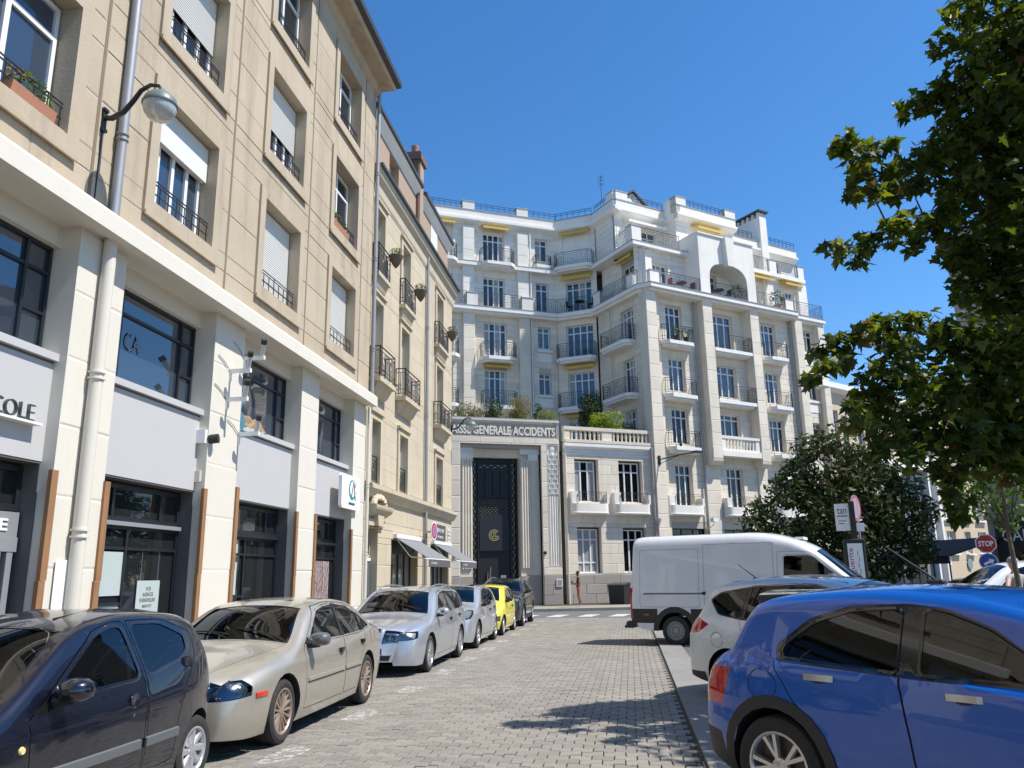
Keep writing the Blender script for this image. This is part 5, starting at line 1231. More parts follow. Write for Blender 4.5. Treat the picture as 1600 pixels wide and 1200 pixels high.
# ------------------------------------------------------------------ buildings on the right
FR = Frame((14.51, 57.81), 45)
MO = thing('modern_building', 'beige modern building with tall glazed front behind the magnolia', 'building', tuple(FR.P(6, 0, 0)))
mops = [(1.2, 1.9, 5.6, 13.0), (2.3, 3.1, 5.4, 12.7), (4.3, 5.2, 9.8, 12.7), (6.2, 7.1, 9.8, 12.7), (8.2, 9.1, 9.8, 12.7), (10.2, 11.1, 9.8, 12.7)]
BEIGE = mat('beige_render', (.56, .45, .32), .85, noise=(.8, .3, (.48, .39, .28)), streak=(2, .35, (.4, .32, .24)))
b = FR.mb(); wall(b, -.4, 12.2, 0, 14.6, mops, -.6, .3); b.build('wall', BEIGE, MO)
for o in mops: window(MO, FR, o[0], o[1], o[2], o[3], -.8, cols=1, rows=(.33, .66), glass=GL_BLUE, fm=FRAMEW, fr=.08)
b = FR.mb(); b.prism([(-.6, 14.3), (-.1, 14.5), (-.1, 14.9), (-.6, 15.0)], -.4, 12.4, ax=0); b.box((3.4, -.6, 9.05), (12.0, .9, 9.3)); b.box((3.4, -.55, 9.3), (12, .5, 9.6)); b.build('cornice', SLABW, MO)
b = FR.mb(); b.box((-.4, -10, 0), (12.2, -.95, 14.6)); b.build('building_core', DGREY, MO)
for i in range(7):
    for k in range(4):
        window(MO, FR, 3.6+i*1.15, 4.72+i*1.15, .2+k*2.15, 2.3+k*2.15, .1, cols=1, glass=GL_SHOP if (i+k) % 3 else GL_BLUE, fm=FRAMEW if (i == 6 and k) else FRAMEB, fr=.06, name='glazed_panel')
b = FR.mb(); b.box((3.5, -.6, 0), (11.8, .05, 8.9)); b.build('glazing_core', BLACKP, MO)
b = FR.mb(); b.box((11.75, -.6, 0), (12.0, .45, 9.05)); b.box((13.05, -.6, 0), (13.35, .45, 10.4)); b.box((12.0, -.6, 9.6), (13.05, .3, 10.4)); b.build('white_frame', SLABW, MO)
for k in range(5): window(MO, FR, 12.05, 13.0, .6+k*1.8, 2.3+k*1.8, .0, cols=1, glass=GL_BLUE if k % 2 else GL_SHOP, fm=FRAMEW, fr=.07)
b = FR.mb(); b.box((12.0, -.6, 0), (13.05, -.06, 9.6)); b.build('glazing_core', BLACKP, MO)
BE = thing('beige_building', 'sunlit beige apartment house with small white windows at the far right', 'building', tuple(FR.P(18, 0, 0)))
bops = [(a, a+wd, z, z+1.75) for a, wd in ((14.2, .55), (15.2, 1.5), (18.2, 1.1), (20.6, 1.5), (23.4, 1.5)) for z in (2.9, 5.6, 8.4, 11.2)]
b = FR.mb(); wall(b, 13.36, 27.6, 0, 15, bops, -.3, .3); b.build('wall', mat('sand_render', (.60, .47, .32), .85, noise=(.8, .35, (.5, .39, .27)), streak=(2, .45, (.4, .31, .22))), BE)
for o in bops:
    window(BE, FR, o[0], o[1], o[2], o[3], -.52, cols=2 if o[1]-o[0] > 1 else 1, glass=GL_DARK, fm=FRAMEW, fr=.07, mul=.08, curtain=.35)
    b = FR.mb(); b.box((o[0]-.12, -.5, o[2]-.14), (o[1]+.12, -.08, o[2]-.02)); b.build('window_sill', BRICK if o[2] > 8 else SLABW, BE)
b = FR.mb(); b.box((13.36, -10, 0), (27.6, -.62, 15)); b.box((13.36, -.4, 15), (27.6, .1, 15.3)); b.build('building_core', BEIGE, BE)
for u in (13.6, 23.3): downpipe(BE, FR, u, -.2, 0, 15, .06, ZINC)
for u, z, r_, lab, m in ((14.9, 2.35, .34, 'small square sign with dark ring on the beige house wall', 'sq'), (18.3, 2.05, .42, 'round grey sign high on the beige house wall above the black awning', 'rd')):
    t = thing('wall_sign', lab, 'sign', tuple(FR.P(u, 0, z)))
    if m == 'sq': b = FR.mb(); b.box((u-r_, -.3, z-r_), (u+r_, -.24, z+r_)); b.build('plate', WHITE, t); disc_sign(t, FR.P(u, -.2, z), FR.n, r_*.6, [(r_*.6, SIGNB), (r_*.35, FRAMEG)])
    else: disc_sign(t, FR.P(u, -.2, z), FR.n, r_, [(r_, FRAMEG), (r_*.8, mat('grey_blue_sign', (.2, .25, .3), .5))])
FD = Frame((14.45, 35.3), 135)
DK = thing('corner_building', 'shaded grey building at the right edge with black shopfront and pale lettering', 'building', tuple(FD.P(2, 0, 0)))
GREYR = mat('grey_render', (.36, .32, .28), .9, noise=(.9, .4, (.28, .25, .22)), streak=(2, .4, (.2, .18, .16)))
dops = [(a, a+1.1, z, z+1.9) for a in (1.2, 4.2, 7.2) for z in (4.3, 7.4, 10.5)]
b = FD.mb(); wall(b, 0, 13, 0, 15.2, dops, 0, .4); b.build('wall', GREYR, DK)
for o in dops:
    window(DK, FD, o[0], o[1], o[2], o[3], -.3, cols=2, glass=GL_DARK, fr=.07, mul=.08)
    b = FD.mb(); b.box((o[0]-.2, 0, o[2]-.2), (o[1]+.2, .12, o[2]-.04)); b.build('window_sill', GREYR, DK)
b = FD.mb(); b.box((0, -9, 0), (13, -.42, 15.2)); b.prism([(.0, 15.0), (.5, 15.2), (.5, 15.5), (-3, 17.4), (-3, 15)], -.2, 13, ax=0); b.build('roof', SLATE, DK)
b = FD.mb(); b.box((0, -.41, 0), (.02, -9, 15.2)); b.box((-.05, 0, 3.6), (13, .14, 3.8)); b.build('string_course', GREYR, DK)
for a in (2.5, 6.0):
    b = FD.mb(); b.box((a, -3.2, 15.2), (a+1.6, -.3, 17.4)); b.build('dormer', GREYR, DK)
b = FD.mb(); b.box((.3, 0, .1), (12.8, .12, 3.55)); b.build('shopfront', BLACKP, DK)
text('shop_letters', 'CANCEL L', FD, .55, .125, 2.72, .46, 2.5, SLABW, DK, .01)
for a in (1.0, 3.2, 5.4): window(DK, FD, a, a+1.8, .4, 2.4, .13, cols=2, glass=GL_NIGHT, fm=FRAMEB, fr=.06, name='shop_window')
t = thing('cafe_awning', 'long black cafe awning sloping down in front of the beige house', 'awning', (13.6, 35.4, 2.4))
b = MB(); A, B_ = Vector((14.9, 34.8, 2.95)), Vector((13.4, 39.6, 2.95)); o = Vector((-2.6, -.9, -.75))
b.add([A, B_, B_+o, A+o, A+Vector((0, 0, -.05)), B_+Vector((0, 0, -.05)), B_+o+Vector((0, 0, -.05)), A+o+Vector((0, 0, -.05))], [(0, 1, 2, 3), (7, 6, 5, 4), (0, 3, 7, 4), (1, 5, 6, 2), (2, 6, 7, 3), (0, 4, 5, 1)]); b.build('canopy', mat('black_canvas', (.015, .015, .017), .85), t)
b = MB(); q = Vector((0, 0, -.3)); b.add([A+o, B_+o, B_+o+q, A+o+q], [(0, 1, 2, 3)]); b.build('valance', mat('black_canvas', (.015, .015, .017), .85), t)
b = MB()
for p in (A+o, B_+o, (A+B_)/2+o): b.cyl(p, (p.x, p.y, 0), .03, n=6)
b.build('leg', FRAMEB, t)
# ------------------------------------------------------------------ cars
def pchip(pts):
    xs = np.array([p[0] for p in pts], float); ys = np.array([p[1] for p in pts], float)
    h = np.diff(xs); dl = np.diff(ys)/h; n = len(xs); d = np.zeros(n)
    for i in range(1, n-1):
        if dl[i-1]*dl[i] > 0:
            w1, w2 = 2*h[i]+h[i-1], h[i]+2*h[i-1]; d[i] = (w1+w2)/(w1/dl[i-1]+w2/dl[i])
    d[0] = dl[0]; d[-1] = dl[-1]
    def f(x):
        x = np.clip(x, xs[0], xs[-1]); i = np.clip(np.searchsorted(xs, x, side='right')-1, 0, n-2)
        t = (x-xs[i])/h[i]; a = h[i]
        return (1+2*t)*(1-t)**2*ys[i] + t*(1-t)**2*a*d[i] + t*t*(3-2*t)*ys[i+1] + t*t*(t-1)*a*d[i+1]
    return f
def inpoly(x, y, poly):
    c = False; j = len(poly)-1
    for i in range(len(poly)):
        (xi, yi), (xj, yj) = poly[i], poly[j]
        if (yi > y) != (yj > y) and x < (xj-xi)*(y-yi)/(yj-yi)+xi: c = not c
        j = i
    return c
def inset(poly, d):
    """offset a polygon inwards by d (positive = smaller)"""
    n = len(poly); A = sum(poly[i][0]*poly[(i+1) % n][1]-poly[(i+1) % n][0]*poly[i][1] for i in range(n)); s = 1 if A > 0 else -1
    out = []
    for i in range(n):
        p0, p1, p2 = Vector(poly[i-1]), Vector(poly[i]), Vector(poly[(i+1) % n])
        e1, e2 = (p1-p0).normalized(), (p2-p1).normalized(); n1, n2 = Vector((-e1.y, e1.x))*s, Vector((-e2.y, e2.x))*s
        m = n1+n2; k = m.length_squared
        q = p1 + (m*(2*d/k) if k > .3 else n1*d)
        out.append((q.x, q.y))
    return out
def rounded(poly, r, k=3):
    out = []; n = len(poly)
    for i in range(n):
        p0, p1, p2 = Vector(poly[i-1]), Vector(poly[i]), Vector(poly[(i+1) % n])
        a, c = p0-p1, p2-p1; ra = min(r, a.length*.4, c.length*.4); A, C_ = p1+a.normalized()*ra, p1+c.normalized()*ra
        for j in range(k+1):
            t = j/k; q = A*(1-t)**2 + p1*2*t*(1-t) + C_*t*t; out.append((q.x, q.y))
    return out
def cut(bm, poly):
    x0, x1 = min(p[0] for p in poly), max(p[0] for p in poly); y0, y1 = min(p[1] for p in poly), max(p[1] for p in poly)
    n = len(poly)
    fs = [f for f in bm.faces if min(v.co.x for v in f.verts) <= x1 and max(v.co.x for v in f.verts) >= x0 and min(v.co.y for v in f.verts) <= y1 and max(v.co.y for v in f.verts) >= y0]
    for i in range(n):
        p, q = Vector((*poly[i], 0)), Vector((*poly[(i+1) % n], 0)); d = q-p
        if d.length < 1e-5: continue
        ax, bx = min(p.x, q.x)-.06, max(p.x, q.x)+.06; ay, by = min(p.y, q.y)-.06, max(p.y, q.y)+.06
        g = [f for f in fs if f.is_valid and min(v.co.x for v in f.verts) <= bx and max(v.co.x for v in f.verts) >= ax and min(v.co.y for v in f.verts) <= by and max(v.co.y for v in f.verts) >= ay]
        if not g: continue
        geom = list({e for f in g for e in f.edges}) + list({v for f in g for v in f.verts}) + g
        gs = set(g)
        r = bmesh.ops.bisect_plane(bm, geom=geom, dist=1e-5, plane_co=p, plane_no=Vector((-d.y, d.x, 0)).normalized())
        nf = [x for x in r['geom'] if isinstance(x, bmesh.types.BMFace)]
        fs = [f for f in fs if f.is_valid and f not in gs] + nf
class Shell:
    """car shell from a side profile: two side patches and a top patch that share their edge"""
    def __init__(s, S):
        s.S = S; s.L = S['L']; s.top = pchip(S['top']); s.bot = pchip(S['bot']); s.plan = pchip(S['plan']); s.belt = pchip(S['belt']); s.rr = pchip(S['round']); s.bul = pchip(S['bulge'])
        xs = np.concatenate([np.linspace(0, .12, 160)[:-1], np.linspace(.12, s.L-.12, 1200)[:-1], np.linspace(s.L-.12, s.L, 160)]); zs = s.top(xs)
        ln = np.concatenate([[0], np.cumsum(np.hypot(np.diff(xs), np.diff(zs)))]); s.T = ln[-1]; s._x, s._z, s._s = xs, zs, ln
        N = S.get('n', 84); sig = np.linspace(0, s.T, N); s.sx = np.interp(sig, ln, xs); s.sig = sig
        s.tum = S.get('tumble', .36)
    def xs_(s, sig): return float(np.interp(sig, s._s, s._x))
    def sig_x(s, x): return float(np.interp(x, s._x, s._s))
    def sig_nose(s, z): i = int(np.argmax(s._z >= z)); return float(s._s[i])
    def sig_tail(s, z): i = len(s._z)-1-int(np.argmax(s._z[::-1] >= z)); return float(s._s[i])
    def slope(s, x):
        e = .004; a, c = max(0, x-e), min(s.L, x+e); return float((s.top(c)-s.top(a))/(c-a))
    def Y0(s, x, z):
        zb, bl, w = float(s.bot(x)), float(s.belt(x)), float(s.plan(x))
        t = (z-zb)/max(.05, bl-zb)
        if t <= 1:
            y = w*(1 - s.S.get('tuck', .07)*max(0, .45-t)**2/.2 - .045*max(0, (t-.62)/.38)**2)
            for (z0, dz, am) in s.S.get('crease', ()): y += am*math.exp(-((z-z0)/dz)**2)
        else:
            y = w*s.S.get('shoulder', .955) - (z-bl)*s.tum - .05*(z-bl)**2
        return y
    def Y(s, x, z):
        y = s.Y0(x, z); r = float(s.rr(x)); d = max(0, (float(s.top(x))-z)/math.sqrt(1+s.slope(x)**2))
        if d < r: y -= r - math.sqrt(max(0, r*r-(r-d)**2))
        return max(.02, y)
    def ye(s, x): return s.Y(x, float(s.top(x)))
    def P(s, x, z, sgn, out=0.0): return Vector((x, sgn*(s.Y(x, z)+out), z))
    def Ptop(s, sig, f, out=0.0):
        x = s.xs_(sig); z = float(s.top(x)); k = s.slope(x); n = Vector((-k, 0, 1)).normalized(); bu = float(s.bul(x))
        return Vector((x, f*s.ye(x), z)) + n*(bu*(1-abs(f)**2.2)+out)
    def side(s, regions, holes, gaps):
        bm = bmesh.new(); ts = [1-(1-t)**1.7 for t in np.linspace(0, 1, 20)]; grid = []
        for x in s.sx:
            zb, zt = float(s.bot(x)), float(s.top(x)); zb = min(zb, zt-.004)
            grid.append([bm.verts.new((x, zb+(zt-zb)*t, 0)) for t in ts])
        for i in range(len(grid)-1):
            if s.sx[i+1]-s.sx[i] < 1e-6: continue
            for j in range(len(ts)-1): bm.faces.new((grid[i][j], grid[i+1][j], grid[i+1][j+1], grid[i][j+1]))
        for poly in holes: cut(bm, poly)
        for _, poly in regions: cut(bm, poly)
        for poly in gaps: cut(bm, poly); cut(bm, inset(poly, .007))
        gi = [(p, inset(p, .007)) for p in gaps]
        out = {}
        for f in bm.faces:
            c = f.calc_center_median(); x, z = c.x, c.y
            if any(inpoly(x, z, p) for p in holes): continue
            g = next((n for n, p in regions if inpoly(x, z, p)), None)
            if g is None and any(inpoly(x, z, p) and not inpoly(x, z, q) for p, q in gi): g = 'panel_gap'
            if g is None:
                for k, (p, q) in enumerate(gi):
                    if inpoly(x, z, q): g = ('door', k); break
            out.setdefault(g or 'body', []).append([(v.co.x, v.co.y) for v in f.verts])
        bm.free(); return out
    def topp(s, regions, gaps):
        bm = bmesh.new(); fs = np.concatenate([[-1, -.97, -.92], np.linspace(-.85, .85, 17), [.92, .97, 1]]); grid = [[bm.verts.new((sg, f, 0)) for f in fs] for sg in s.sig]
        for i in range(len(grid)-1):
            for j in range(len(fs)-1): bm.faces.new((grid[i][j], grid[i+1][j], grid[i+1][j+1], grid[i][j+1]))
        for _, poly in regions: cut(bm, poly)
        gi = []
        for p in gaps:
            q = [(a, c) for a, c in inset([(x, y*.8) for x, y in p], .006)]; q = [(a, c/.8) for a, c in q]; cut(bm, p); cut(bm, q); gi.append((p, q))
        out = {}
        for f in bm.faces:
            c = f.calc_center_median(); g = next((n for n, p in regions if inpoly(c.x, c.y, p)), None)
            if g is None and any(inpoly(c.x, c.y, p) and not inpoly(c.x, c.y, q) for p, q in gi): g = 'panel_gap'
            out.setdefault(g or 'body', []).append([(v.co.x, v.co.y) for v in f.verts])
        bm.free(); return out
def polymesh(name, polys, mats, parent, merge=True, offs=0.0):
    """polys: list of lists of 3-D points"""
    idx = {}; vs = []; fs = []
    for p in polys:
        f = []
        for q in p:
            k = (round(q[0], 4), round(q[1], 4), round(q[2], 4))
            if k not in idx: idx[k] = len(vs); vs.append(k)
            if not f or f[-1] != idx[k]: f.append(idx[k])
        if len(f) > 2 and f[0] == f[-1]: f.pop()
        if len(set(f)) > 2: fs.append(tuple(f))
    me = bpy.data.meshes.new(name); me.from_pydata(vs, [], fs)
    for m in (mats if isinstance(mats, (list, tuple)) else [mats]): me.materials.append(m)
    me.polygons.foreach_set('use_smooth', [True]*len(fs)); me.update()
    return link(name, me, parent)
def wheel(car, spec, x, y, side, R, rim, W=.205, style=None):
    """tyre, rim and spokes; side = +1/-1, the outer face looks that way"""
    style = style or spec.get('rim', ('alloy', 10)); m = spec.get('rim_mat', ALLOY)
    b = MB(); w = W/2
    prof = [(rim-.005, -w*.85), (rim+.012, -w*.95), (R*.86, -w), (R*.965, -w*.86), (R, -w*.62), (R, -w*.2), (R-.006, -w*.17), (R-.006, -w*.10), (R, -w*.07), (R, w*.07), (R-.006, w*.10), (R-.006, w*.17), (R, w*.2), (R, w*.62), (R*.965, w*.86), (R*.86, w), (rim+.012, w*.95), (rim-.005, w*.85)]
    b.lathe([(r, h*side) for r, h in prof], n=40, ax='y')
    o = link('wheel', b.mesh('wheel', TYRE, True, 30), car, Matrix.Translation((x, y, R)))
    b = MB(); e = side
    b.lathe([(rim+.004, w*.93*e), (rim-.012, w*.95*e), (rim-.022, w*.80*e), (rim-.03, -.3*w*e)], n=36, ax='y')
    if style[0] == 'steel':   # van steel wheel
        b.lathe([(rim-.02, w*.5*e), (rim*.78, w*.42*e), (rim*.70, w*.56*e), (rim*.52, w*.62*e), (rim*.46, w*.40*e), (rim*.34, w*.42*e), (rim*.30, w*.75*e), (0, w*.78*e)], n=32, ax='y')
        for k in range(6):
            a = 2*PI*k/6; b.cyl((rim*.4*math.cos(a), w*.42*e, rim*.4*math.sin(a)), (rim*.4*math.cos(a), w*.52*e, rim*.4*math.sin(a)), .016, n=6)
    else:
        n = style[1]; wd = style[2] if len(style) > 2 else .028; tw = style[3] if len(style) > 3 else False
        b.lathe([(.0, w*.80*e), (.045, w*.78*e), (.062, w*.70*e), (.07, w*.45*e)], n=20, ax='y')
        for k in range(n):
            for s_ in ((-1, 1) if tw else (0,)):
                a = 2*PI*k/n; a2 = a + s_*style[4] if tw else a
                p0 = Vector((math.cos(a), 0, math.sin(a)))*.05; p1 = Vector((math.cos(a2), 0, math.sin(a2)))*(rim-.012)
                d = (p1-p0).normalized(); t = Vector((-d.z, 0, d.x)); h0, h1 = w*.74*e, w*.86*e
                q0, q1 = wd*.75, wd
                Y = Vector((0, 1, 0))
                vs = [p0+t*q0+Y*(h0-.02*e), p0-t*q0+Y*(h0-.02*e), p0-t*q0*.6+Y*h0, p0+t*q0*.6+Y*h0, p1+t*q1+Y*(h1-.035*e), p1-t*q1+Y*(h1-.035*e), p1-t*q1*.6+Y*h1, p1+t*q1*.6+Y*h1]
                b.add(vs, [(0, 1, 5, 4), (1, 2, 6, 5), (2, 3, 7, 6), (3, 0, 4, 7)])
        for k in range(5):
            a = 2*PI*(k+.5)/5; b.cyl((.052*math.cos(a), w*.74*e, .052*math.sin(a)), (.052*math.cos(a), w*.80*e, .052*math.sin(a)), .008, n=6)
    link('rim', b.mesh('rim', m, True, 25), o)
    b = MB(); b.lathe([(.0, w*.1*e), (rim*.8, w*.1*e), (rim*.8, w*.02*e)], n=24, ax='y'); b.lathe([(rim-.03, w*.05*e), (0, w*.0)], n=24, ax='y', m=0)
    link('brake_disc', b.mesh('brake_disc', mat('brake_steel', (.09, .085, .08), .5, metal=.6), True), o)
def circle(x, z, r, n=22, z0=-.3): return [(x+r*math.cos(2*PI*k/n), z+r*math.sin(2*PI*k/n)) for k in range(n)]
def box_part(car, name, a, b_, m, rot=None, smooth=False, c=None):
    b = MB()
    if c: b.cbox(a, b_, c)
    else: b.box(a, b_)
    return b.build(name, m, car, world=False, smooth=smooth)
def make_car(S, label, cat, loc, rz, group='parked cars'):
    sh = Shell(S); car = thing(S['name'], label, cat, loc, rz, group); PM = S['paint']
    R, rim = S['R'], S['rimr']; ax = S['axles']; Ra = S.get('arch', R+.055)
    holes = [circle(x, R+.005, Ra) for x in ax]
    regs = []; topr = []
    win_polys = []
    for k, w in enumerate(S['windows']):
        p = rounded(w, S.get('win_round', .05)); win_polys.append(p); regs.append((('window', k), p))
    for p in S.get('trim', ()): regs.append(('trim', rounded(p, .05)))
    for x in (ax if 'clad' in S else ()): regs.append(('cladding', circle(x, R+.005, Ra+S['clad'])))
    for nm, p in S.get('side_regs', ()): regs.append((nm, p))
    if 'sill' in S: regs.append(('cladding', [(S['sill'][0], -.5), (S['sill'][1], -.5), (S['sill'][1], S['sill'][2]), (S['sill'][0], S['sill'][2])]))
    sg = sh.side(regs, holes, [rounded(d, .04) for d in S['doors']])
    for nm, p in S.get('top_regs', ()):
        pts = p(sh) if callable(p) else p
        topr.append((nm, pts))
    def glassquad(x0, x1, f0, f1, n=4):
        return [(sh.sig_x(x0), -f0), *[(sh.sig_x(x0+(x1-x0)*k/n), -(f0+(f1-f0)*k/n)) for k in range(1, n)], (sh.sig_x(x1), -f1), (sh.sig_x(x1), f1), *[(sh.sig_x(x1-(x1-x0)*k/n), f1+(f0-f1)*k/n) for k in range(1, n)], (sh.sig_x(x0), f0)]
    for nm in ('windshield', 'rear_window'):
        if nm in S:
            x0, x1, f0, f1 = S[nm]; topr.append((nm, glassquad(x0, x1, f0, f1)))
            topr.append(('trim', glassquad(x0-.02, x1+.02, min(.985, f0+.03), min(.985, f1+.03))))
    tp = sh.topp(topr, [glassquad(*q) for q in S.get('top_gaps', ())])
    groups = {}
    def addside(key, polys, out=0.0):
        for sgn in (-1, 1):
            for p in polys:
                q = [sh.P(x, z, sgn, out) for x, z in p]
                groups.setdefault((key, sgn) if isinstance(key, tuple) else key, []).append(q if sgn < 0 else q[::-1])
    OUT = {'panel_gap': -.010, 'cladding': .008, 'trim': -.002}
    for k, polys in sg.items():
        o = OUT.get(k, 0.0) if not isinstance(k, tuple) else (-.008 if k[0] == 'window' else 0.0)
        addside(k, polys, o)
    for k, polys in tp.items():
        o = {'panel_gap': -.010, 'windshield': -.006, 'rear_window': -.006, 'trim': -.002, 'grille': -.03, 'headlight': .004, 'tail_light': .006}.get(k, 0)
        groups.setdefault(k, []).extend([[sh.Ptop(a, f, o) for a, f in p] for p in polys])
    for k, polys in list(sg.items())+list(tp.items()):      # reflector housings behind the clear lamp lenses
        if k != 'headlight': continue
        top_ = polys is tp.get('headlight')
        for sgn in ((1,) if top_ else (-1, 1)):
            for p in polys:
                q = [sh.Ptop(a, f, -.05) for a, f in p] if top_ else [sh.P(x, z, sgn, -.05) for x, z in p]
                groups.setdefault('lamp_housing' + ('|l' if sum(v[1] for v in q) < 0 else '|r'), []).append(q)
    MM = {'lamp_housing': S.get('hl_mat', LENSD), 'body': PM, 'glass_surround': BLACKG, 'trim': BLACKG, 'cladding': S.get('clad_mat', BLACKP), 'panel_gap': BLACKP, 'windshield': S.get('ws_glass', CGLASS), 'rear_window': S.get('rear_glass', CGLASSD), 'grille': S.get('grille_mat', BLACKP), 'headlight': CLENS, 'tail_light': REDL, 'bumper': S.get('bumper_mat', BLACKP), 'indicator': ORANGE, 'roof': S.get('roof_mat', BLACKG), 'chrome': CHROME, 'plate': PLATE, 'lower': S.get('lower_mat', BLACKP), 'tail_dark': REDD}
    for key in [k for k in groups if k in ('headlight', 'tail_light', 'trim', 'indicator', 'bumper', 'lower', 'cladding')]:
        for p in groups.pop(key):
            y = sum(q[1] for q in p)/len(p); nm = key
            if key == 'trim' and abs(y) < sh.Y0(p[0][0], p[0][2])*.93: nm = 'glass_surround'
            if nm == 'glass_surround' or (key in ('lower', 'bumper') and abs(y) < .5): groups.setdefault(nm, []).append(p)
            else: groups.setdefault(nm + ('|l' if y < 0 else '|r'), []).append(p)
    doors = {}
    for key, polys in groups.items():
        if isinstance(key, tuple) and key[0][0] == 'door':
            doors[(key[0][1], key[1])] = polymesh('door', polys, PM, car)
    for key, polys in groups.items():
        if isinstance(key, tuple):
            (kind, k), sgn = key
            if kind == 'window':
                d = S.get('win_door', {}).get(k); par = doors.get((d, sgn), car) if d is not None else car
                polymesh('window', polys, S.get('glass', CGLASSD), par)
        else: polymesh({'lower': 'lower_trim', 'trim': 'pillar_trim'}.get(key.split('|')[0], key.split('|')[0]), polys, MM.get(key.split('|')[0], PM), car)
    # rubber frame round the side windows
    for p in win_polys:
        for sgn in (-1, 1):
            b = MB(); q = inset(p, -.022); n = len(p)
            vs = [sh.P(x, z, sgn, .002) for x, z in q] + [sh.P(x, z, sgn, -.004) for x, z in p]
            b.add(vs, [(i, (i+1) % n, n+(i+1) % n, n+i) if sgn < 0 else (i, n+i, n+(i+1) % n, (i+1) % n) for i in range(n)])
            b.build('window_seal', S.get('seal', BLACKG), car, world=False)
    # wheel wells, floor
    b = MB()
    for x in ax:
        for sgn in (-1, 1):
            ps = [(x+Ra*math.cos(a), R+.005+Ra*math.sin(a)) for a in [PI*(k/16*1.3-.15) for k in range(17)]]; ps = [(px, max(pz, float(sh.bot(px))+.01)) for px, pz in ps]
            vs = []
            for px, pz in ps:
                yy = sh.Y(min(max(px, 0), sh.L), max(pz, float(sh.bot(px)))); vs += [(px, sgn*(yy-.002), pz), (px, sgn*.42, pz)]
            b.add(vs, [(2*k, 2*k+1, 2*k+3, 2*k+2) for k in range(16)])
    for i in range(len(sh.sx)-1):
        x0, x1 = sh.sx[i], sh.sx[i+1]
        if any(abs((x0+x1)/2-x) < Ra for x in ax): w0 = w1 = .5
        else: w0, w1 = sh.Y(x0, float(sh.bot(x0)))-.01, sh.Y(x1, float(sh.bot(x1)))-.01
        z0, z1 = float(sh.bot(x0))+.015, float(sh.bot(x1))+.015
        b.add([(x0, -w0, z0), (x0, w0, z0), (x1, w1, z1), (x1, -w1, z1)], [(0, 1, 2, 3)])
    b.build('underbody', BLACKP, car, world=False)
    for x in ax:
        for sgn in (-1, 1):
            yw = sh.Y(x, R+Ra*.9)-S.get('wheel_in', .02)-.1
            wheel(car, S, x, sgn*yw, sgn, R, rim, W=S.get('tyre_w', .205))
    # cabin
    cx = S['seat']   # (front seat x, rear seat x, cushion height, width)
    b = MB()
    for fx, lst in ((cx[0], (-.37, .37)),):
        for y in lst:
            b.cbox((fx-.25, y-.24, cx[2]-.16), (fx+.27, y+.24, cx[2]), .05)
            b.prism([(fx+.22, cx[2]-.02), (fx+.40, cx[2]+.58), (fx+.52, cx[2]+.58), (fx+.40, cx[2]-.05)], y-.23, y+.23, ax=1)
            b.cbox((fx+.41, y-.13, cx[2]+.62), (fx+.53, y+.13, cx[2]+.82), .05); b.box((fx+.45, y-.04, cx[2]+.55), (fx+.48, y+.04, cx[2]+.65))
    if cx[1]:
        b.cbox((cx[1]-.25, -.6, cx[2]-.14), (cx[1]+.27, .6, cx[2]), .05); b.prism([(cx[1]+.2, cx[2]-.02), (cx[1]+.38, cx[2]+.55), (cx[1]+.5, cx[2]+.55), (cx[1]+.38, cx[2]-.05)], -.6, .6, ax=1)
        for y in (-.38, .38): b.cbox((cx[1]+.38, y-.12, cx[2]+.56), (cx[1]+.48, y+.12, cx[2]+.72), .04)
    b.build('seat', SEATF, car, world=False)
    dx, dz = S['dash']
    b = MB(); b.prism([(dx-.5, dz-.5), (dx-.5, dz-.02), (dx-.1, dz+.02), (dx+.08, dz-.06), (dx+.1, dz-.5)], -S['W']+.16, S['W']-.16, ax=1)
    b.box((dx, -S['W']+.13, .3), (cx[1]+.5 if cx[1] else cx[0]+.5, S['W']-.13, .34)); b.build('dashboard', CABIN, car, world=False)
    b = MB(); c = Vector((dx+.22, S.get('drive', 1)*-.36*-1, dz-.0)); pts = [c+Vector((math.sin(a)*.06, math.cos(a)*.185, math.sin(a)*.17)) for a in [2*PI*k/16 for k in range(17)]]
    b.tube(pts, .016, n=6); b.cyl(c, c+Vector((-.2, 0, -.06)), .035, n=8); b.box((c.x-.01, c.y-.17, c.z-.02), (c.x+.01, c.y+.17, c.z+.02)); b.build('steering_wheel', CABIN, car, world=False)
    S.get('extra', lambda *a: None)(car, sh, doors)
    return car, sh
def side_box(sh, x0, x1, z0, z1, sgn, out=.02, inn=0.0, n=8, taper=.0):
    """raised strip that follows the side of the body"""
    vs = []; xs = np.linspace(x0, x1, n+1)
    for i, x in enumerate(xs):
        e = taper if i in (0, n) else 0
        for z, o in ((z0, inn), (z0+.008, out-e), (z1-.008, out-e), (z1, inn)):
            q = sh.P(x, z, sgn, o); vs.append(q)
    fs = [(4*i+k, 4*i+4+k, 4*i+5+k, 4*i+1+k) for i in range(n) for k in range(3)] + [(0, 1, 2, 3), (4*n+3, 4*n+2, 4*n+1, 4*n)]
    return vs, fs
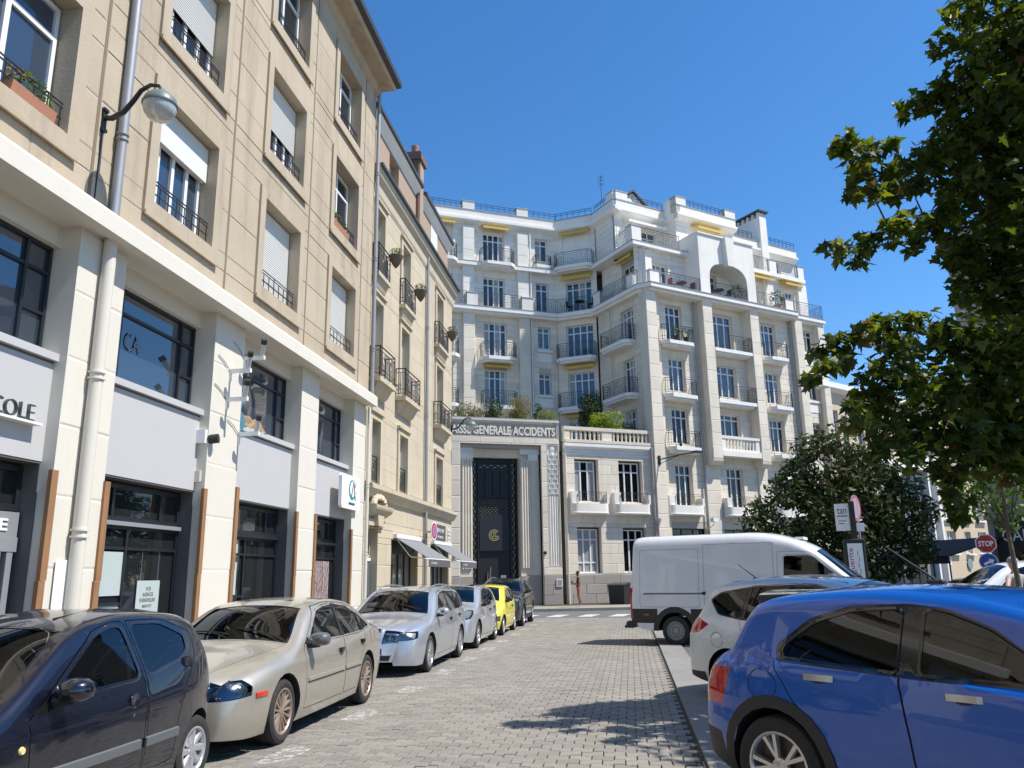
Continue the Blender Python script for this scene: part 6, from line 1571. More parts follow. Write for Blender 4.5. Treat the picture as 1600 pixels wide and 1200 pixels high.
def add_handles(car, sh, doors, pos, m, L=.20, h=.035, both=True, chrome_lip=False):
    for (x, z, d) in pos:
        for sgn in ((-1, 1) if both else (-1,)):
            b = MB(); c = [sh.P(x-L/2, z, sgn, .004), sh.P(x-L/2+.02, z+.004, sgn, .036), sh.P(x, z+.006, sgn, .044), sh.P(x+L/2-.02, z+.004, sgn, .036), sh.P(x+L/2, z, sgn, .004)]
            vs = []
            for p in c: vs += [p+Vector((0, 0, -h/2)), p+Vector((0, 0, h/2)), p+Vector((0, -.016*sgn, h/2*.8)), p+Vector((0, -.016*sgn, -h/2*.8))]
            b.add(vs, [(4*i+k, 4*i+(k+1) % 4, 4*i+4+(k+1) % 4, 4*i+4+k) for i in range(4) for k in range(4)])
            b.build('handle', m, doors.get((d, sgn), car), world=False, smooth=True)
            b = MB(); q = [sh.P(x+.06*math.cos(t), z-.012+.028*math.sin(t), sgn, .0015) for t in [2*PI*k/10 for k in range(10)]]; b.quad(q); b.build('handle_cup', BLACKP, doors.get((d, sgn), car), world=False)
def add_mirrors(car, sh, x, z, m, s=1.0, out=.13, lower=None):
    for sgn in (-1, 1):
        y = sh.Y(x, z); b = MB(); n = 12
        c = Vector((x+.02, sgn*(y+out), z+.03)); vs = []
        rings = [(-.085, .25), (-.07, .7), (-.03, .95), (.03, 1.0), (.05, .95)]
        for dx, k in rings:
            for i in range(n):
                a = 2*PI*i/n; sx, sz = math.cos(a), math.sin(a); q = (abs(sx)**.75*math.copysign(1, sx), abs(sz)**.75*math.copysign(1, sz))
                vs.append(c+Vector((dx*s, q[0]*.115*k*s, q[1]*.075*k*s)))
        fs = [(j*n+i, j*n+(i+1) % n, (j+1)*n+(i+1) % n, (j+1)*n+i) for j in range(len(rings)-1) for i in range(n)] + [tuple(range(n))]
        b.add(vs, fs); o = b.build('mirror', m, car, world=False, smooth=True)
        b = MB(); b.add([c+Vector((.049*s, math.cos(2*PI*i/n)*.105*s, math.sin(2*PI*i/n)*.066*s)) for i in range(n)], [tuple(range(n))]); b.build('mirror_glass', CHROME, o, world=False)
        b = MB(); b.tube([(x, sgn*(y-.03), z-.04), (x+.005, sgn*(y+out*.5), z-.045), (x+.01, sgn*(y+out), z-.03)], [.035, .026, .03], n=6); b.build('mirror_arm', lower or BLACKP, o, world=False, smooth=True)
def add_plate(car, x, z, rear=False, w=.52, h=.11, y=0, lean=.0, body='AB-123-CD', lettered=True):
    b = MB(); s = 1 if rear else -1; b.box((x-.008, y-w/2, z-h/2), (x+.008, y+w/2, z+h/2)); o = b.build('number_plate', PLATE, car, world=False)
    b = MB(); b.box((x+s*.0085, y-w/2, z-h/2), (x+s*.0095, y-w/2+.045, z+h/2)); b.box((x+s*.0085, y+w/2-.045, z-h/2), (x+s*.0095, y+w/2, z+h/2)); b.build('plate_band', SIGNB, o, world=False)
    return o
def add_wipers(car, sh, x, f0, f1, m=BLACKP):
    for a, c in ((f0, f1),) if f1 else ((f0, f0+.8),):
        pass
    b = MB()
    for s0, s1 in ((.05, .78), (-.75, -.02)):
        p = [sh.Ptop(sh.sig_x(x), s0, .012), sh.Ptop(sh.sig_x(x+.05), (s0+s1)/2, .02), sh.Ptop(sh.sig_x(x+.11), s1, .012)]
        b.tube(p, .009, n=5); b.tube([sh.Ptop(sh.sig_x(x-.05), s0+.02, .0), p[1]], .008, n=5)
    b.build('wiper', m, car, world=False)
def add_roof_rails(car, sh, x0, x1, m, f=.93, h=.05):
    for s in (-1, 1):
        b = MB(); pts = []
        for k in range(9):
            x = x0+(x1-x0)*k/8; up = h if 0 < k < 8 else .0
            pts.append(sh.Ptop(sh.sig_x(x), f*s, up))
        b.tube(pts, .016, n=6); b.build('roof_rail', m, car, world=False, smooth=True)
def lamp_unit(car, sh, zlo, zhi, f0, bowls=2, f1=.92):
    """reflector bowls behind the lens of each headlight"""
    for s in (-1, 1):
        for k in range(bowls):
            f = s*(f0+(f1-f0)*(k+.5)/bowls); z = (zlo+zhi)/2; p = sh.Ptop(sh.sig_nose(z), f, -.012); r = (zhi-zlo)*.40
            b = MB(); b.lathe([(r, 0), (r*1.04, .004), (r*.9, .012), (r*.6, .03), (r*.3, .04), (0, .042)], (p.x, p.y, p.z), n=16, ax='x'); o = b.build('reflector', CHROME, car, world=False, smooth=True)
            b = MB(); b.lathe([(r*.3, .012), (r*.26, .002), (0, -.004)], (p.x, p.y, p.z), n=12, ax='x'); b.build('bulb', LENS, o, world=False, smooth=True)
def nose_poly(zlo, zhi, f0, f1, zlo2=None, zhi2=None):
    return lambda sh: [(sh.sig_nose(zlo), f0), (sh.sig_nose(zlo if zlo2 is None else zlo2), f1), (sh.sig_nose(zhi if zhi2 is None else zhi2), f1), (sh.sig_nose(zhi), f0)]
def both(nm, fn):
    return [(nm, fn), (nm, lambda sh: [(a, -f) for a, f in fn(sh)][::-1])]
NAVY = paint('navy_paint', (.0035, .0045, .012), 0, .25, 0); CHAMP = paint('champagne_paint', (.46, .42, .345), .55, .38); SILV = paint('silver_paint', (.50, .52, .56), .65, .34)
SILV2 = paint('pale_silver_paint', (.52, .54, .57), .6, .34); YEL = paint('yellow_paint', (.72, .62, .045), 0, .4); DKG = paint('graphite_paint', (.028, .03, .034), .3, .3)
BLUE = paint('blue_paint', (.0, .078, .37), .0, .3, 0); WHT = paint('white_paint', (.66, .67, .68), 0, .35); SILW = paint('ice_silver_paint', (.60, .63, .66), .45, .35)
GREYB = mat('grey_moulding', (.10, .105, .11), .55)
# --- near dark hatchback on the left
def x_small(car, sh, doors):
    add_mirrors(car, sh, 1.16, .98, NAVY, 1.05, .14)
    for sgn in (-1, 1):
        for d, xa, xb in ((0, 1.0, 2.08), (1, 2.15, 2.62)):
            b = MB(); b.add(*side_box(sh, xa, xb, .47, .545, sgn, .018)); b.build('side_moulding', GREYB, doors.get((d, sgn), car), world=False)
        b = MB(); p = sh.P(.86, .70, sgn, .0); q = Vector((0, sgn, 0)); b.cyl(p-q*.01, p+q*.012, .03, .02, n=12); b.build('indicator', mat('amber_clear', (.75, .6, .25), .2, coat=1), car, world=False)
        for x, d in ((1.98, 0),):
            b = MB(); p = sh.P(x, .83, sgn, 0); b.lathe([(.052, 0), (.055, .012), (.045, .02), (.0, .012)], (0, 0, 0), n=16, ax='y'); 
            vs = [Vector((v[0]+p.x, p.y+sgn*v[1], v[2]+p.z)) for v in b.v]; b.v = [tuple(v) for v in vs]; b.build('handle', NAVY, doors.get((d, sgn), car), world=False, smooth=True)
            b = MB(); b.cyl(p+Vector((.0, 0, -.10)), p+Vector((0, sgn*.012, -.10)), .014, n=8); b.build('lock', CHROME, doors.get((d, sgn), car), world=False)
        b = MB(); p = sh.P(2.74, 1.04, sgn, 0); b.cyl(p, p+Vector((0, sgn*.02, 0)), .045, .04, n=12); b.build('handle', NAVY, doors.get((1, sgn), car), world=False)
    add_wipers(car, sh, .98, 0, 0)
    b = MB()
    for f in (-.55, .55): b.tube([sh.Ptop(sh.sig_x(x), f, .004) for x in (1.7, 2.2, 2.7, 3.0)], .008, n=4)
    b.build('roof_groove', BLACKP, car, world=False)
SMALL = dict(name='dark_hatchback', L=3.43, W=.815, paint=NAVY, top=[(0, .3), (.03, .5), (.1, .66), (.25, .77), (.78, .95), (.86, .99), (1.55, 1.365), (1.75, 1.42), (2.2, 1.465), (2.8, 1.435), (3.08, 1.37), (3.28, 1.08), (3.38, .92), (3.42, .6), (3.43, .35)],
    bot=[(0, .25), (.3, .18), (3.1, .2), (3.43, .3)], plan=[(0, .5), (.12, .64), (.4, .765), (.9, .80), (1.7, .815), (2.7, .805), (3.2, .73), (3.35, .66), (3.43, .55)], belt=[(0, .78), (.9, .87), (1.6, .91), (2.4, .98), (3.0, 1.06), (3.43, 1.1)],
    round=[(0, .08), (.5, .10), (1.0, .06), (2, .10), (3, .12), (3.43, .12)], bulge=[(0, .12), (.6, .05), (1.2, .07), (1.8, .035), (2.8, .03), (3.2, .07), (3.43, .1)], axles=(.68, 3.02-.34+.34), R=.282, rimr=.188, rim=('alloy', 8, .034), rim_mat=mat('silver_wheel_cover', (.5, .5, .51), .35, metal=.6),
    windows=[[(1.14, .96), (1.70, 1.315), (1.86, 1.36), (2.00, 1.365), (2.10, .985)], [(2.21, .995), (2.12, 1.375), (2.5, 1.365), (2.80, 1.25), (2.80, 1.14), (2.68, 1.08)]], win_door={0: 0, 1: 1}, win_round=.07, seal=BLACKP, trim=[[(.95, .885), (1.10, .96), (1.14, .94), (1.10, .87)]],
    doors=[[(.93, .28), (.92, .86), (1.12, .99), (1.68, 1.36), (1.9, 1.405), (2.05, 1.41), (2.155, .95), (2.14, .28)], [(2.165, .28), (2.18, .95), (2.07, 1.41), (2.55, 1.40), (2.92, 1.27), (2.94, 1.1), (2.72, .85), (2.63, .62), (2.60, .30)]],
    windshield=(.90, 1.50, .90, .88), rear_window=(3.12, 3.27, .8, .84), seat=(1.75, 2.45, .62), dash=(1.25, .95), extra=x_small, crease=((.78, .05, .010),), wheel_in=.0, glass=CGLASS, tyre_w=.17)
SMALL['axles'] = (.68, 3.02)
# --- champagne saloon
def x_sedan(car, sh, doors):
    add_mirrors(car, sh, 1.64, .985, mat('satin_grey', (.10, .10, .105), .4, coat=.5), 1.05, .15)
    for sgn in (-1, 1):
        for d, xa, xb in ((0, 1.55, 2.74), (1, 2.80, 3.42)):
            b = MB(); b.add(*side_box(sh, xa, xb, .555, .605, sgn, .014)); b.build('side_moulding', CHAMP, doors.get((d, sgn), car), world=False)
            b = MB(); b.add(*side_box(sh, xa, xb, .545, .556, sgn, .010)); b.build('moulding_shadow_strip', BLACKP, doors.get((d, sgn), car), world=False)
        b = MB(); b.add(*side_box(sh, .36, .56, .545, .60, sgn, .012, n=4)); b.build('indicator', mat('red_orange_reflector', (.5, .045, .012), .2, coat=1), car, world=False)
    add_handles(car, sh, doors, [(2.62, .82, 0), (3.5, .86, 1)], CHAMP, .15, .05)
    add_wipers(car, sh, 1.47, 0, 0); add_plate(car, -.07, .42)
    lamp_unit(car, sh, .52, .68, .46)
    b = MB(); pts = [sh.Ptop(sh.sig_nose(.545), f, .02) for f in np.linspace(-.99, .99, 17)]; b.tube(pts, .012, n=5); b.build('bumper_strip', BLACKP, car, world=False)
    b = MB(); e = .006; x0, x1 = 2.35, 2.95; pts = [sh.Ptop(sh.sig_x(x), f, e) for x, f in ((x0, -.55), (x0, .55), (x1, .55), (x1, -.55))]; b.quad(pts); b.build('sunroof', BLACKG, car, world=False)
SEDAN = dict(name='champagne_saloon', L=4.82, W=.915, paint=CHAMP, top=[(0, .26), (.015, .44), (.06, .60), (.16, .70), (.6, .83), (1.30, .955), (1.40, .99), (2.08, 1.345), (2.4, 1.415), (2.9, 1.44), (3.4, 1.395), (3.6, 1.345), (4.1, 1.09), (4.22, 1.055), (4.62, 1.02), (4.73, .96), (4.79, .8), (4.815, .5), (4.82, .3)],
    bot=[(0, .2), (.4, .17), (4.3, .2), (4.82, .28)], plan=[(0, .60), (.1, .72), (.35, .84), (.9, .90), (2.2, .915), (3.6, .905), (4.4, .85), (4.7, .77), (4.82, .66)], belt=[(0, .72), (1.3, .89), (2.5, .94), (3.8, .98), (4.82, .96)],
    round=[(0, .16), (.3, .15), (1.0, .14), (1.35, .07), (2.1, .09), (3.5, .1), (4.1, .09), (4.82, .12)], bulge=[(0, .14), (.5, .07), (1.2, .05), (1.7, .09), (2.3, .035), (3.4, .03), (3.9, .07), (4.5, .03), (4.82, .12)], axles=(.98, 3.77), R=.328, rimr=.232, rim=('alloy', 15, .017), rim_mat=ALLOYB, tumble=.40,
    windows=[[(1.68, .985), (2.20, 1.315), (2.45, 1.36), (2.76, 1.375), (2.73, .985)], [(2.85, .987), (2.86, 1.375), (3.25, 1.335), (3.45, 1.25), (3.56, 1.0)], [(3.62, 1.01), (3.53, 1.235), (3.62, 1.20), (3.92, 1.045)]], win_door={0: 0, 1: 1}, win_round=.03, trim=[[(2.70, .98), (2.73, 1.39), (2.89, 1.385), (2.88, .98)], [(3.5, 1.0), (3.4, 1.27), (3.56, 1.23), (3.66, 1.0)], [(1.55, .96), (1.70, 1.05), (1.74, .98)]],
    doors=[[(1.50, .27), (1.50, .93), (2.18, 1.375), (2.5, 1.41), (2.80, 1.415), (2.80, .27)], [(2.80, .27), (2.80, 1.415), (3.3, 1.375), (3.52, 1.28), (3.66, 1.0), (3.60, .8), (3.40, .62), (3.33, .27)]],
    windshield=(1.40, 2.06, .90, .90), rear_window=(3.64, 4.10, .88, .82), top_gaps=[(.17, 1.36, .62, .90)], seat=(2.25, 3.1, .58), dash=(1.75, .93), extra=x_sedan, crease=((.80, .035, .012),), clad=.0,
    top_regs=both('headlight', nose_poly(.51, .685, .42, 1.02, .53, .69)) + [('grille', nose_poly(.50, .67, -.32, .32))] + both('lower', nose_poly(.27, .33, .45, .93)) + [('lower', nose_poly(.28, .38, -.55, .55))],
    side_regs=[('headlight', [(-.1, .53), (.30, .58), (.33, .66), (.28, .73), (-.1, .70)])])
SEDAN.pop('clad')
# --- silver estate
def x_wagon(car, sh, doors):
    add_mirrors(car, sh, 1.55, 1.02, SILV, 1.0, .14); add_handles(car, sh, doors, [(2.62, .88, 0), (3.5, .91, 1)], SILV)
    add_roof_rails(car, sh, 2.1, 4.2, ALLOY); add_wipers(car, sh, 1.42, 0, 0); add_plate(car, -.10, .44)
    lamp_unit(car, sh, .57, .72, .54)
    b = MB()
    for z in (.50, .55, .60, .65, .70): b.tube([sh.Ptop(sh.sig_nose(z), f, .012) for f in np.linspace(-.34-.25*(z-.5), .34+.25*(z-.5), 7)], .009, n=4)
    for s in (-1, 1): b.tube([sh.Ptop(sh.sig_nose(z), s*f, .014) for z, f in ((.73, .42), (.62, .38), (.5, .33), (.35, .30), (.27, .32))], .014, n=4)
    for s in (-1, 1): b.tube([sh.Ptop(sh.sig_nose(.375), s*f, .014) for f in (.36, .6, .8, .95)], .012, n=4)
    b.build('chrome_trim', CHROME, car, world=False)
WAGON = dict(name='silver_estate', L=4.77, W=.91, paint=SILV, top=[(0, .26), (.02, .46), (.07, .66), (.18, .76), (.6, .875), (1.25, .985), (1.33, 1.02), (2.06, 1.395), (2.4, 1.465), (3.0, 1.495), (3.9, 1.46), (4.3, 1.40), (4.58, 1.1), (4.70, .95), (4.76, .6), (4.77, .32)],
    bot=[(0, .2), (.4, .17), (4.3, .2), (4.77, .28)], plan=[(0, .60), (.1, .73), (.35, .84), (.9, .895), (2.2, .91), (3.8, .90), (4.4, .84), (4.7, .76), (4.77, .7)], belt=[(0, .74), (1.3, .93), (2.5, .98), (3.8, 1.01), (4.77, 1.02)],
    round=[(0, .17), (.4, .15), (1.0, .10), (1.35, .06), (2.1, .09), (4.2, .10), (4.77, .12)], bulge=[(0, .14), (.5, .07), (1.2, .05), (1.7, .09), (2.3, .035), (4.1, .03), (4.5, .06), (4.77, .1)], axles=(.95, 3.66), R=.325, rimr=.225, rim=('alloy', 14, .019), tumble=.38,
    windows=[[(1.62, 1.015), (2.16, 1.345), (2.4, 1.40), (2.70, 1.42), (2.68, 1.02)], [(2.78, 1.022), (2.79, 1.42), (3.45, 1.40), (3.55, 1.04)], [(3.63, 1.045), (3.56, 1.395), (4.08, 1.345), (4.28, 1.13), (4.15, 1.07)]], win_door={0: 0, 1: 1}, win_round=.03, trim=[[(2.64, 1.015), (2.67, 1.43), (2.82, 1.43), (2.82, 1.015)], [(3.5, 1.035), (3.42, 1.41), (3.6, 1.40), (3.67, 1.04)]],
    doors=[[(1.45, .27), (1.45, .96), (2.12, 1.385), (2.4, 1.44), (2.73, 1.46), (2.73, .27)], [(2.73, .27), (2.73, 1.46), (3.5, 1.44), (3.6, 1.04), (3.52, .8), (3.32, .6), (3.25, .27)]],
    windshield=(1.33, 2.04, .90, .90), rear_window=(4.33, 4.58, .86, .86), top_gaps=[(.19, 1.28, .6, .92)], seat=(2.15, 3.0, .6), dash=(1.68, .96), extra=x_wagon, crease=((.83, .03, .010),),
    top_regs=both('headlight', nose_poly(.55, .72, .50, 1.02, .58, .75)) + [('grille', nose_poly(.48, .73, -.34, .34, None, .73))] + [('grille', nose_poly(.27, .38, -.30, .30))] + both('lower', nose_poly(.27, .36, .38, .88)),
    side_regs=[('headlight', [(-.1, .58), (.25, .64), (.36, .76), (-.1, .74)])], hl_mat=mat('lamp_silver', (.42, .42, .41), .35, metal=.5))
# --- pale silver hatch (third left)
def x_hatch(car, sh, doors):
    add_mirrors(car, sh, 1.42, 1.03, BLACKG, 1.0, .14); add_handles(car, sh, doors, [(2.42, .86, 0), (3.2, .9, 1)], SILV2); add_wipers(car, sh, 1.18, 0, 0); add_plate(car, -.09, .45)
    lamp_unit(car, sh, .64, .80, .58)
    b = MB()
    for s in (-1, 1): b.add([sh.Ptop(sh.sig_nose(z), s*f, .012) for z, f in ((.30, .55), (.50, .60), (.50, .92), (.33, .86))], [(0, 1, 2, 3)])
    b.build('fog_lamp_bezel', BLACKG, car, world=False)
    for s in (-1, 1):
        b = MB(); p = sh.Ptop(sh.sig_nose(.4), s*.74, .015); b.cyl(p, p+Vector((-.012, 0, 0)), .055, n=14); b.build('fog_lamp', LENSD, car, world=False)
HATCH = dict(name='pale_silver_hatchback', L=4.3, W=.9, paint=SILV2, top=[(0, .26), (.025, .48), (.08, .68), (.2, .82), (.55, .93), (1.05, 1.02), (1.15, 1.06), (1.95, 1.40), (2.3, 1.46), (2.8, 1.475), (3.5, 1.42), (3.85, 1.34), (4.12, 1.05), (4.24, .9), (4.29, .6), (4.3, .32)],
    bot=[(0, .2), (.4, .17), (3.9, .2), (4.3, .28)], plan=[(0, .58), (.1, .72), (.35, .83), (.9, .885), (2.0, .90), (3.3, .89), (3.9, .83), (4.2, .74), (4.3, .66)], belt=[(0, .8), (1.2, .96), (2.5, 1.01), (3.6, 1.06), (4.3, 1.06)],
    round=[(0, .17), (.4, .15), (1.0, .10), (1.2, .06), (2.0, .09), (3.8, .11), (4.3, .13)], bulge=[(0, .15), (.5, .08), (1.1, .05), (1.6, .09), (2.3, .035), (3.6, .03), (4.0, .06), (4.3, .1)], axles=(.9, 3.54), R=.318, rimr=.21, rim=('alloy', 10, .022), tumble=.40,
    windows=[[(1.5, 1.04), (2.02, 1.335), (2.25, 1.385), (2.50, 1.395), (2.50, 1.045)], [(2.6, 1.05), (2.6, 1.395), (3.15, 1.36), (3.45, 1.22), (3.4, 1.08)]], win_door={0: 0, 1: 1}, win_round=.03, trim=[[(2.46, 1.03), (2.47, 1.41), (2.64, 1.41), (2.64, 1.03)]],
    doors=[[(1.33, .27), (1.33, .99), (2.0, 1.375), (2.3, 1.42), (2.54, 1.43), (2.54, .27)], [(2.54, .27), (2.54, 1.43), (3.2, 1.39), (3.52, 1.24), (3.42, .8), (3.2, .6), (3.12, .27)]],
    windshield=(1.16, 1.93, .90, .90), rear_window=(3.88, 4.10, .82, .84), roof_mat=BLACKG, seat=(2.0, 2.8, .6), dash=(1.5, .98), extra=x_hatch, crease=((.82, .04, .012),),
    top_regs=both('headlight', nose_poly(.60, .76, .52, 1.02, .66, .86)) + [('grille', nose_poly(.28, .44, -.5, .5)), ('roof', lambda sh: [(sh.sig_x(2.1), -.84), (sh.sig_x(3.7), -.84), (sh.sig_x(3.7), .84), (sh.sig_x(2.1), .84)])], side_regs=[('headlight', [(-.1, .64), (.25, .72), (.62, .90), (.3, .93), (-.1, .86)])], hl_mat=mat('smoked_lens', (.22, .23, .25), .08, coat=1))
# --- yellow city car
def x_city(car, sh, doors):
    add_mirrors(car, sh, 1.06, .99, BLACKP, .95, .13); add_handles(car, sh, doors, [(2.1, .8, 0)], BLACKP, .14, .05); add_wipers(car, sh, .80, 0, 0); add_plate(car, -.11, .42)
CITY = dict(name='yellow_city_car', L=3.43, W=.815, paint=YEL, top=[(0, .26), (.02, .44), (.07, .58), (.2, .72), (.6, .885), (.78, .96), (1.5, 1.335), (1.8, 1.40), (2.3, 1.42), (2.9, 1.38), (3.12, 1.3), (3.32, .95), (3.40, .6), (3.43, .35)],
    bot=[(0, .22), (.3, .18), (3.1, .2), (3.43, .3)], plan=[(0, .56), (.1, .66), (.35, .765), (.8, .805), (1.7, .815), (2.7, .80), (3.2, .74), (3.43, .6)], belt=[(0, .74), (.8, .87), (1.6, .92), (2.6, .95), (3.43, .98)],
    round=[(0, .08), (.5, .11), (.9, .07), (2, .1), (3.43, .12)], bulge=[(0, .12), (.5, .06), (1.1, .08), (1.8, .035), (2.9, .03), (3.43, .1)], axles=(.56, 2.905), R=.272, rimr=.18, rim=('alloy', 7, .03), rim_mat=mat('silver_wheel_cover', (.5, .5, .51), .35, metal=.6), tumble=.36,
    windows=[[(1.12, .965), (1.66, 1.28), (2.06, 1.335), (2.12, .97)], [(2.22, .975), (2.17, 1.335), (2.7, 1.32), (2.95, 1.18), (2.9, 1.0)]], win_door={0: 0}, doors=[[(.93, .28), (.93, .9), (1.62, 1.33), (2.12, 1.375), (2.17, .95), (2.15, .28)]],
    windshield=(.80, 1.47, .88, .88), rear_window=(3.14, 3.31, .82, .84), seat=(1.7, 2.4, .6), dash=(1.2, .92), extra=x_city, bumper_mat=mat('grey_bumper', (.06, .062, .068), .6), wheel_in=.0, tyre_w=.17,
    top_regs=[('bumper', nose_poly(.40, .55, -1.02, 1.02))] + both('headlight', nose_poly(.56, .70, .55, 1.0)), side_regs=[('bumper', [(-.1, .40), (.22, .42), (.22, .56), (-.1, .56)]), ('bumper', [(3.2, .40), (3.5, .4), (3.5, .56), (3.2, .56)])])
# --- graphite suv
def x_suv(car, sh, doors):
    add_mirrors(car, sh, 1.5, 1.16, DKG, 1.1, .15); add_handles(car, sh, doors, [(2.5, .97, 0), (3.3, 1.0, 1)], DKG); add_roof_rails(car, sh, 2.0, 3.9, ALLOY); add_wipers(car, sh, 1.36, 0, 0); add_plate(car, -.12, .6)
    b = MB()
    for s in (-1, 1): b.tube([sh.Ptop(sh.sig_nose(z), s*f, .012) for z, f in ((.76, .05), (.86, .10), (.86, .36), (.72, .32), (.70, .08), (.76, .05))], .014, n=4)
    for s in (-1, 1): b.tube([sh.Ptop(sh.sig_nose(.52), s*f, .016) for f in (.4, .6, .85)], .018, n=4)
    b.tube([sh.Ptop(sh.sig_nose(.43), f, .02) for f in np.linspace(-.8, .8, 9)], .02, n=4)
    b.build('chrome_trim', ALLOY, car, world=False)
SUV = dict(name='graphite_suv', L=4.44, W=.91, paint=DKG, top=[(0, .33), (.02, .58), (.06, .8), (.16, .93), (.6, 1.03), (1.22, 1.11), (1.33, 1.15), (1.95, 1.49), (2.3, 1.57), (3.0, 1.60), (3.8, 1.54), (4.1, 1.45), (4.32, 1.12), (4.41, .75), (4.44, .4)],
    bot=[(0, .28), (.4, .22), (4.0, .24), (4.44, .34)], plan=[(0, .60), (.08, .74), (.3, .85), (.8, .90), (2.0, .91), (3.6, .90), (4.1, .85), (4.35, .78), (4.44, .7)], belt=[(0, .9), (1.3, 1.06), (2.5, 1.10), (3.8, 1.14), (4.44, 1.12)],
    round=[(0, .09), (.4, .12), (1.2, .10), (1.35, .06), (2.1, .09), (4.44, .12)], bulge=[(0, .14), (.5, .06), (1.2, .05), (1.7, .08), (2.3, .035), (4.0, .03), (4.44, .1)], axles=(.86, 3.53), R=.35, rimr=.235, rim=('alloy', 10, .022), tumble=.38,
    windows=[[(1.6, 1.13), (2.1, 1.44), (2.55, 1.515), (2.55, 1.135)], [(2.65, 1.14), (2.65, 1.515), (3.3, 1.49), (3.4, 1.16)], [(3.47, 1.17), (3.4, 1.475), (3.75, 1.42), (3.9, 1.22)]], win_door={0: 0, 1: 1}, clad=.055, sill=(.9, 3.5, .38), trim=[[(2.5, 1.12), (2.51, 1.53), (2.69, 1.53), (2.69, 1.12)]],
    doors=[[(1.42, .38), (1.42, 1.06), (2.05, 1.47), (2.6, 1.555), (2.6, .38)], [(2.6, .38), (2.6, 1.555), (3.4, 1.52), (3.47, 1.1), (3.3, .75), (3.1, .6), (3.02, .38)]],
    windshield=(1.33, 1.93, .90, .90), rear_window=(4.12, 4.3, .85, .85), seat=(2.1, 2.9, .75), dash=(1.62, 1.07), extra=x_suv, crease=((.95, .03, .012),),
    top_regs=both('headlight', nose_poly(.78, .90, .42, 1.02, .82, .94)) + [('grille', nose_poly(.68, .88, -.38, .38)), ('grille', nose_poly(.40, .56, -.8, .8))], side_regs=[('headlight', [(-.1, .82), (.4, .88), (.35, .96), (-.1, .92)])], hl_mat=mat('smoked_lens', (.22, .23, .25), .08, coat=1))
# --- blue crossover at the right
def x_blue(car, sh, doors):
    add_mirrors(car, sh, 1.36, 1.08, BLUE, 1.1, .15)
    add_handles(car, sh, doors, [(2.08, .945, 0), (3.03, .985, 1)], mat('satin_chrome', (.6, .6, .58), .28, metal=.9), .22, .042)
    for s in (-1, 1):
        b = MB(); pts = [sh.P(3.50+.115*math.cos(t)*(1+.12*math.cos(2*t)), .90+.115*math.sin(t), s, .0008) for t in [2*PI*k/28 for k in range(29)]]; b.tube(pts, .0032, n=4); b.build('fuel_flap_gap', BLACKP, car, world=False)
    b = MB(); p = sh.Ptop(sh.sig_x(2.55), .0, .0); b.cbox((p.x-.06, p.y-.03, p.z-.02), (p.x+.07, p.y+.03, p.z+.025), .012); b.cyl(p+Vector((0, 0, .015)), p+Vector((.34, 0, .26)), .009, .005, n=6); b.build('aerial', BLACKP, car, world=False)
    b = MB(); vs = []   # roof spoiler
    for f in np.linspace(-.92, .92, 13):
        a = sh.Ptop(sh.sig_x(3.40), f, .002); e = sh.Ptop(sh.sig_x(3.60), f, .03); e = Vector((3.84-.14*abs(f)**2, e.y*1.0, e.z+.0)); u = e+Vector((-.02, 0, -.065)); g = sh.Ptop(sh.sig_x(3.62), f, -.01)
        vs += [a, e, u, g]
    b.add(vs, [(4*i+k, 4*i+4+k, 4*i+5+k, 4*i+1+k) for i in range(12) for k in range(3)] + [(0, 1, 2, 3), (51, 50, 49, 48)]); b.build('roof_spoiler', BLUE, car, world=False, smooth=True)
    add_plate(car, 4.24, .72, True)
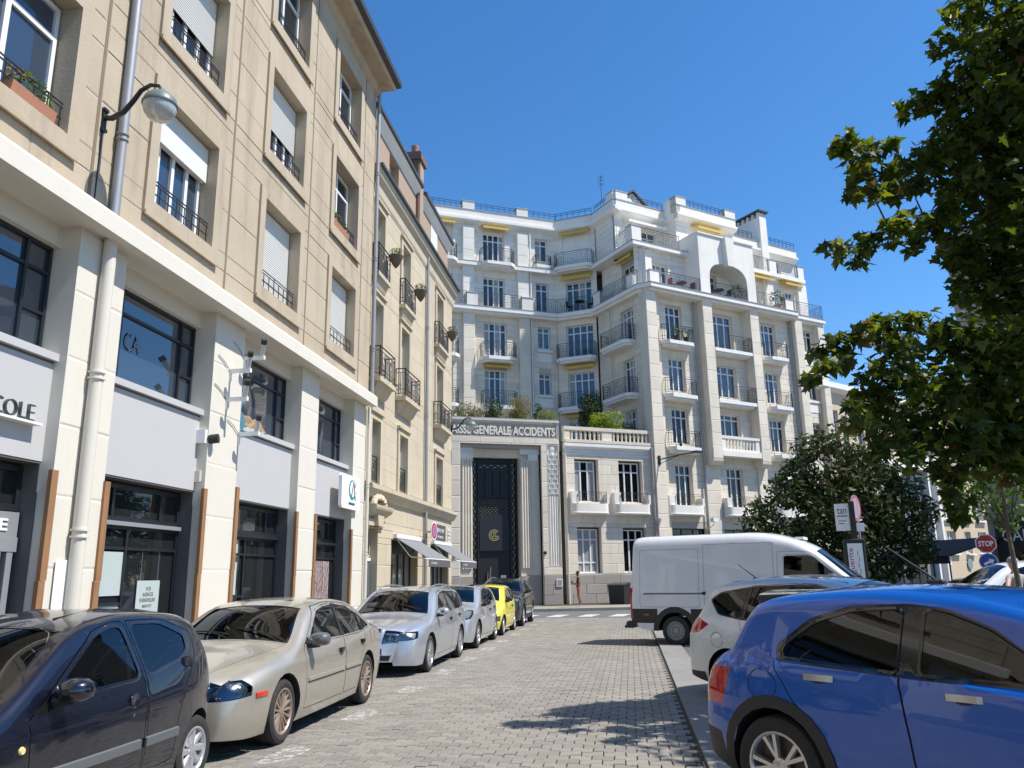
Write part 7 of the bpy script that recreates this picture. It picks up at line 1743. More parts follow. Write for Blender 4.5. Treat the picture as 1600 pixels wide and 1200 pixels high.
CROSS = dict(name='blue_crossover', L=4.2, W=.9, n=110, paint=BLUE, top=[(0, .35), (.02, .6), (.07, .8), (.18, .94), (.5, 1.04), (1.02, 1.11), (1.15, 1.15), (1.80, 1.47), (2.2, 1.545), (2.7, 1.57), (3.2, 1.545), (3.55, 1.50), (3.68, 1.45), (3.93, 1.10), (4.02, 1.03), (4.13, .93), (4.18, .7), (4.2, .42)],
    bot=[(0, .28), (.4, .22), (3.8, .24), (4.2, .34)], plan=[(0, .56), (.08, .70), (.3, .82), (.8, .885), (1.8, .90), (3.3, .90), (3.75, .86), (4.05, .78), (4.2, .70)], belt=[(0, .9), (1.2, 1.0), (2.4, 1.03), (3.4, 1.07), (4.2, 1.08)],
    round=[(0, .1), (.4, .14), (1.1, .10), (1.3, .07), (2.1, .10), (3.5, .09), (3.9, .09), (4.2, .16)], bulge=[(0, .14), (.5, .07), (1.1, .05), (1.6, .08), (2.2, .04), (3.4, .03), (3.8, .06), (4.2, .1)], axles=(.86, 3.43), R=.345, rimr=.238, rim=('alloy', 5, .024, True, .2), rim_mat=mat('polished_alloy', (.62, .60, .57), .3, metal=.85), tumble=.34, shoulder=.905,
    windows=[[(1.55, 1.05), (1.95, 1.32), (2.2, 1.41), (2.34, 1.435), (2.36, 1.055)], [(2.52, 1.06), (2.50, 1.44), (2.85, 1.42), (3.12, 1.335), (3.36, 1.16), (3.35, 1.10)]], win_door={0: 0, 1: 1}, win_round=.035, clad=.085, sill=(.9, 3.4, .40), trim=[[(1.46, 1.015), (1.93, 1.35), (2.2, 1.45), (2.45, 1.48), (2.86, 1.46), (3.16, 1.37), (3.42, 1.17), (3.40, 1.07), (2.36, 1.025)]],
    doors=[[(1.32, .42), (1.28, .98), (1.52, 1.06), (1.94, 1.345), (2.2, 1.435), (2.44, 1.46), (2.47, 1.0), (2.40, .42)], [(2.40, .42), (2.47, 1.0), (2.44, 1.46), (2.86, 1.445), (3.14, 1.36), (3.39, 1.18), (3.40, 1.05), (3.24, .80), (3.05, .62), (3.0, .42)]],
    windshield=(1.15, 1.79, .90, .90), rear_window=(3.71, 3.91, .86, .88), seat=(1.95, 2.75, .72), dash=(1.45, 1.04), extra=x_blue, crease=((1.0, .05, .018), (.70, .1, -.008)),
    side_regs=[('tail_light', [(3.80, 1.00), (4.30, 1.0), (4.30, .72), (3.92, .72)]), ('lower', [(3.95, .52), (4.3, .56), (4.3, -.2), (3.8, -.2)])],
    top_regs=both('tail_light', lambda sh: [(sh.sig_tail(1.0), .82), (sh.sig_tail(1.0), 1.02), (sh.sig_tail(.72), 1.02), (sh.sig_tail(.72), .80)]) + [('lower', lambda sh: [(sh.sig_tail(.56), -1.02), (sh.sig_tail(.40), -1.02), (sh.sig_tail(.40), 1.02), (sh.sig_tail(.56), 1.02)])] + both('headlight', nose_poly(.72, .90, .60, 1.0)))
# --- white people carrier
def x_mpv(car, sh, doors):
    add_mirrors(car, sh, 1.3, 1.08, WHT, 1.1, .15); add_handles(car, sh, doors, [(2.2, .90, 0), (3.12, .93, 1)], S_P[0], .2, .038)
    for s in (-1, 1):
        b = MB(); pts = [sh.P(3.72+.10*math.cos(t), .80+.10*math.sin(t), s, .0008) for t in [2*PI*k/24 for k in range(25)]]; b.tube(pts, .003, n=4); b.build('fuel_flap_gap', GREYB, car, world=False)
    b = MB(); p = sh.Ptop(sh.sig_x(3.55), .0, .0); b.cbox((p.x-.06, p.y-.025, p.z-.02), (p.x+.06, p.y+.025, p.z+.02), .01); b.cyl(p+Vector((0, 0, .01)), p+Vector((.30, 0, .22)), .008, .005, n=6); b.build('aerial', BLACKP, car, world=False)
    for s in (-1, 1): b = MB(); b.tube([sh.Ptop(sh.sig_x(x), s*.86, .002) for x in (1.95, 2.4, 3.0, 3.6, 3.85)], .006, n=4); b.build('roof_seam', BLACKP, car, world=False)
    add_plate(car, 4.36, .78, True)
S_P = [SILW]
MPV = dict(name='white_people_carrier', L=4.36, W=.91, n=90, paint=SILW, top=[(0, .3), (.03, .55), (.1, .72), (.3, .87), (.8, 1.0), (.95, 1.06), (1.85, 1.50), (2.4, 1.60), (2.9, 1.62), (3.6, 1.56), (3.86, 1.49), (4.12, 1.12), (4.25, .98), (4.33, .7), (4.36, .36)],
    bot=[(0, .22), (.4, .18), (3.9, .22), (4.36, .3)], plan=[(0, .56), (.1, .70), (.35, .83), (.9, .89), (2.0, .91), (3.4, .90), (3.9, .86), (4.2, .79), (4.36, .70)], belt=[(0, .86), (1.0, .98), (2.4, 1.02), (3.5, 1.07), (4.36, 1.05)],
    round=[(0, .1), (.4, .12), (1.0, .08), (2.0, .1), (3.8, .11), (4.1, .12), (4.36, .16)], bulge=[(0, .14), (.5, .07), (1.0, .06), (1.6, .09), (2.3, .04), (3.6, .03), (4.0, .06), (4.36, .1)], axles=(.9, 3.55), R=.32, rimr=.21, rim=('alloy', 5, .03), tumble=.36,
    windows=[[(1.42, 1.04), (1.95, 1.41), (2.3, 1.50), (2.48, 1.505), (2.46, 1.05)], [(2.58, 1.055), (2.57, 1.505), (3.2, 1.48), (3.28, 1.09)], [(3.36, 1.095), (3.28, 1.475), (3.68, 1.41), (3.84, 1.32), (3.70, 1.15)]], win_door={0: 0, 1: 1}, win_round=.03, trim=[[(1.34, 1.02), (1.94, 1.44), (2.3, 1.53), (2.5, 1.535), (3.2, 1.51), (3.7, 1.435), (3.88, 1.33), (3.71, 1.13), (3.3, 1.065), (2.46, 1.025)]],
    doors=[[(1.2, .3), (1.2, .98), (1.9, 1.44), (2.3, 1.54), (2.52, 1.55), (2.52, .3)], [(2.52, .3), (2.52, 1.55), (3.22, 1.52), (3.36, 1.08), (3.3, .8), (3.15, .6), (3.08, .3)]],
    windshield=(.96, 1.83, .9, .9), rear_window=(3.9, 4.12, .84, .84), seat=(1.95, 2.8, .7), dash=(1.45, 1.0), extra=x_mpv, crease=((.86, .04, .012),),
    side_regs=[('tail_light', [(3.86, 1.0), (4.14, 1.12), (4.5, 1.05), (4.5, .86), (4.05, .88)]), ('lower', [(3.98, .36), (4.5, .36), (4.5, -.2), (3.9, -.2)])], top_regs=both('tail_light', lambda sh: [(sh.sig_tail(1.30), .88), (sh.sig_tail(1.30), 1.02), (sh.sig_tail(.86), 1.02), (sh.sig_tail(.90), .80)]) + both('headlight', nose_poly(.66, .82, .6, 1.0)))
# --- white panel van
def x_van(car, sh, doors):
    add_mirrors(car, sh, 1.62, 1.5, BLACKP, 1.7, .25)
    for s in (-1, 1):
        b = MB(); b.add(*side_box(sh, 4.62, 6.12, 1.20, 1.235, s, .012)); b.build('door_rail', GREYB, car, world=False)
        b = MB(); b.cbox((4.56, s*(sh.Y(4.6, 1.22)-.01), 1.19), (4.64, s*(sh.Y(4.6, 1.22)+.018), 1.26), .005); b.build('rail_stop', BLACKP, car, world=False)
        b = MB(); b.add(*side_box(sh, 6.0, 6.14, .70, .74, s, .01, n=3)); b.build('indicator', ORANGE, car, world=False)
        b = MB(); b.box((6.42, s*.76, .62), (6.49, s*.93, 1.36)); b.build('tail_light', REDL, car, world=False)
    b = MB(); b.cbox((6.30, -.95, .42), (6.62, .95, .56), .03); b.cbox((6.44, -.97, .40), (6.66, .97, .47), .02); b.build('rear_step', BLACKP, car, world=False)
    add_wipers(car, sh, 1.22, 0, 0)
    b = MB(); b.box((2.3, -.3, 2.44), (2.5, .3, 2.50)); b.build('roof_lamp', WHITE, car, world=False)
VAN = dict(name='white_panel_van', L=6.5, W=.99, n=110, paint=WHT, top=[(0, .4), (.03, .75), (.1, .98), (.3, 1.12), (.85, 1.28), (1.1, 1.40), (1.95, 2.10), (2.2, 2.27), (2.6, 2.46), (3.1, 2.58), (3.6, 2.62), (6.0, 2.62), (6.3, 2.60), (6.42, 2.5), (6.47, 1.5), (6.5, .55)],
    bot=[(0, .32), (.4, .28), (5.9, .34), (6.5, .48)], plan=[(0, .62), (.1, .75), (.4, .90), (1.0, .96), (2.0, .985), (6.0, .985), (6.35, .965), (6.5, .92)], belt=[(0, 1.1), (1.0, 1.35), (2.0, 1.42), (3, 1.42), (6.5, 1.42)],
    round=[(0, .1), (.6, .14), (1.2, .08), (2.2, .14), (3.2, .20), (6.3, .20), (6.5, .06)], bulge=[(0, .14), (.6, .07), (1.2, .10), (1.9, .10), (2.6, .05), (6.0, .02), (6.5, .03)], axles=(1.0, 5.35), R=.345, rimr=.215, rim=('steel', 6), rim_mat=mat('grey_steel_wheel', (.28, .285, .29), .5, metal=.4, noise=(12, .4, (.2, .2, .2))), tumble=.10, tuck=.03, arch=.43, tyre_w=.22,
    windows=[[(1.50, 1.47), (1.60, 1.62), (2.02, 2.0), (2.14, 2.06), (2.70, 2.06), (2.74, 1.47)]], win_door={0: 0}, win_round=.06, glass=car_glass('van_window', (.25, .28, .27)),
    doors=[[(1.28, .5), (1.22, 1.4), (1.42, 1.52), (2.02, 2.08), (2.2, 2.16), (2.85, 2.16), (2.88, 1.4), (2.86, .5)], [(2.95, .45), (2.95, 2.38), (4.60, 2.38), (4.60, .45)], [(4.72, .9), (4.72, 2.28), (6.22, 2.28), (6.22, .9)]],
    side_regs=[('lower', [(5.78, .52), (6.7, .52), (6.7, .86), (5.78, .86)]), ('lower', [(1.4, .52), (4.95, .52), (4.95, .86), (1.4, .86)]), ('lower', circle(5.35, .35, .56, 28)), ('lower', circle(1.0, .35, .5, 28)), ('lower', [(-.1, .3), (.6, .3), (.6, .7), (-.1, .7)])],
    top_regs=[('lower', nose_poly(.42, .72, -1.02, 1.02))] + both('headlight', nose_poly(.8, 1.0, .6, 1.0)), windshield=(1.12, 1.98, .92, .90), top_gaps=[], seat=(2.15, 0, .98), dash=(1.65, 1.38), extra=x_van)
SEDAN2 = dict(SEDAN, paint=SILW, name='silver_saloon')
def taller(S, k, **kw):
    f = lambda ps: [(x, z*k) for x, z in ps]
    return dict(S, top=f(S['top']), belt=f(S['belt']), windows=[f(w) for w in S['windows']], doors=[f(w) for w in S['doors']], trim=[f(w) for w in S.get('trim', ())], **kw)
MPV2 = taller(MPV, 1.15, paint=WHT, name='white_people_carrier')
XL = -4.63
C90 = rad(90)
make_car(SMALL, 'dark navy hatchback nearest the camera at the left edge', 'car', (-4.55, 3.95, 0), C90, 'cars parked along the left kerb')
make_car(SEDAN, 'champagne gold saloon with dusty bronze wheels parked behind the navy hatchback', 'car', (XL, 7.72, 0), C90, 'cars parked along the left kerb')
make_car(WAGON, 'silver estate car with roof rails and slatted chrome grille', 'car', (XL, 14.3, 0), C90, 'cars parked along the left kerb')
make_car(HATCH, 'pale silver hatchback with black roof between the estate and the yellow car', 'car', (XL, 19.3, 0), C90, 'cars parked along the left kerb')
make_car(CITY, 'small yellow city car with grey bumper', 'car', (-4.56, 23.85, 0), C90, 'cars parked along the left kerb')
make_car(SUV, 'dark graphite crossover at the far end of the left row by the crossing', 'car', (XL, 27.9, 0), C90, 'cars parked along the left kerb')
make_car(CROSS, 'bright blue crossover with chrome handles filling the lower right corner', 'car', (4.04, 4.59, 0), rad(136), 'cars parked in the right bays')
make_car(MPV, 'ice white people carrier with wedge tail lamp between the blue crossover and the van', 'car', (4.55, 10.12, 0), rad(140), 'cars parked in the right bays')
make_car(VAN, 'tall white panel van parked across the right bays', 'van', (6.38, 19.6, 0), rad(160), 'cars parked in the right bays')
make_car(MPV2, 'white car with raked windscreen far right in front of the black awning', 'car', (7.9, 23.4, 0), rad(8), 'cars across the square')
make_car(SEDAN2, 'silver car of which only the roof shows beyond the blue one', 'car', (8.4, 27.4, 0), rad(12), 'cars across the square')
# ------------------------------------------------------------------ trees
PLANE_LEAF = leaf_mat('plane_leaf', (.028, .052, .010), (.075, .11, .018), .4)
PLANE_LIGHT = leaf_mat('plane_leaf_sunlit', (.075, .11, .018), (.15, .17, .03), .4)  # paler, yellower copy of the leaf, sunlight put into its colour
PLANE_DRY = leaf_mat('plane_leaf_brown', (.10, .062, .02), (.15, .10, .03), .3)
def star_leaf(r):
    """five-lobed leaf, folded a little along the midrib; unit size, stalk at the origin"""
    pr = [(0, 0), (.16, .02), (.40, -.14), (.36, .10), (.52, .26), (.27, .34), (.22, .50), (0, .92), (-.22, .50), (-.27, .34), (-.52, .26), (-.36, .10), (-.40, -.14), (-.16, .02)]
    k = r.uniform(.05, .3); s = r.uniform(-.15, .15)
    vs = [(x*r.uniform(.92, 1.08), y, -k*abs(x)+s*y*y+r.uniform(-.02, .02)) for x, y in pr] + [(0, .3, .02)]
    n = len(pr); return vs, [(n, i, (i+1) % n) for i in range(n)]
TREE = thing('plane_tree', 'large plane tree whose leafy branches hang in from the upper right', 'tree', (8.4, 10.3, 0))
CL = [(5.03,10.63,9.44,0.29),(5.64,10.89,9.4,0.55),(5.95,10.77,8.96,0.63),(4.67,10.55,8.87,0.18),(5.1,10.62,8.7,0.34),(5.8,11.16,8.79,0.56),(4.33,10.95,8.18,0.22),(4.62,10.99,8.31,0.28),(4.99,11.11,8.47,0.37),(5.3,10.92,8.11,0.54),(6.17,11.66,8.38,0.67),(2.93,9.9,7.04,0.17),(3.05,9.81,7.07,0.18),(3.19,9.82,6.9,0.21),(3.57,10.0,7.04,0.17),(3.34,10.5,6.99,0.14),(3.66,10.56,6.96,0.24),(4.1,10.77,7.1,0.32),(4.51,10.91,7.33,0.36),(3.03,9.83,6.38,0.11),(3.32,10.01,6.48,0.18),(3.74,10.45,6.65,0.22),(4.12,10.7,6.8,0.16),(5.01,11.19,7.75,0.48),(5.66,11.59,7.81,0.62),(5.8,10.95,7.47,0.62),(4.81,10.96,6.89,0.36),(5.4,11.4,6.86,0.6),(6.01,11.63,6.82,0.65),(4.37,10.42,6.37,0.17),(2.63,9.78,5.65,0.1),(2.72,9.51,5.5,0.16),(3.09,10.28,5.62,0.13),(3.26,10.37,5.91,0.2),(3.56,10.23,5.97,0.23),(3.77,10.15,6.07,0.23),(4.27,10.86,6.29,0.26),(4.44,10.71,6.24,0.28),(3.96,10.68,5.93,0.14),(4.65,11.11,5.96,0.3),(4.95,11.03,5.95,0.44),(5.49,11.17,5.87,0.62),(4.69,10.96,5.48,0.24),(5.14,11.11,5.36,0.48),(5.47,11.02,5.17,0.51),(4.44,10.61,5.14,0.13),(2.34,9.63,4.27,0.12),(2.07,8.93,3.76,0.09),(2.28,9.01,3.92,0.14),(2.58,9.62,4.35,0.2),(2.75,9.38,4.37,0.21),(3.08,9.68,4.52,0.2),(3.36,9.78,4.59,0.2),(3.63,9.81,4.63,0.19),(3.98,10.56,4.54,0.33),(3.22,9.6,4.23,0.24),(4.22,10.26,4.53,0.37),(4.69,10.44,4.43,0.48),(5.35,10.99,4.46,0.55),(2.57,9.3,4.05,0.12),(3.0,9.6,3.89,0.27),(2.95,9.88,3.68,0.28),(3.31,9.79,3.84,0.35),(3.9,10.31,3.94,0.41),(4.59,10.93,4.01,0.5),(4.88,10.5,3.77,0.52),(2.6,9.18,3.33,0.18),(2.52,9.25,3.5,0.1),(3.15,10.05,3.4,0.36),(3.6,10.21,3.33,0.39),(4.02,10.17,3.3,0.4),(4.61,10.56,3.31,0.46),(4.97,10.57,3.21,0.43),(2.86,9.69,3.04,0.15),(3.25,9.62,2.96,0.19),(3.84,10.44,2.92,0.17),(4.21,10.77,3.07,0.24),(4.62,10.98,3.0,0.23),(3.91,10.47,2.8,0.13),(4.04,10.68,2.5,0.16),(3.75,9.82,2.29,0.08),(3.77,10.07,2.59,0.09),(5.06,11.22,2.93,0.25)]
def plane_tree():
    r = random.Random(12)
    base = Vector((8.4, 10.3, 0)); fork = Vector((8.2, 10.3, 3.6)); top = Vector((7.8, 10.4, 8.0))
    b = MB(); b.tube([base, base+Vector((-.05, .02, .3)), (base+fork)/2, fork, (fork+top)/2+Vector((.15, 0, 0)), top, top+Vector((-.3, .2, 3))], [.42, .34, .30, .27, .2, .13, .05], n=12); b.build('trunk', BARK, TREE, smooth=True)
    pts = [Vector(c[:3]) for c in CL]
    extra = []
    for k in range(70):     # the part of the crown outside the frame, over the bays
        a = r.uniform(0, 2*PI); q = r.random()**.5; p = Vector((8.6+4.0*q*math.cos(a), 8.8+4.0*q*math.sin(a), 7.4+r.uniform(-2.2, 3.4)))
        if p.x-.695*p.z < .9 and p.y > 1.5: continue
        pr = proj(p)
        if pr and -60 < pr[0] < 1650 and -60 < pr[1] < 1260 and p.y > 1: continue
        extra.append((p, r.uniform(.5, .95)))
    # boughs thrown out over the lane above the frame: they shade the cobbles
    for p, q in (((6.4, 8.9, 8.6), .6), ((5.9, 8.6, 8.5), .55), ((6.9, 8.2, 8.9), .6), ((6.3, 7.9, 8.7), .35)): extra.append((Vector(p), q))
    # boughs
    def joint(p):
        t = min(1, max(0, (p.z-4.6)/6.5)); return fork.lerp(top, t)
    nodes = sorted(pts + [e[0] for e in extra], key=lambda p: (p-joint(p)).length); done = []
    for p in nodes:       # every bough grows on from the nearest one closer to the trunk
        j = joint(p); c = min(done, key=lambda q: (q-p).length) if done else None
        if c is None or (p-j).length < (c-p).length*1.15 or (c-p).length > 2.2: q, r0 = j, .05
        else: q, r0 = c, .016
        b = MB(); m = q.lerp(p, .5)+Vector((r.uniform(-.1, .1), r.uniform(-.1, .1), .08))
        if (q-p).length > .1: b.tube([q, m, p], [r0, r0*.6, .004], n=5); b.build('limb', TWIG, TREE, smooth=True)
        done.append(p)
    # leaves
    proto = [star_leaf(r) for _ in range(8)]
    leaves = []
    for i, c in enumerate(CL):
        p = Vector(c[:3]); R = c[3]; n = int(12+(820 if R < .36 else 1150)*R*R)
        tone = math.sin(p.x*1.9+p.z*1.3)+r.uniform(-.6, .6)
        for _ in range(n):
            while True:
                q = Vector((r.uniform(-1, 1), r.uniform(-1, 1), r.uniform(-1, 1)))
                if q.length < 1: break
            leaves.append((p+Vector((q.x*R, q.y*R*1.25, q.z*R*.8)), tone, True))
    for p, R in extra:
        for _ in range(int(60+150*R*R)):
            q = Vector((r.gauss(0, .5), r.gauss(0, .5), r.gauss(0, .4))); leaves.append((p+q*R, r.uniform(-1, 1), False))
    recs = []
    for p, tone, seen in leaves:
        yaw = r.uniform(0, 2*PI); M = Matrix.Translation(p) @ Matrix.Rotation(yaw, 4, 'Z') @ Matrix.Rotation(rad(r.gauss(-38, 24)), 4, 'X') @ Matrix.Rotation(rad(r.gauss(0, 26)), 4, 'Y') @ Matrix.Scale(r.uniform(.10, .195) if seen else .18, 4)
        d = r.random(); m = PLANE_DRY if d < .02 else PLANE_LIGHT if d < .16+.22*max(0, tone) else PLANE_LEAF
        recs.append((M, m, r.randrange(8), seen))
    def key(t):
        if not t[3]: return 0
        q = proj(t[0].translation); return 0 if not q or not (0 < q[0] < 1600 and 0 < q[1] < 1200) else t[0].to_scale().x/q[2]
    recs.sort(key=key, reverse=True); me = {}
    for M, m, k, seen in recs[:300]:
        if (m.name, k) not in me: me[(m.name, k)] = MB().add(*proto[k]).mesh('leaf', m)
        place('leaf', me[(m.name, k)], TREE, M)
    b = MB(); mi = {PLANE_LEAF.name: 0, PLANE_LIGHT.name: 1, PLANE_DRY.name: 2}
    for M, m, k, seen in recs[300:]:
        b.add([M @ Vector(v) for v in proto[k][0]], proto[k][1], mi[m.name])
    b.build('foliage', [PLANE_LEAF, PLANE_LIGHT, PLANE_DRY], TREE, kind='stuff')
plane_tree()
# magnolia at the end of the bays
MAGL = leaf_mat('magnolia_leaf', (.022, .042, .008), (.06, .085, .016), .15); MAGB = leaf_mat('magnolia_underside', (.10, .07, .028), (.13, .10, .04), .15)
MG = thing('magnolia_tree', 'dark glossy magnolia tree with white flowers behind the van', 'tree', (8.6, 33.4, 0))
def magnolia():
    r = random.Random(31); base = Vector((8.6, 33.4, 0))
    b = MB(); b.tube([base, base+Vector((.05, 0, 1.0)), base+Vector((-.05, .1, 2.4)), base+Vector((0, 0, 5.0))], [.2, .16, .13, .04], n=10)
    b.build('trunk', BARK, MG, smooth=True)
    cl = []
    prof = [(4.95, 3.35, .65), (5.3, 4.0, .6), (6.0, 3.2, .7), (5.6, 2.6, .55), (6.3, 4.8, .75), (6.9, 5.6, .75), (7.4, 6.5, .65), (8.1, 6.75, .6), (8.7, 6.2, .7), (9.4, 5.9, .7), (10.1, 5.3, .75), (10.8, 4.7, .7), (11.3, 3.9, .6), (11.0, 3.1, .65), (11.2, 2.4, .5), (10.5, 2.0, .65), (9.6, 1.7, .7), (8.7, 1.6, .7), (7.7, 1.7, .7), (6.9, 2.0, .7), (6.3, 2.3, .6), (7.0, 3.0, .85), (7.6, 4.0, .9), (8.2, 5.0, .9), (9.0, 4.4, .9), (9.8, 3.8, .9), (8.8, 3.0, .9), (8.0, 2.4, .8), (10.2, 3.0, .8), (7.2, 4.9, .8), (9.3, 5.2, .8), (10.0, 4.6, .8)]
    for x, z, R in prof:
        for dy in (-.9, 0, .9) if .9 <= R else (-.35, .45): cl.append((Vector((x, 33.3+dy+r.uniform(-.3, .3), z)), R))
    b2 = MB()
    for p, R in cl: q = base+Vector((0, 0, max(.9, p.z-1.6))); b2.tube([q, q.lerp(p, .6), p], [.045, .028, .01], n=5)
    b2.build('limb', BARK, MG)
    b = MB(); f = MB()
    for p, R in cl:
        for _ in range(int(150*R*R*2.6)):
            while True:
                q = Vector((r.uniform(-1, 1), r.uniform(-1, 1), r.uniform(-1, 1)))
                if .35 < q.length < 1: break
            c = p+q*R; n = (q*.9+Vector((r.gauss(0, .6), r.gauss(0, .6), r.gauss(.35, .6)))).normalized(); a = n.orthogonal().normalized(); a = Matrix.Rotation(r.uniform(0, 6.28), 3, n) @ a; t = n.cross(a); s = r.uniform(.2, .34)
            b.add([c, c+a*s*.4+t*s*.2+n*.01, c+a*s, c+a*s*.4-t*s*.2+n*.01], [(0, 1, 2), (0, 2, 3)], 1 if r.random() < .10 else 0)
        for _ in range(2 if r.random() < .75 else 1):
            q = Vector((r.gauss(0, 1), r.gauss(-.6, 1), r.gauss(.2, 1))).normalized(); c = p+q*R*1.0; n = (q+Vector((0, 0, .6))).normalized(); a = n.orthogonal().normalized(); t = n.cross(a); s = r.uniform(.08, .13)
            vs = [c]; 
            for k in range(8): vs.append(c+(a*math.cos(k*PI/4)+t*math.sin(k*PI/4))*s*(1 if k % 2 == 0 else .5)+n*s*.5)
            f.add(vs, [(0, 1+k, 1+(k+1) % 8) for k in range(8)])
    b.build('foliage', [MAGL, MAGB], MG); tag(f.build('flower', mat('magnolia_petal', (.78, .76, .68), .6), MG), kind='stuff')
magnolia()
# sapling with a thin trunk at the right edge and a further green tree
def small_tree(name, label, base, h, crown, n, size, m, seed, tr=.05, group=None):
    t = thing(name, label, 'tree', tuple(base), 0, group); r = random.Random(seed); B = Vector(base)
    b = MB(); b.tube([B, B+Vector((.02, .01, h*.5)), B+Vector((-.03, 0, h)), B+Vector((0, 0, h+crown[2]))], [tr*1.2, tr, tr*.8, tr*.25], n=8); b.build('trunk', BARK, t, smooth=True)
    b = MB(); cs = []
    for k in range(12):
        a = Vector((r.uniform(-.7, .7)*crown[0], r.uniform(-.7, .7)*crown[1], r.uniform(-.7, .75)*crown[2])); cs.append(B+Vector((0, 0, h+crown[2]*.8))+a)
        b.tube([B+Vector((0, 0, h*.95)), (B+Vector((0, 0, h*1.05))).lerp(cs[-1], .6), cs[-1]], [tr*.4, tr*.25, .006], n=5)
    b.build('limb', BARK, t)
    b = MB()
    for c in cs: leaf_cloud(b, c, crown[0]*.42, crown[1]*.42, crown[2]*.38, n//12, size, r, shell=.3)
    b.build('foliage', m, t)
small_tree('sapling', 'thin sapling with bright green leaves beside the man at the right edge', (7.0, 16.2, .1), 2.35, (.75, .75, .8), 1100, .13, leaf_mat('sapling_leaf', (.05, .10, .02), (.10, .17, .035)), 3)
small_tree('street_tree', 'green tree before the dark shopfront at the right edge', (17.0, 30.0, .1), 4.0, (2.0, 1.8, 1.9), 2600, .2, leaf_mat('street_leaf', (.05, .10, .025), (.09, .15, .04)), 5, .11)
# ------------------------------------------------------------------ street furniture
GLOBE = mat('lamp_glass', (.42, .44, .43), .12, coat=1, noise=(5, .5, (.26, .24, .21))); LANT = mat('grey_green_lantern', (.12, .155, .155), .45)
def wall_lamp(label, P, out, rise, s=1.0):
    """curved arm on a wall plate carrying a round lantern; P = wall point, out = direction out of the wall"""
    t = thing('wall_lamp', label, 'street lamp', tuple(P), 0, 'curved-arm lamps on the left house fronts'); P = Vector(P); out = Vector(out).normalized(); Z = Vector((0, 0, 1))
    side = out.cross(Z)
    b = MB(); b.setM(Matrix(((side.x, out.x, 0, P.x), (side.y, out.y, 0, P.y), (0, 0, 1, P.z), (0, 0, 0, 1))))
    b.box((-.05*s, 0, -.26*s), (.05*s, .04, .16*s)); b.box((-.06*s, 0, -.28*s), (.06*s, .06, -.22*s)); b.box((-.06*s, 0, .12*s), (.06*s, .06, .18*s)); b.build('wall_plate', FRAMEB, t)
    pts = [(0, 0), (.18, -.02), (.40, .07), (.56, .24), (.70, .42), (.88, .50), (1.04, .47), (1.10, .40)]
    b = MB(); b.tube([P+out*(x*s)+Z*(z*rise) for x, z in pts], [.048*s, .052*s, .05*s, .046*s, .042*s, .038*s, .034*s, .03*s], n=9); b.build('arm', FRAMEB, t, smooth=True)
    c = P+out*(1.10*s)+Z*(.40*rise)
    b = MB(); b.lathe([(.05*s, .02*s), (.06*s, -.06*s), (.10*s, -.075*s), (.20*s, -.12*s), (.27*s, -.20*s), (.295*s, -.29*s), (.31*s, -.30*s), (.31*s, -.33*s), (.285*s, -.335*s)], tuple(c), n=24); H = b.build('lantern', LANT, t, smooth=True)
    b = MB(); b.lathe([(.285*s, -.335*s), (.285*s, -.40*s), (.255*s, -.50*s), (.19*s, -.58*s), (.10*s, -.625*s), (.0, -.64*s)], tuple(c), n=24); b.build('globe', GLOBE, H, smooth=True)
    return t
wall_lamp('grey lantern on a curved black arm high on the bank front by the drain pipe', BF.P(9.66, 0, 8.42), (1, 0.0, 0), .95, .82)
b = BF.mb(); b.cyl((9.66, .012, 6.97), (9.66, .012, 8.2), .012, n=5); b.build('arm_shadow_rod', FRAMEB, BANK)  # dark rod on the wall in place of the lamp arm's cast shadow
wall_lamp('smaller lantern on a curved arm at the corner of the town house before the inscription', HF.P(33.95, 0, 8.05), (1, .12, 0), .95, .8)
t = thing('arm_lamp', 'flat black wall lamp on the corner pier of the white building', 'street lamp', tuple(FC.P(.2, .05, 8.4)))
b = FC.mb(); b.box((.12, .0, 8.0), (.3, .06, 8.55)); b.build('wall_plate', FRAMEB, t)
b = FC.mb(); b.tube([(.2, .05, 8.3), (.9, 1.0, 8.5), (1.6, 1.75, 8.62)], .035, n=6); b.cyl((.2, .05, 8.05), (.9, 1.0, 8.48), .02, n=5); b.build('arm', FRAMEB, t)
b = FC.mb(); b.box((1.4, 1.55, 8.58), (1.95, 1.95, 8.68)); b.build('lamp_head', FRAMEB, t)
t = thing('wall_floodlight', 'small white floodlight low on the white building beside its drain pipe', 'lamp', tuple(FC.P(4.0, .2, 5.0)))
b = FC.mb(); b.box((3.85, .1, 4.7), (4.25, .4, 4.95)); b.build('housing', WHITE, t)
b = FC.mb(); b.tube([(4.1, -.4, 4.3), (4.05, .1, 4.5), (4.05, .25, 4.72)], .025, n=5); b.build('arm', WHITE, t)
def ground_z(): return .142
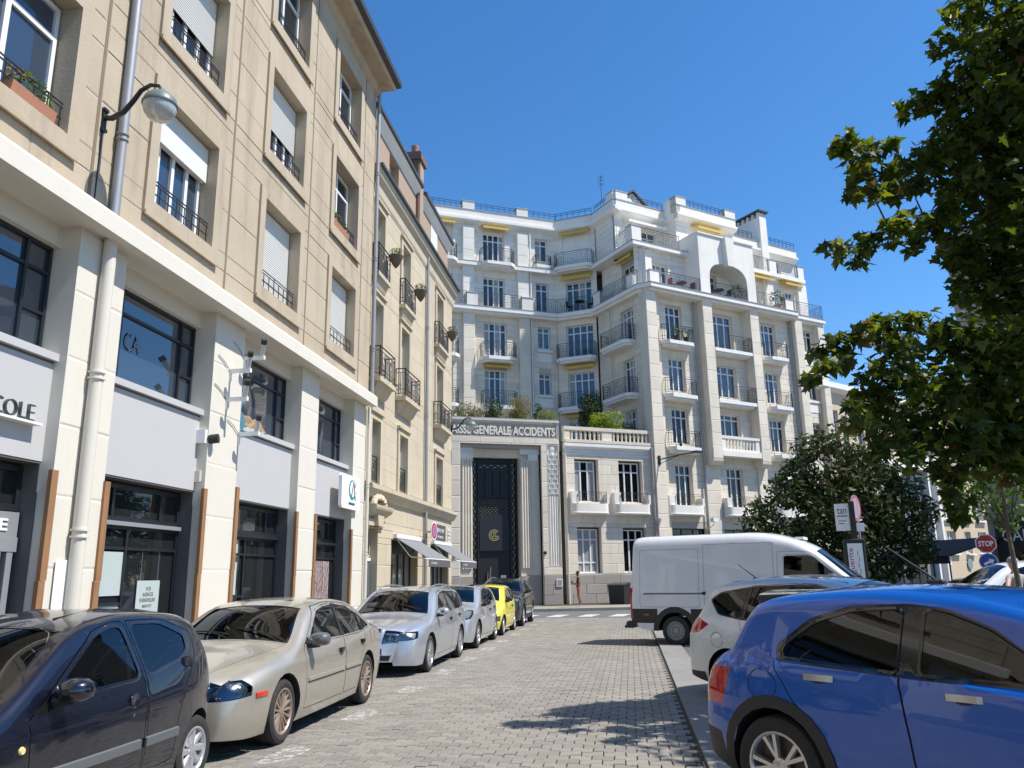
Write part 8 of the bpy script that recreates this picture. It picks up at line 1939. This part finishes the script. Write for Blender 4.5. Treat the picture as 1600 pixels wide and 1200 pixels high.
# parking meter, bin, box by the far wall
P = FW.P(2.05, 2.2, 0)
t = thing('parking_meter', 'slim dark parking ticket machine standing by the far wall', 'parking meter', (P.x, P.y, .142), rad(-30))
b = MB(); b.cbox((-.15, -.13, 0), (.15, .13, 1.62), .02); b.build('body', BLACKP, t, world=False)
b = MB(); b.cbox((-.17, -.15, 1.62), (.17, .15, 1.78), .03); b.build('cap', FRAMEB, t, world=False)
b = MB(); b.box((-.11, -.137, 1.1), (.11, -.131, 1.5)); b.build('screen', mat('grey_screen', (.28, .31, .32), .3), t, world=False)
b = MB(); b.box((-.08, -.137, .8), (.08, -.131, .95)); b.build('ticket_slot', FRAMEG, t, world=False)
P = FW.P(.55, 1.6, 0)
t = thing('wheelie_bin', 'low black bin standing on the far pavement against the wall', 'bin', (P.x, P.y, .142), rad(-30))
b = MB(); b.add([(-.46, -.3, 0), (.46, -.3, 0), (.46, .3, 0), (-.46, .3, 0), (-.5, -.36, .95), (.5, -.36, .95), (.5, .34, 1.0), (-.5, .34, 1.0)], [(0, 3, 2, 1), (0, 1, 5, 4), (1, 2, 6, 5), (2, 3, 7, 6), (3, 0, 4, 7)]); b.build('body', BLACKP, t, world=False)
b = MB(); b.add([(-.53, -.4, .95), (.53, -.4, .95), (.53, .36, 1.01), (-.53, .36, 1.01), (-.5, -.36, 1.02), (.5, -.36, 1.02), (.5, .32, 1.12), (-.5, .32, 1.12)], [(0, 3, 2, 1), (4, 5, 6, 7), (0, 1, 5, 4), (1, 2, 6, 5), (2, 3, 7, 6), (3, 0, 4, 7)]); b.build('lid', FRAMEB, t, world=False)
b = MB()
for x in (-.38, .38): b.cyl((x-.03, .3, .09), (x+.03, .3, .09), .09, n=12)
b.build('wheel', TYRE, t, world=False)
P = FW.P(2.9, 1.2, 0)
t = thing('utility_cabinet', 'beige utility cabinet beside the parking ticket machine', 'cabinet', (P.x, P.y, .142), rad(-30))
b = MB(); b.cbox((-.28, -.18, 0), (.28, .18, 1.22), .02); b.build('body', mat('cabinet_beige', (.52, .45, .34), .7), t, world=False)
b = MB(); b.box((-.25, -.187, .1), (.25, -.181, 1.12)); b.build('door', mat('cabinet_beige', (.52, .45, .34), .7), t, world=False)
# bus stop totem and sign behind it
TP = Vector((6.62, 25.4, 0))
t = thing('bus_stop_post', 'dark bus stop post with white timetable panel and red lettering', 'bus stop', tuple(TP), rad(-8))
b = MB(); b.cbox((-.30, -.09, 0), (.30, .09, 2.62), .03); b.build('body', FRAMEB, t, world=False)
b = MB(); b.box((-.20, -.10, .5), (.21, -.091, 2.48)); PN = b.build('panel', WHITE, t, world=False)
me = text_mesh('panel_lettering', 'Marguerite', SIGNR, .19, .002, 1.15); link('panel_lettering', me, PN, Matrix.Translation((-.01, -.103, 1.2)) @ Matrix.Rotation(rad(-90), 4, 'Y') @ Matrix.Translation((0, 0, 0)))
for i in range(7):
    b = MB(); b.box((.06+.03*(i % 2), -.1025, 1.1+.17*i), (.075+.03*(i % 2), -.1005, 1.24+.17*i)); b.build('panel_print', FRAMEB, PN, world=False)
b = MB(); b.box((-.04, -.06, 2.62), (.12, .06, 3.72)); b.build('mast', FRAMEB, t, world=False)
b = MB(); b.box((-.44, -.03, 2.86), (-.04, .0, 3.66)); FL = b.build('flag_panel', SLABW, t, world=False)
me = text_mesh('flag_lettering', 'tan', FRAMEB, .17, .002, .26); link('flag_lettering', me, FL, Matrix.Translation((-.37, -.032, 3.36)))
b = MB(); b.box((-.38, -.032, 3.28), (-.1, -.030, 3.31)); b.box((-.36, -.032, 3.14), (-.15, -.030, 3.16)); b.box((-.36, -.032, 3.06), (-.2, -.030, 3.08)); b.build('flag_print', FRAMEB, FL, world=False)
t = thing('round_sign', 'faded round road sign seen obliquely behind the bus stop post', 'sign', (6.95, 25.9, 0))
b = MB(); b.cyl((6.95, 25.9, 0), (6.95, 25.9, 3.9), .035, n=8); b.build('post', ZINC, t)
d = Vector((-.42, -.9, 0)); d = Vector((.80, -.55, 0)); disc_sign(t, (6.9, 25.8, 3.55), d, .40, [(.40, mat('faded_red', (.36, .12, .13), .5)), (.31, mat('pale_faded', (.38, .27, .35), .5))])
b = MB(); b.box((6.86, 25.78, 2.85), (7.08, 25.82, 3.1)); b.build('plate', WHITE, t)
# stop sign with blue arrow disc below
SP = Vector((12.95, 32.0, 0)); SD = Vector((-.36, -.93, 0)).normalized()
t = thing('stop_sign', 'red octagonal stop sign above the blue arrow disc', 'sign', tuple(SP))
SF = Frame((SP.x, SP.y), 0)
SF.n = SD; SF.d = Vector((-SD.y, SD.x, 0)); SF.p = SP
dd, nn = SF.d, SF.n
SF.M = Matrix(((dd.x, nn.x, 0, SP.x), (dd.y, nn.y, 0, SP.y), (0, 0, 1, 0), (0, 0, 0, 1))); SF.R = Matrix(((dd.x, -nn.x, 0, SP.x), (dd.y, -nn.y, 0, SP.y), (0, 0, 1, 0), (0, 0, 0, 1)))
b = MB(); b.cyl(SP, SP+Vector((0, 0, 2.95)), .035, n=8); b.build('post', ZINC, t)
def octa(r, z): return [(r*math.cos(PI/8+PI/4*k), z+r*math.sin(PI/8+PI/4*k)) for k in range(8)]
b = SF.mb(); b.prism(octa(.36, 2.58), .04, .06, ax=1); PL = b.build('plate', WHITE, t)
b = SF.mb(); b.prism(octa(.325, 2.58), .06, .064, ax=1); b.build('face', SIGNR, PL)
place('lettering', text_mesh('lettering', 'STOP', WHITE, .2, .002, .48, offset=.006), PL, SF.at(-.24, .068, 2.48))
t = thing('arrow_sign', 'round blue arrow sign just below the stop sign', 'sign', tuple(SP+Vector((0, 0, 1.85))))
disc_sign(t, SF.P(0, .07, 1.93), SD, .31, [(.31, WHITE), (.285, SIGNB)])
b = SF.mb(); b.prism([(-.16, 1.88), (.04, 1.98), (.02, 2.04), (.2, 2.0), (.1, 1.84), (.08, 1.9), (-.13, 1.80)], .08, .086, ax=1); b.build('arrow', WHITE, t)
# bollard-like low stone at the kerb end, near right
t = thing('kerb_block', 'pale concrete block at the kerb beside the blue car', 'kerb block', (.78, 6.9, .035))
b = MB(); b.cbox((.62, 6.0, .035), (.82, 7.6, .12), .02); b.build('block', mat('concrete', (.42, .40, .36), .85, noise=(6, .4, (.3, .29, .26))), t)

# ------------------------------------------------------------------ people
def skin_body(name, verts, edges, m, parent, root=0, sub=2):
    """continuous figure: joints with (x, y, z, radius_x, radius_y), grown with a skin modifier and baked"""
    me = bpy.data.meshes.new(name); me.from_pydata([v[:3] for v in verts], edges, [])
    o = bpy.data.objects.new(name, me); COL.objects.link(o)
    sk = o.modifiers.new('skin', 'SKIN'); ss = o.modifiers.new('sub', 'SUBSURF'); ss.levels = sub; ss.render_levels = sub
    lay = me.skin_vertices[0].data
    for i, v in enumerate(verts): lay[i].radius = (v[3], v[4] if len(v) > 4 else v[3]); lay[i].use_root = (i == root)
    dg = bpy.context.evaluated_depsgraph_get(); ev = bpy.data.meshes.new_from_object(o.evaluated_get(dg))
    bpy.data.objects.remove(o); bpy.data.meshes.remove(me)
    ev.name = name; ev.materials.clear()
    for q in (m if isinstance(m, (list, tuple)) else [m]): ev.materials.append(q)
    for p in ev.polygons: p.use_smooth = True
    return link(name, ev, parent)
def paint_by(o, fn):
    for p in o.data.polygons: p.material_index = fn(p.center)
def person(label, loc, rz, h, pose, mats, group, colour):
    """pose: dict of joints in metres for a 1.75 m figure facing -y; mats = [skin, shirt, shorts, shoe]"""
    t = thing('person', label, 'person', loc, rz, group); s = h/1.75; J = pose
    V = []; E = []; idx = {}
    def v(n, r, ry=None): idx[n] = len(V); x, y, z = J[n]; V.append((x*s, y*s, z*s, r*s, (ry or r)*s))
    def chain(*ns):
        for a, c in zip(ns, ns[1:]): E.append((idx[a], idx[c]))
    v('pelvis', .125, .105); v('waist', .115, .09); v('chest', .145, .10); v('neckb', .075, .07); v('neck', .052); v('head0', .066, .075); v('head1', .078, .092); v('head2', .06, .075)
    chain('pelvis', 'waist', 'chest', 'neckb', 'neck', 'head0', 'head1', 'head2')
    for d in 'LR':
        v('sh'+d, .058); v('el'+d, .042); v('wr'+d, .029); v('ha'+d, .036, .022)
        chain('chest', 'sh'+d, 'el'+d, 'wr'+d, 'ha'+d)
        v('hip'+d, .092); v('kn'+d, .062); v('cf'+d, .056); v('an'+d, .037); v('ft'+d, .045, .035); v('to'+d, .036, .028)
        chain('pelvis', 'hip'+d, 'kn'+d, 'cf'+d, 'an'+d, 'ft'+d, 'to'+d)
    o = skin_body('body', V, E, mats, t)
    paint_by(o, lambda c: colour(c/s))
    hd = Vector(J['head1'])*s
    # fingers
    for d in 'LR':
        w, hnd = Vector(J['wr'+d])*s, Vector(J['ha'+d])*s; di = (hnd-w).normalized(); sd = di.orthogonal().normalized()
        b = MB()
        for k, (o_, L) in enumerate(((-.027, .062), (-.009, .072), (.009, .068), (.026, .054))):
            p = hnd+sd*o_*s+di*.02*s; q = p+di*L*.5*s; cr = di.cross(sd); e = q+(di*.7+cr*.6)*L*.5*s
            b.tube([p, q, e], [.009*s, .0085*s, .006*s], n=5)
        p = hnd-di*.02*s-sd*.03*s; b.tube([p, p-sd*.025*s+di*.03*s, p-sd*.028*s+di*.058*s], [.011*s, .009*s, .007*s], n=5)
        b.build('finger', mats[0], t, world=False, smooth=True)
    return t, s, hd
def head_bits(t, s, hd, face, hairm, hair_top=.02, bald=False, skin=SKIN):
    f = Vector(face).normalized(); up = Vector((0, 0, 1)); sd = f.cross(up).normalized()
    b = MB(); n = hd+f*.095*s-up*.005*s; b.add([n+up*.03*s-f*.012*s, n-sd*.014*s-up*.015*s-f*.012*s, n+sd*.014*s-up*.015*s-f*.012*s, n+f*.022*s-up*.012*s], [(0, 1, 3), (0, 3, 2), (1, 2, 3)])
    for e in (-1, 1):
        p = hd+sd*.078*s*e-f*.005*s; b.cyl(p-sd*.008*s*e, p+sd*.012*s*e, .028*s, .022*s, n=8)
    b.build('face', skin, t, world=False, smooth=True)
    b = MB()
    for e in (-1, 1): p = hd+f*.088*s+sd*.032*s*e+up*.022*s; b.cyl(p-f*.01*s, p+f*.004*s, .011*s, n=7)
    p = hd+f*.086*s-up*.048*s; b.box((p.x-.02*s*abs(sd.x)-.004, p.y-.02*s*abs(sd.y)-.004, p.z-.004*s), (p.x+.02*s*abs(sd.x)+.004, p.y+.02*s*abs(sd.y)+.004, p.z+.004*s)); b.build('eye', HAIR, t, world=False)
    b = MB(); vs = []; n_, m_ = 14, 7
    for j in range(m_+1):
        th = rad(0 + (100 if not bald else 80)*j/m_)
        for i in range(n_):
            a = 2*PI*i/n_; d = f*math.cos(a)+sd*math.sin(a); cut_ = .62 if math.cos(a) > .4 and not bald else 1
            tt = th*cut_; vs.append(hd+d*math.sin(tt)*(.098 if abs(math.cos(a)) < .7 else .112)*s+up*(math.cos(tt)*.125+.012)*s-f*.008*s)
    b.add(vs, [(j*n_+i, j*n_+(i+1) % n_, (j+1)*n_+(i+1) % n_, (j+1)*n_+i) for j in range(m_) for i in range(n_)]); b.build('hair', hairm, t, world=False, smooth=True)
STAND = dict(pelvis=(0, 0, .95), waist=(0, -.01, 1.10), chest=(0, .0, 1.30), neckb=(0, .01, 1.44), neck=(0, 0, 1.51), head0=(0, -.015, 1.56), head1=(0, -.02, 1.64), head2=(0, -.01, 1.71),
    shL=(.19, .01, 1.40), elL=(.25, .04, 1.12), wrL=(.20, -.18, 1.10), haL=(.18, -.27, 1.13), shR=(-.19, .01, 1.40), elR=(-.24, .04, 1.13), wrR=(-.15, -.2, 1.14), haR=(-.11, -.28, 1.18),
    hipL=(.095, 0, .90), knL=(.10, -.02, .50), cfL=(.10, .02, .33), anL=(.10, .04, .09), ftL=(.10, -.02, .045), toL=(.105, -.15, .03), hipR=(-.095, 0, .90), knR=(-.10, .04, .50), cfR=(-.10, .10, .34), anR=(-.10, .14, .09), ftR=(-.10, .08, .045), toR=(-.105, -.05, .03))
MAROON = mat('maroon_cloth', (.055, .025, .025), .9); REDS = mat('red_shorts', (.40, .075, .07), .85); SHOE = mat('white_shoe', (.72, .72, .72), .6)
SKIND = mat('skin_tanned', (.22, .115, .07), .6)
def col_far(c):
    if c.z > 1.46 or (abs(c.x) > .2 and c.z < 1.34) or c.y < -.12 and c.z > .8: return 0
    if c.z > .98: return 1
    if c.z > .60: return 2
    return 3 if c.z < .10 else 0
# far walker: on the far pavement, looking at a phone, seen from the side
p1 = Vector((-2.62, 41.4, .142))
t, s, hd = person('person in dark top and red shorts standing by the far wall looking at a phone', tuple(p1), rad(-80), 1.74, STAND, [SKIND, MAROON, REDS, SHOE], 'people', col_far)
head_bits(t, s, hd, (0, -1, -.25), HAIR, skin=SKIND)
ph = thing('phone', 'small phone held up by the person in red shorts', 'phone', tuple(WORLD[t] @ Vector((-.02, -.3, 1.19)))); b = MB(); q = WORLD[t] @ Vector((0.03, -.31, 1.20)); b.cbox((q.x-.04, q.y-.04, q.z-.07), (q.x+.04, q.y+.04, q.z+.07), .01); b.build('casing', BLACKG, ph)
HIPS = dict(STAND, elL=(.40, .10, 1.18), wrL=(.23, -.02, 1.02), haL=(.17, -.08, 1.0), elR=(-.30, .04, 1.14), wrR=(-.27, -.12, .98), haR=(-.25, -.2, .95), toR=(-.105, -.1, .03), anR=(-.10, .04, .09), ftR=(-.1, -.02, .045), cfR=(-.1, .02, .33), knR=(-.1, -.02, .5))
def col_man(c):
    if c.z > 1.47: return 0
    if abs(c.x) > .27 or (abs(c.x) > .2 and c.z < 1.1 and c.z > .96 and c.y < -.05): return 0
    if c.z > .96: return 1
    if c.z > .10: return 2
    return 3
t, s, hd = person('person in a pale grey T-shirt with one hand on the hip at the right edge', (7.62, 17.7, .1), rad(-150), 1.80, HIPS, [SKIN2, mat('grey_shirt', (.36, .33, .30), .9), mat('dark_trousers', (.05, .05, .06), .9), SHOE], 'people', col_man)
head_bits(t, s, hd, (0, -1, 0), mat('grey_hair', (.30, .29, .28), .7), bald=True, skin=SKIN2)
SC.view_layers[0].update()
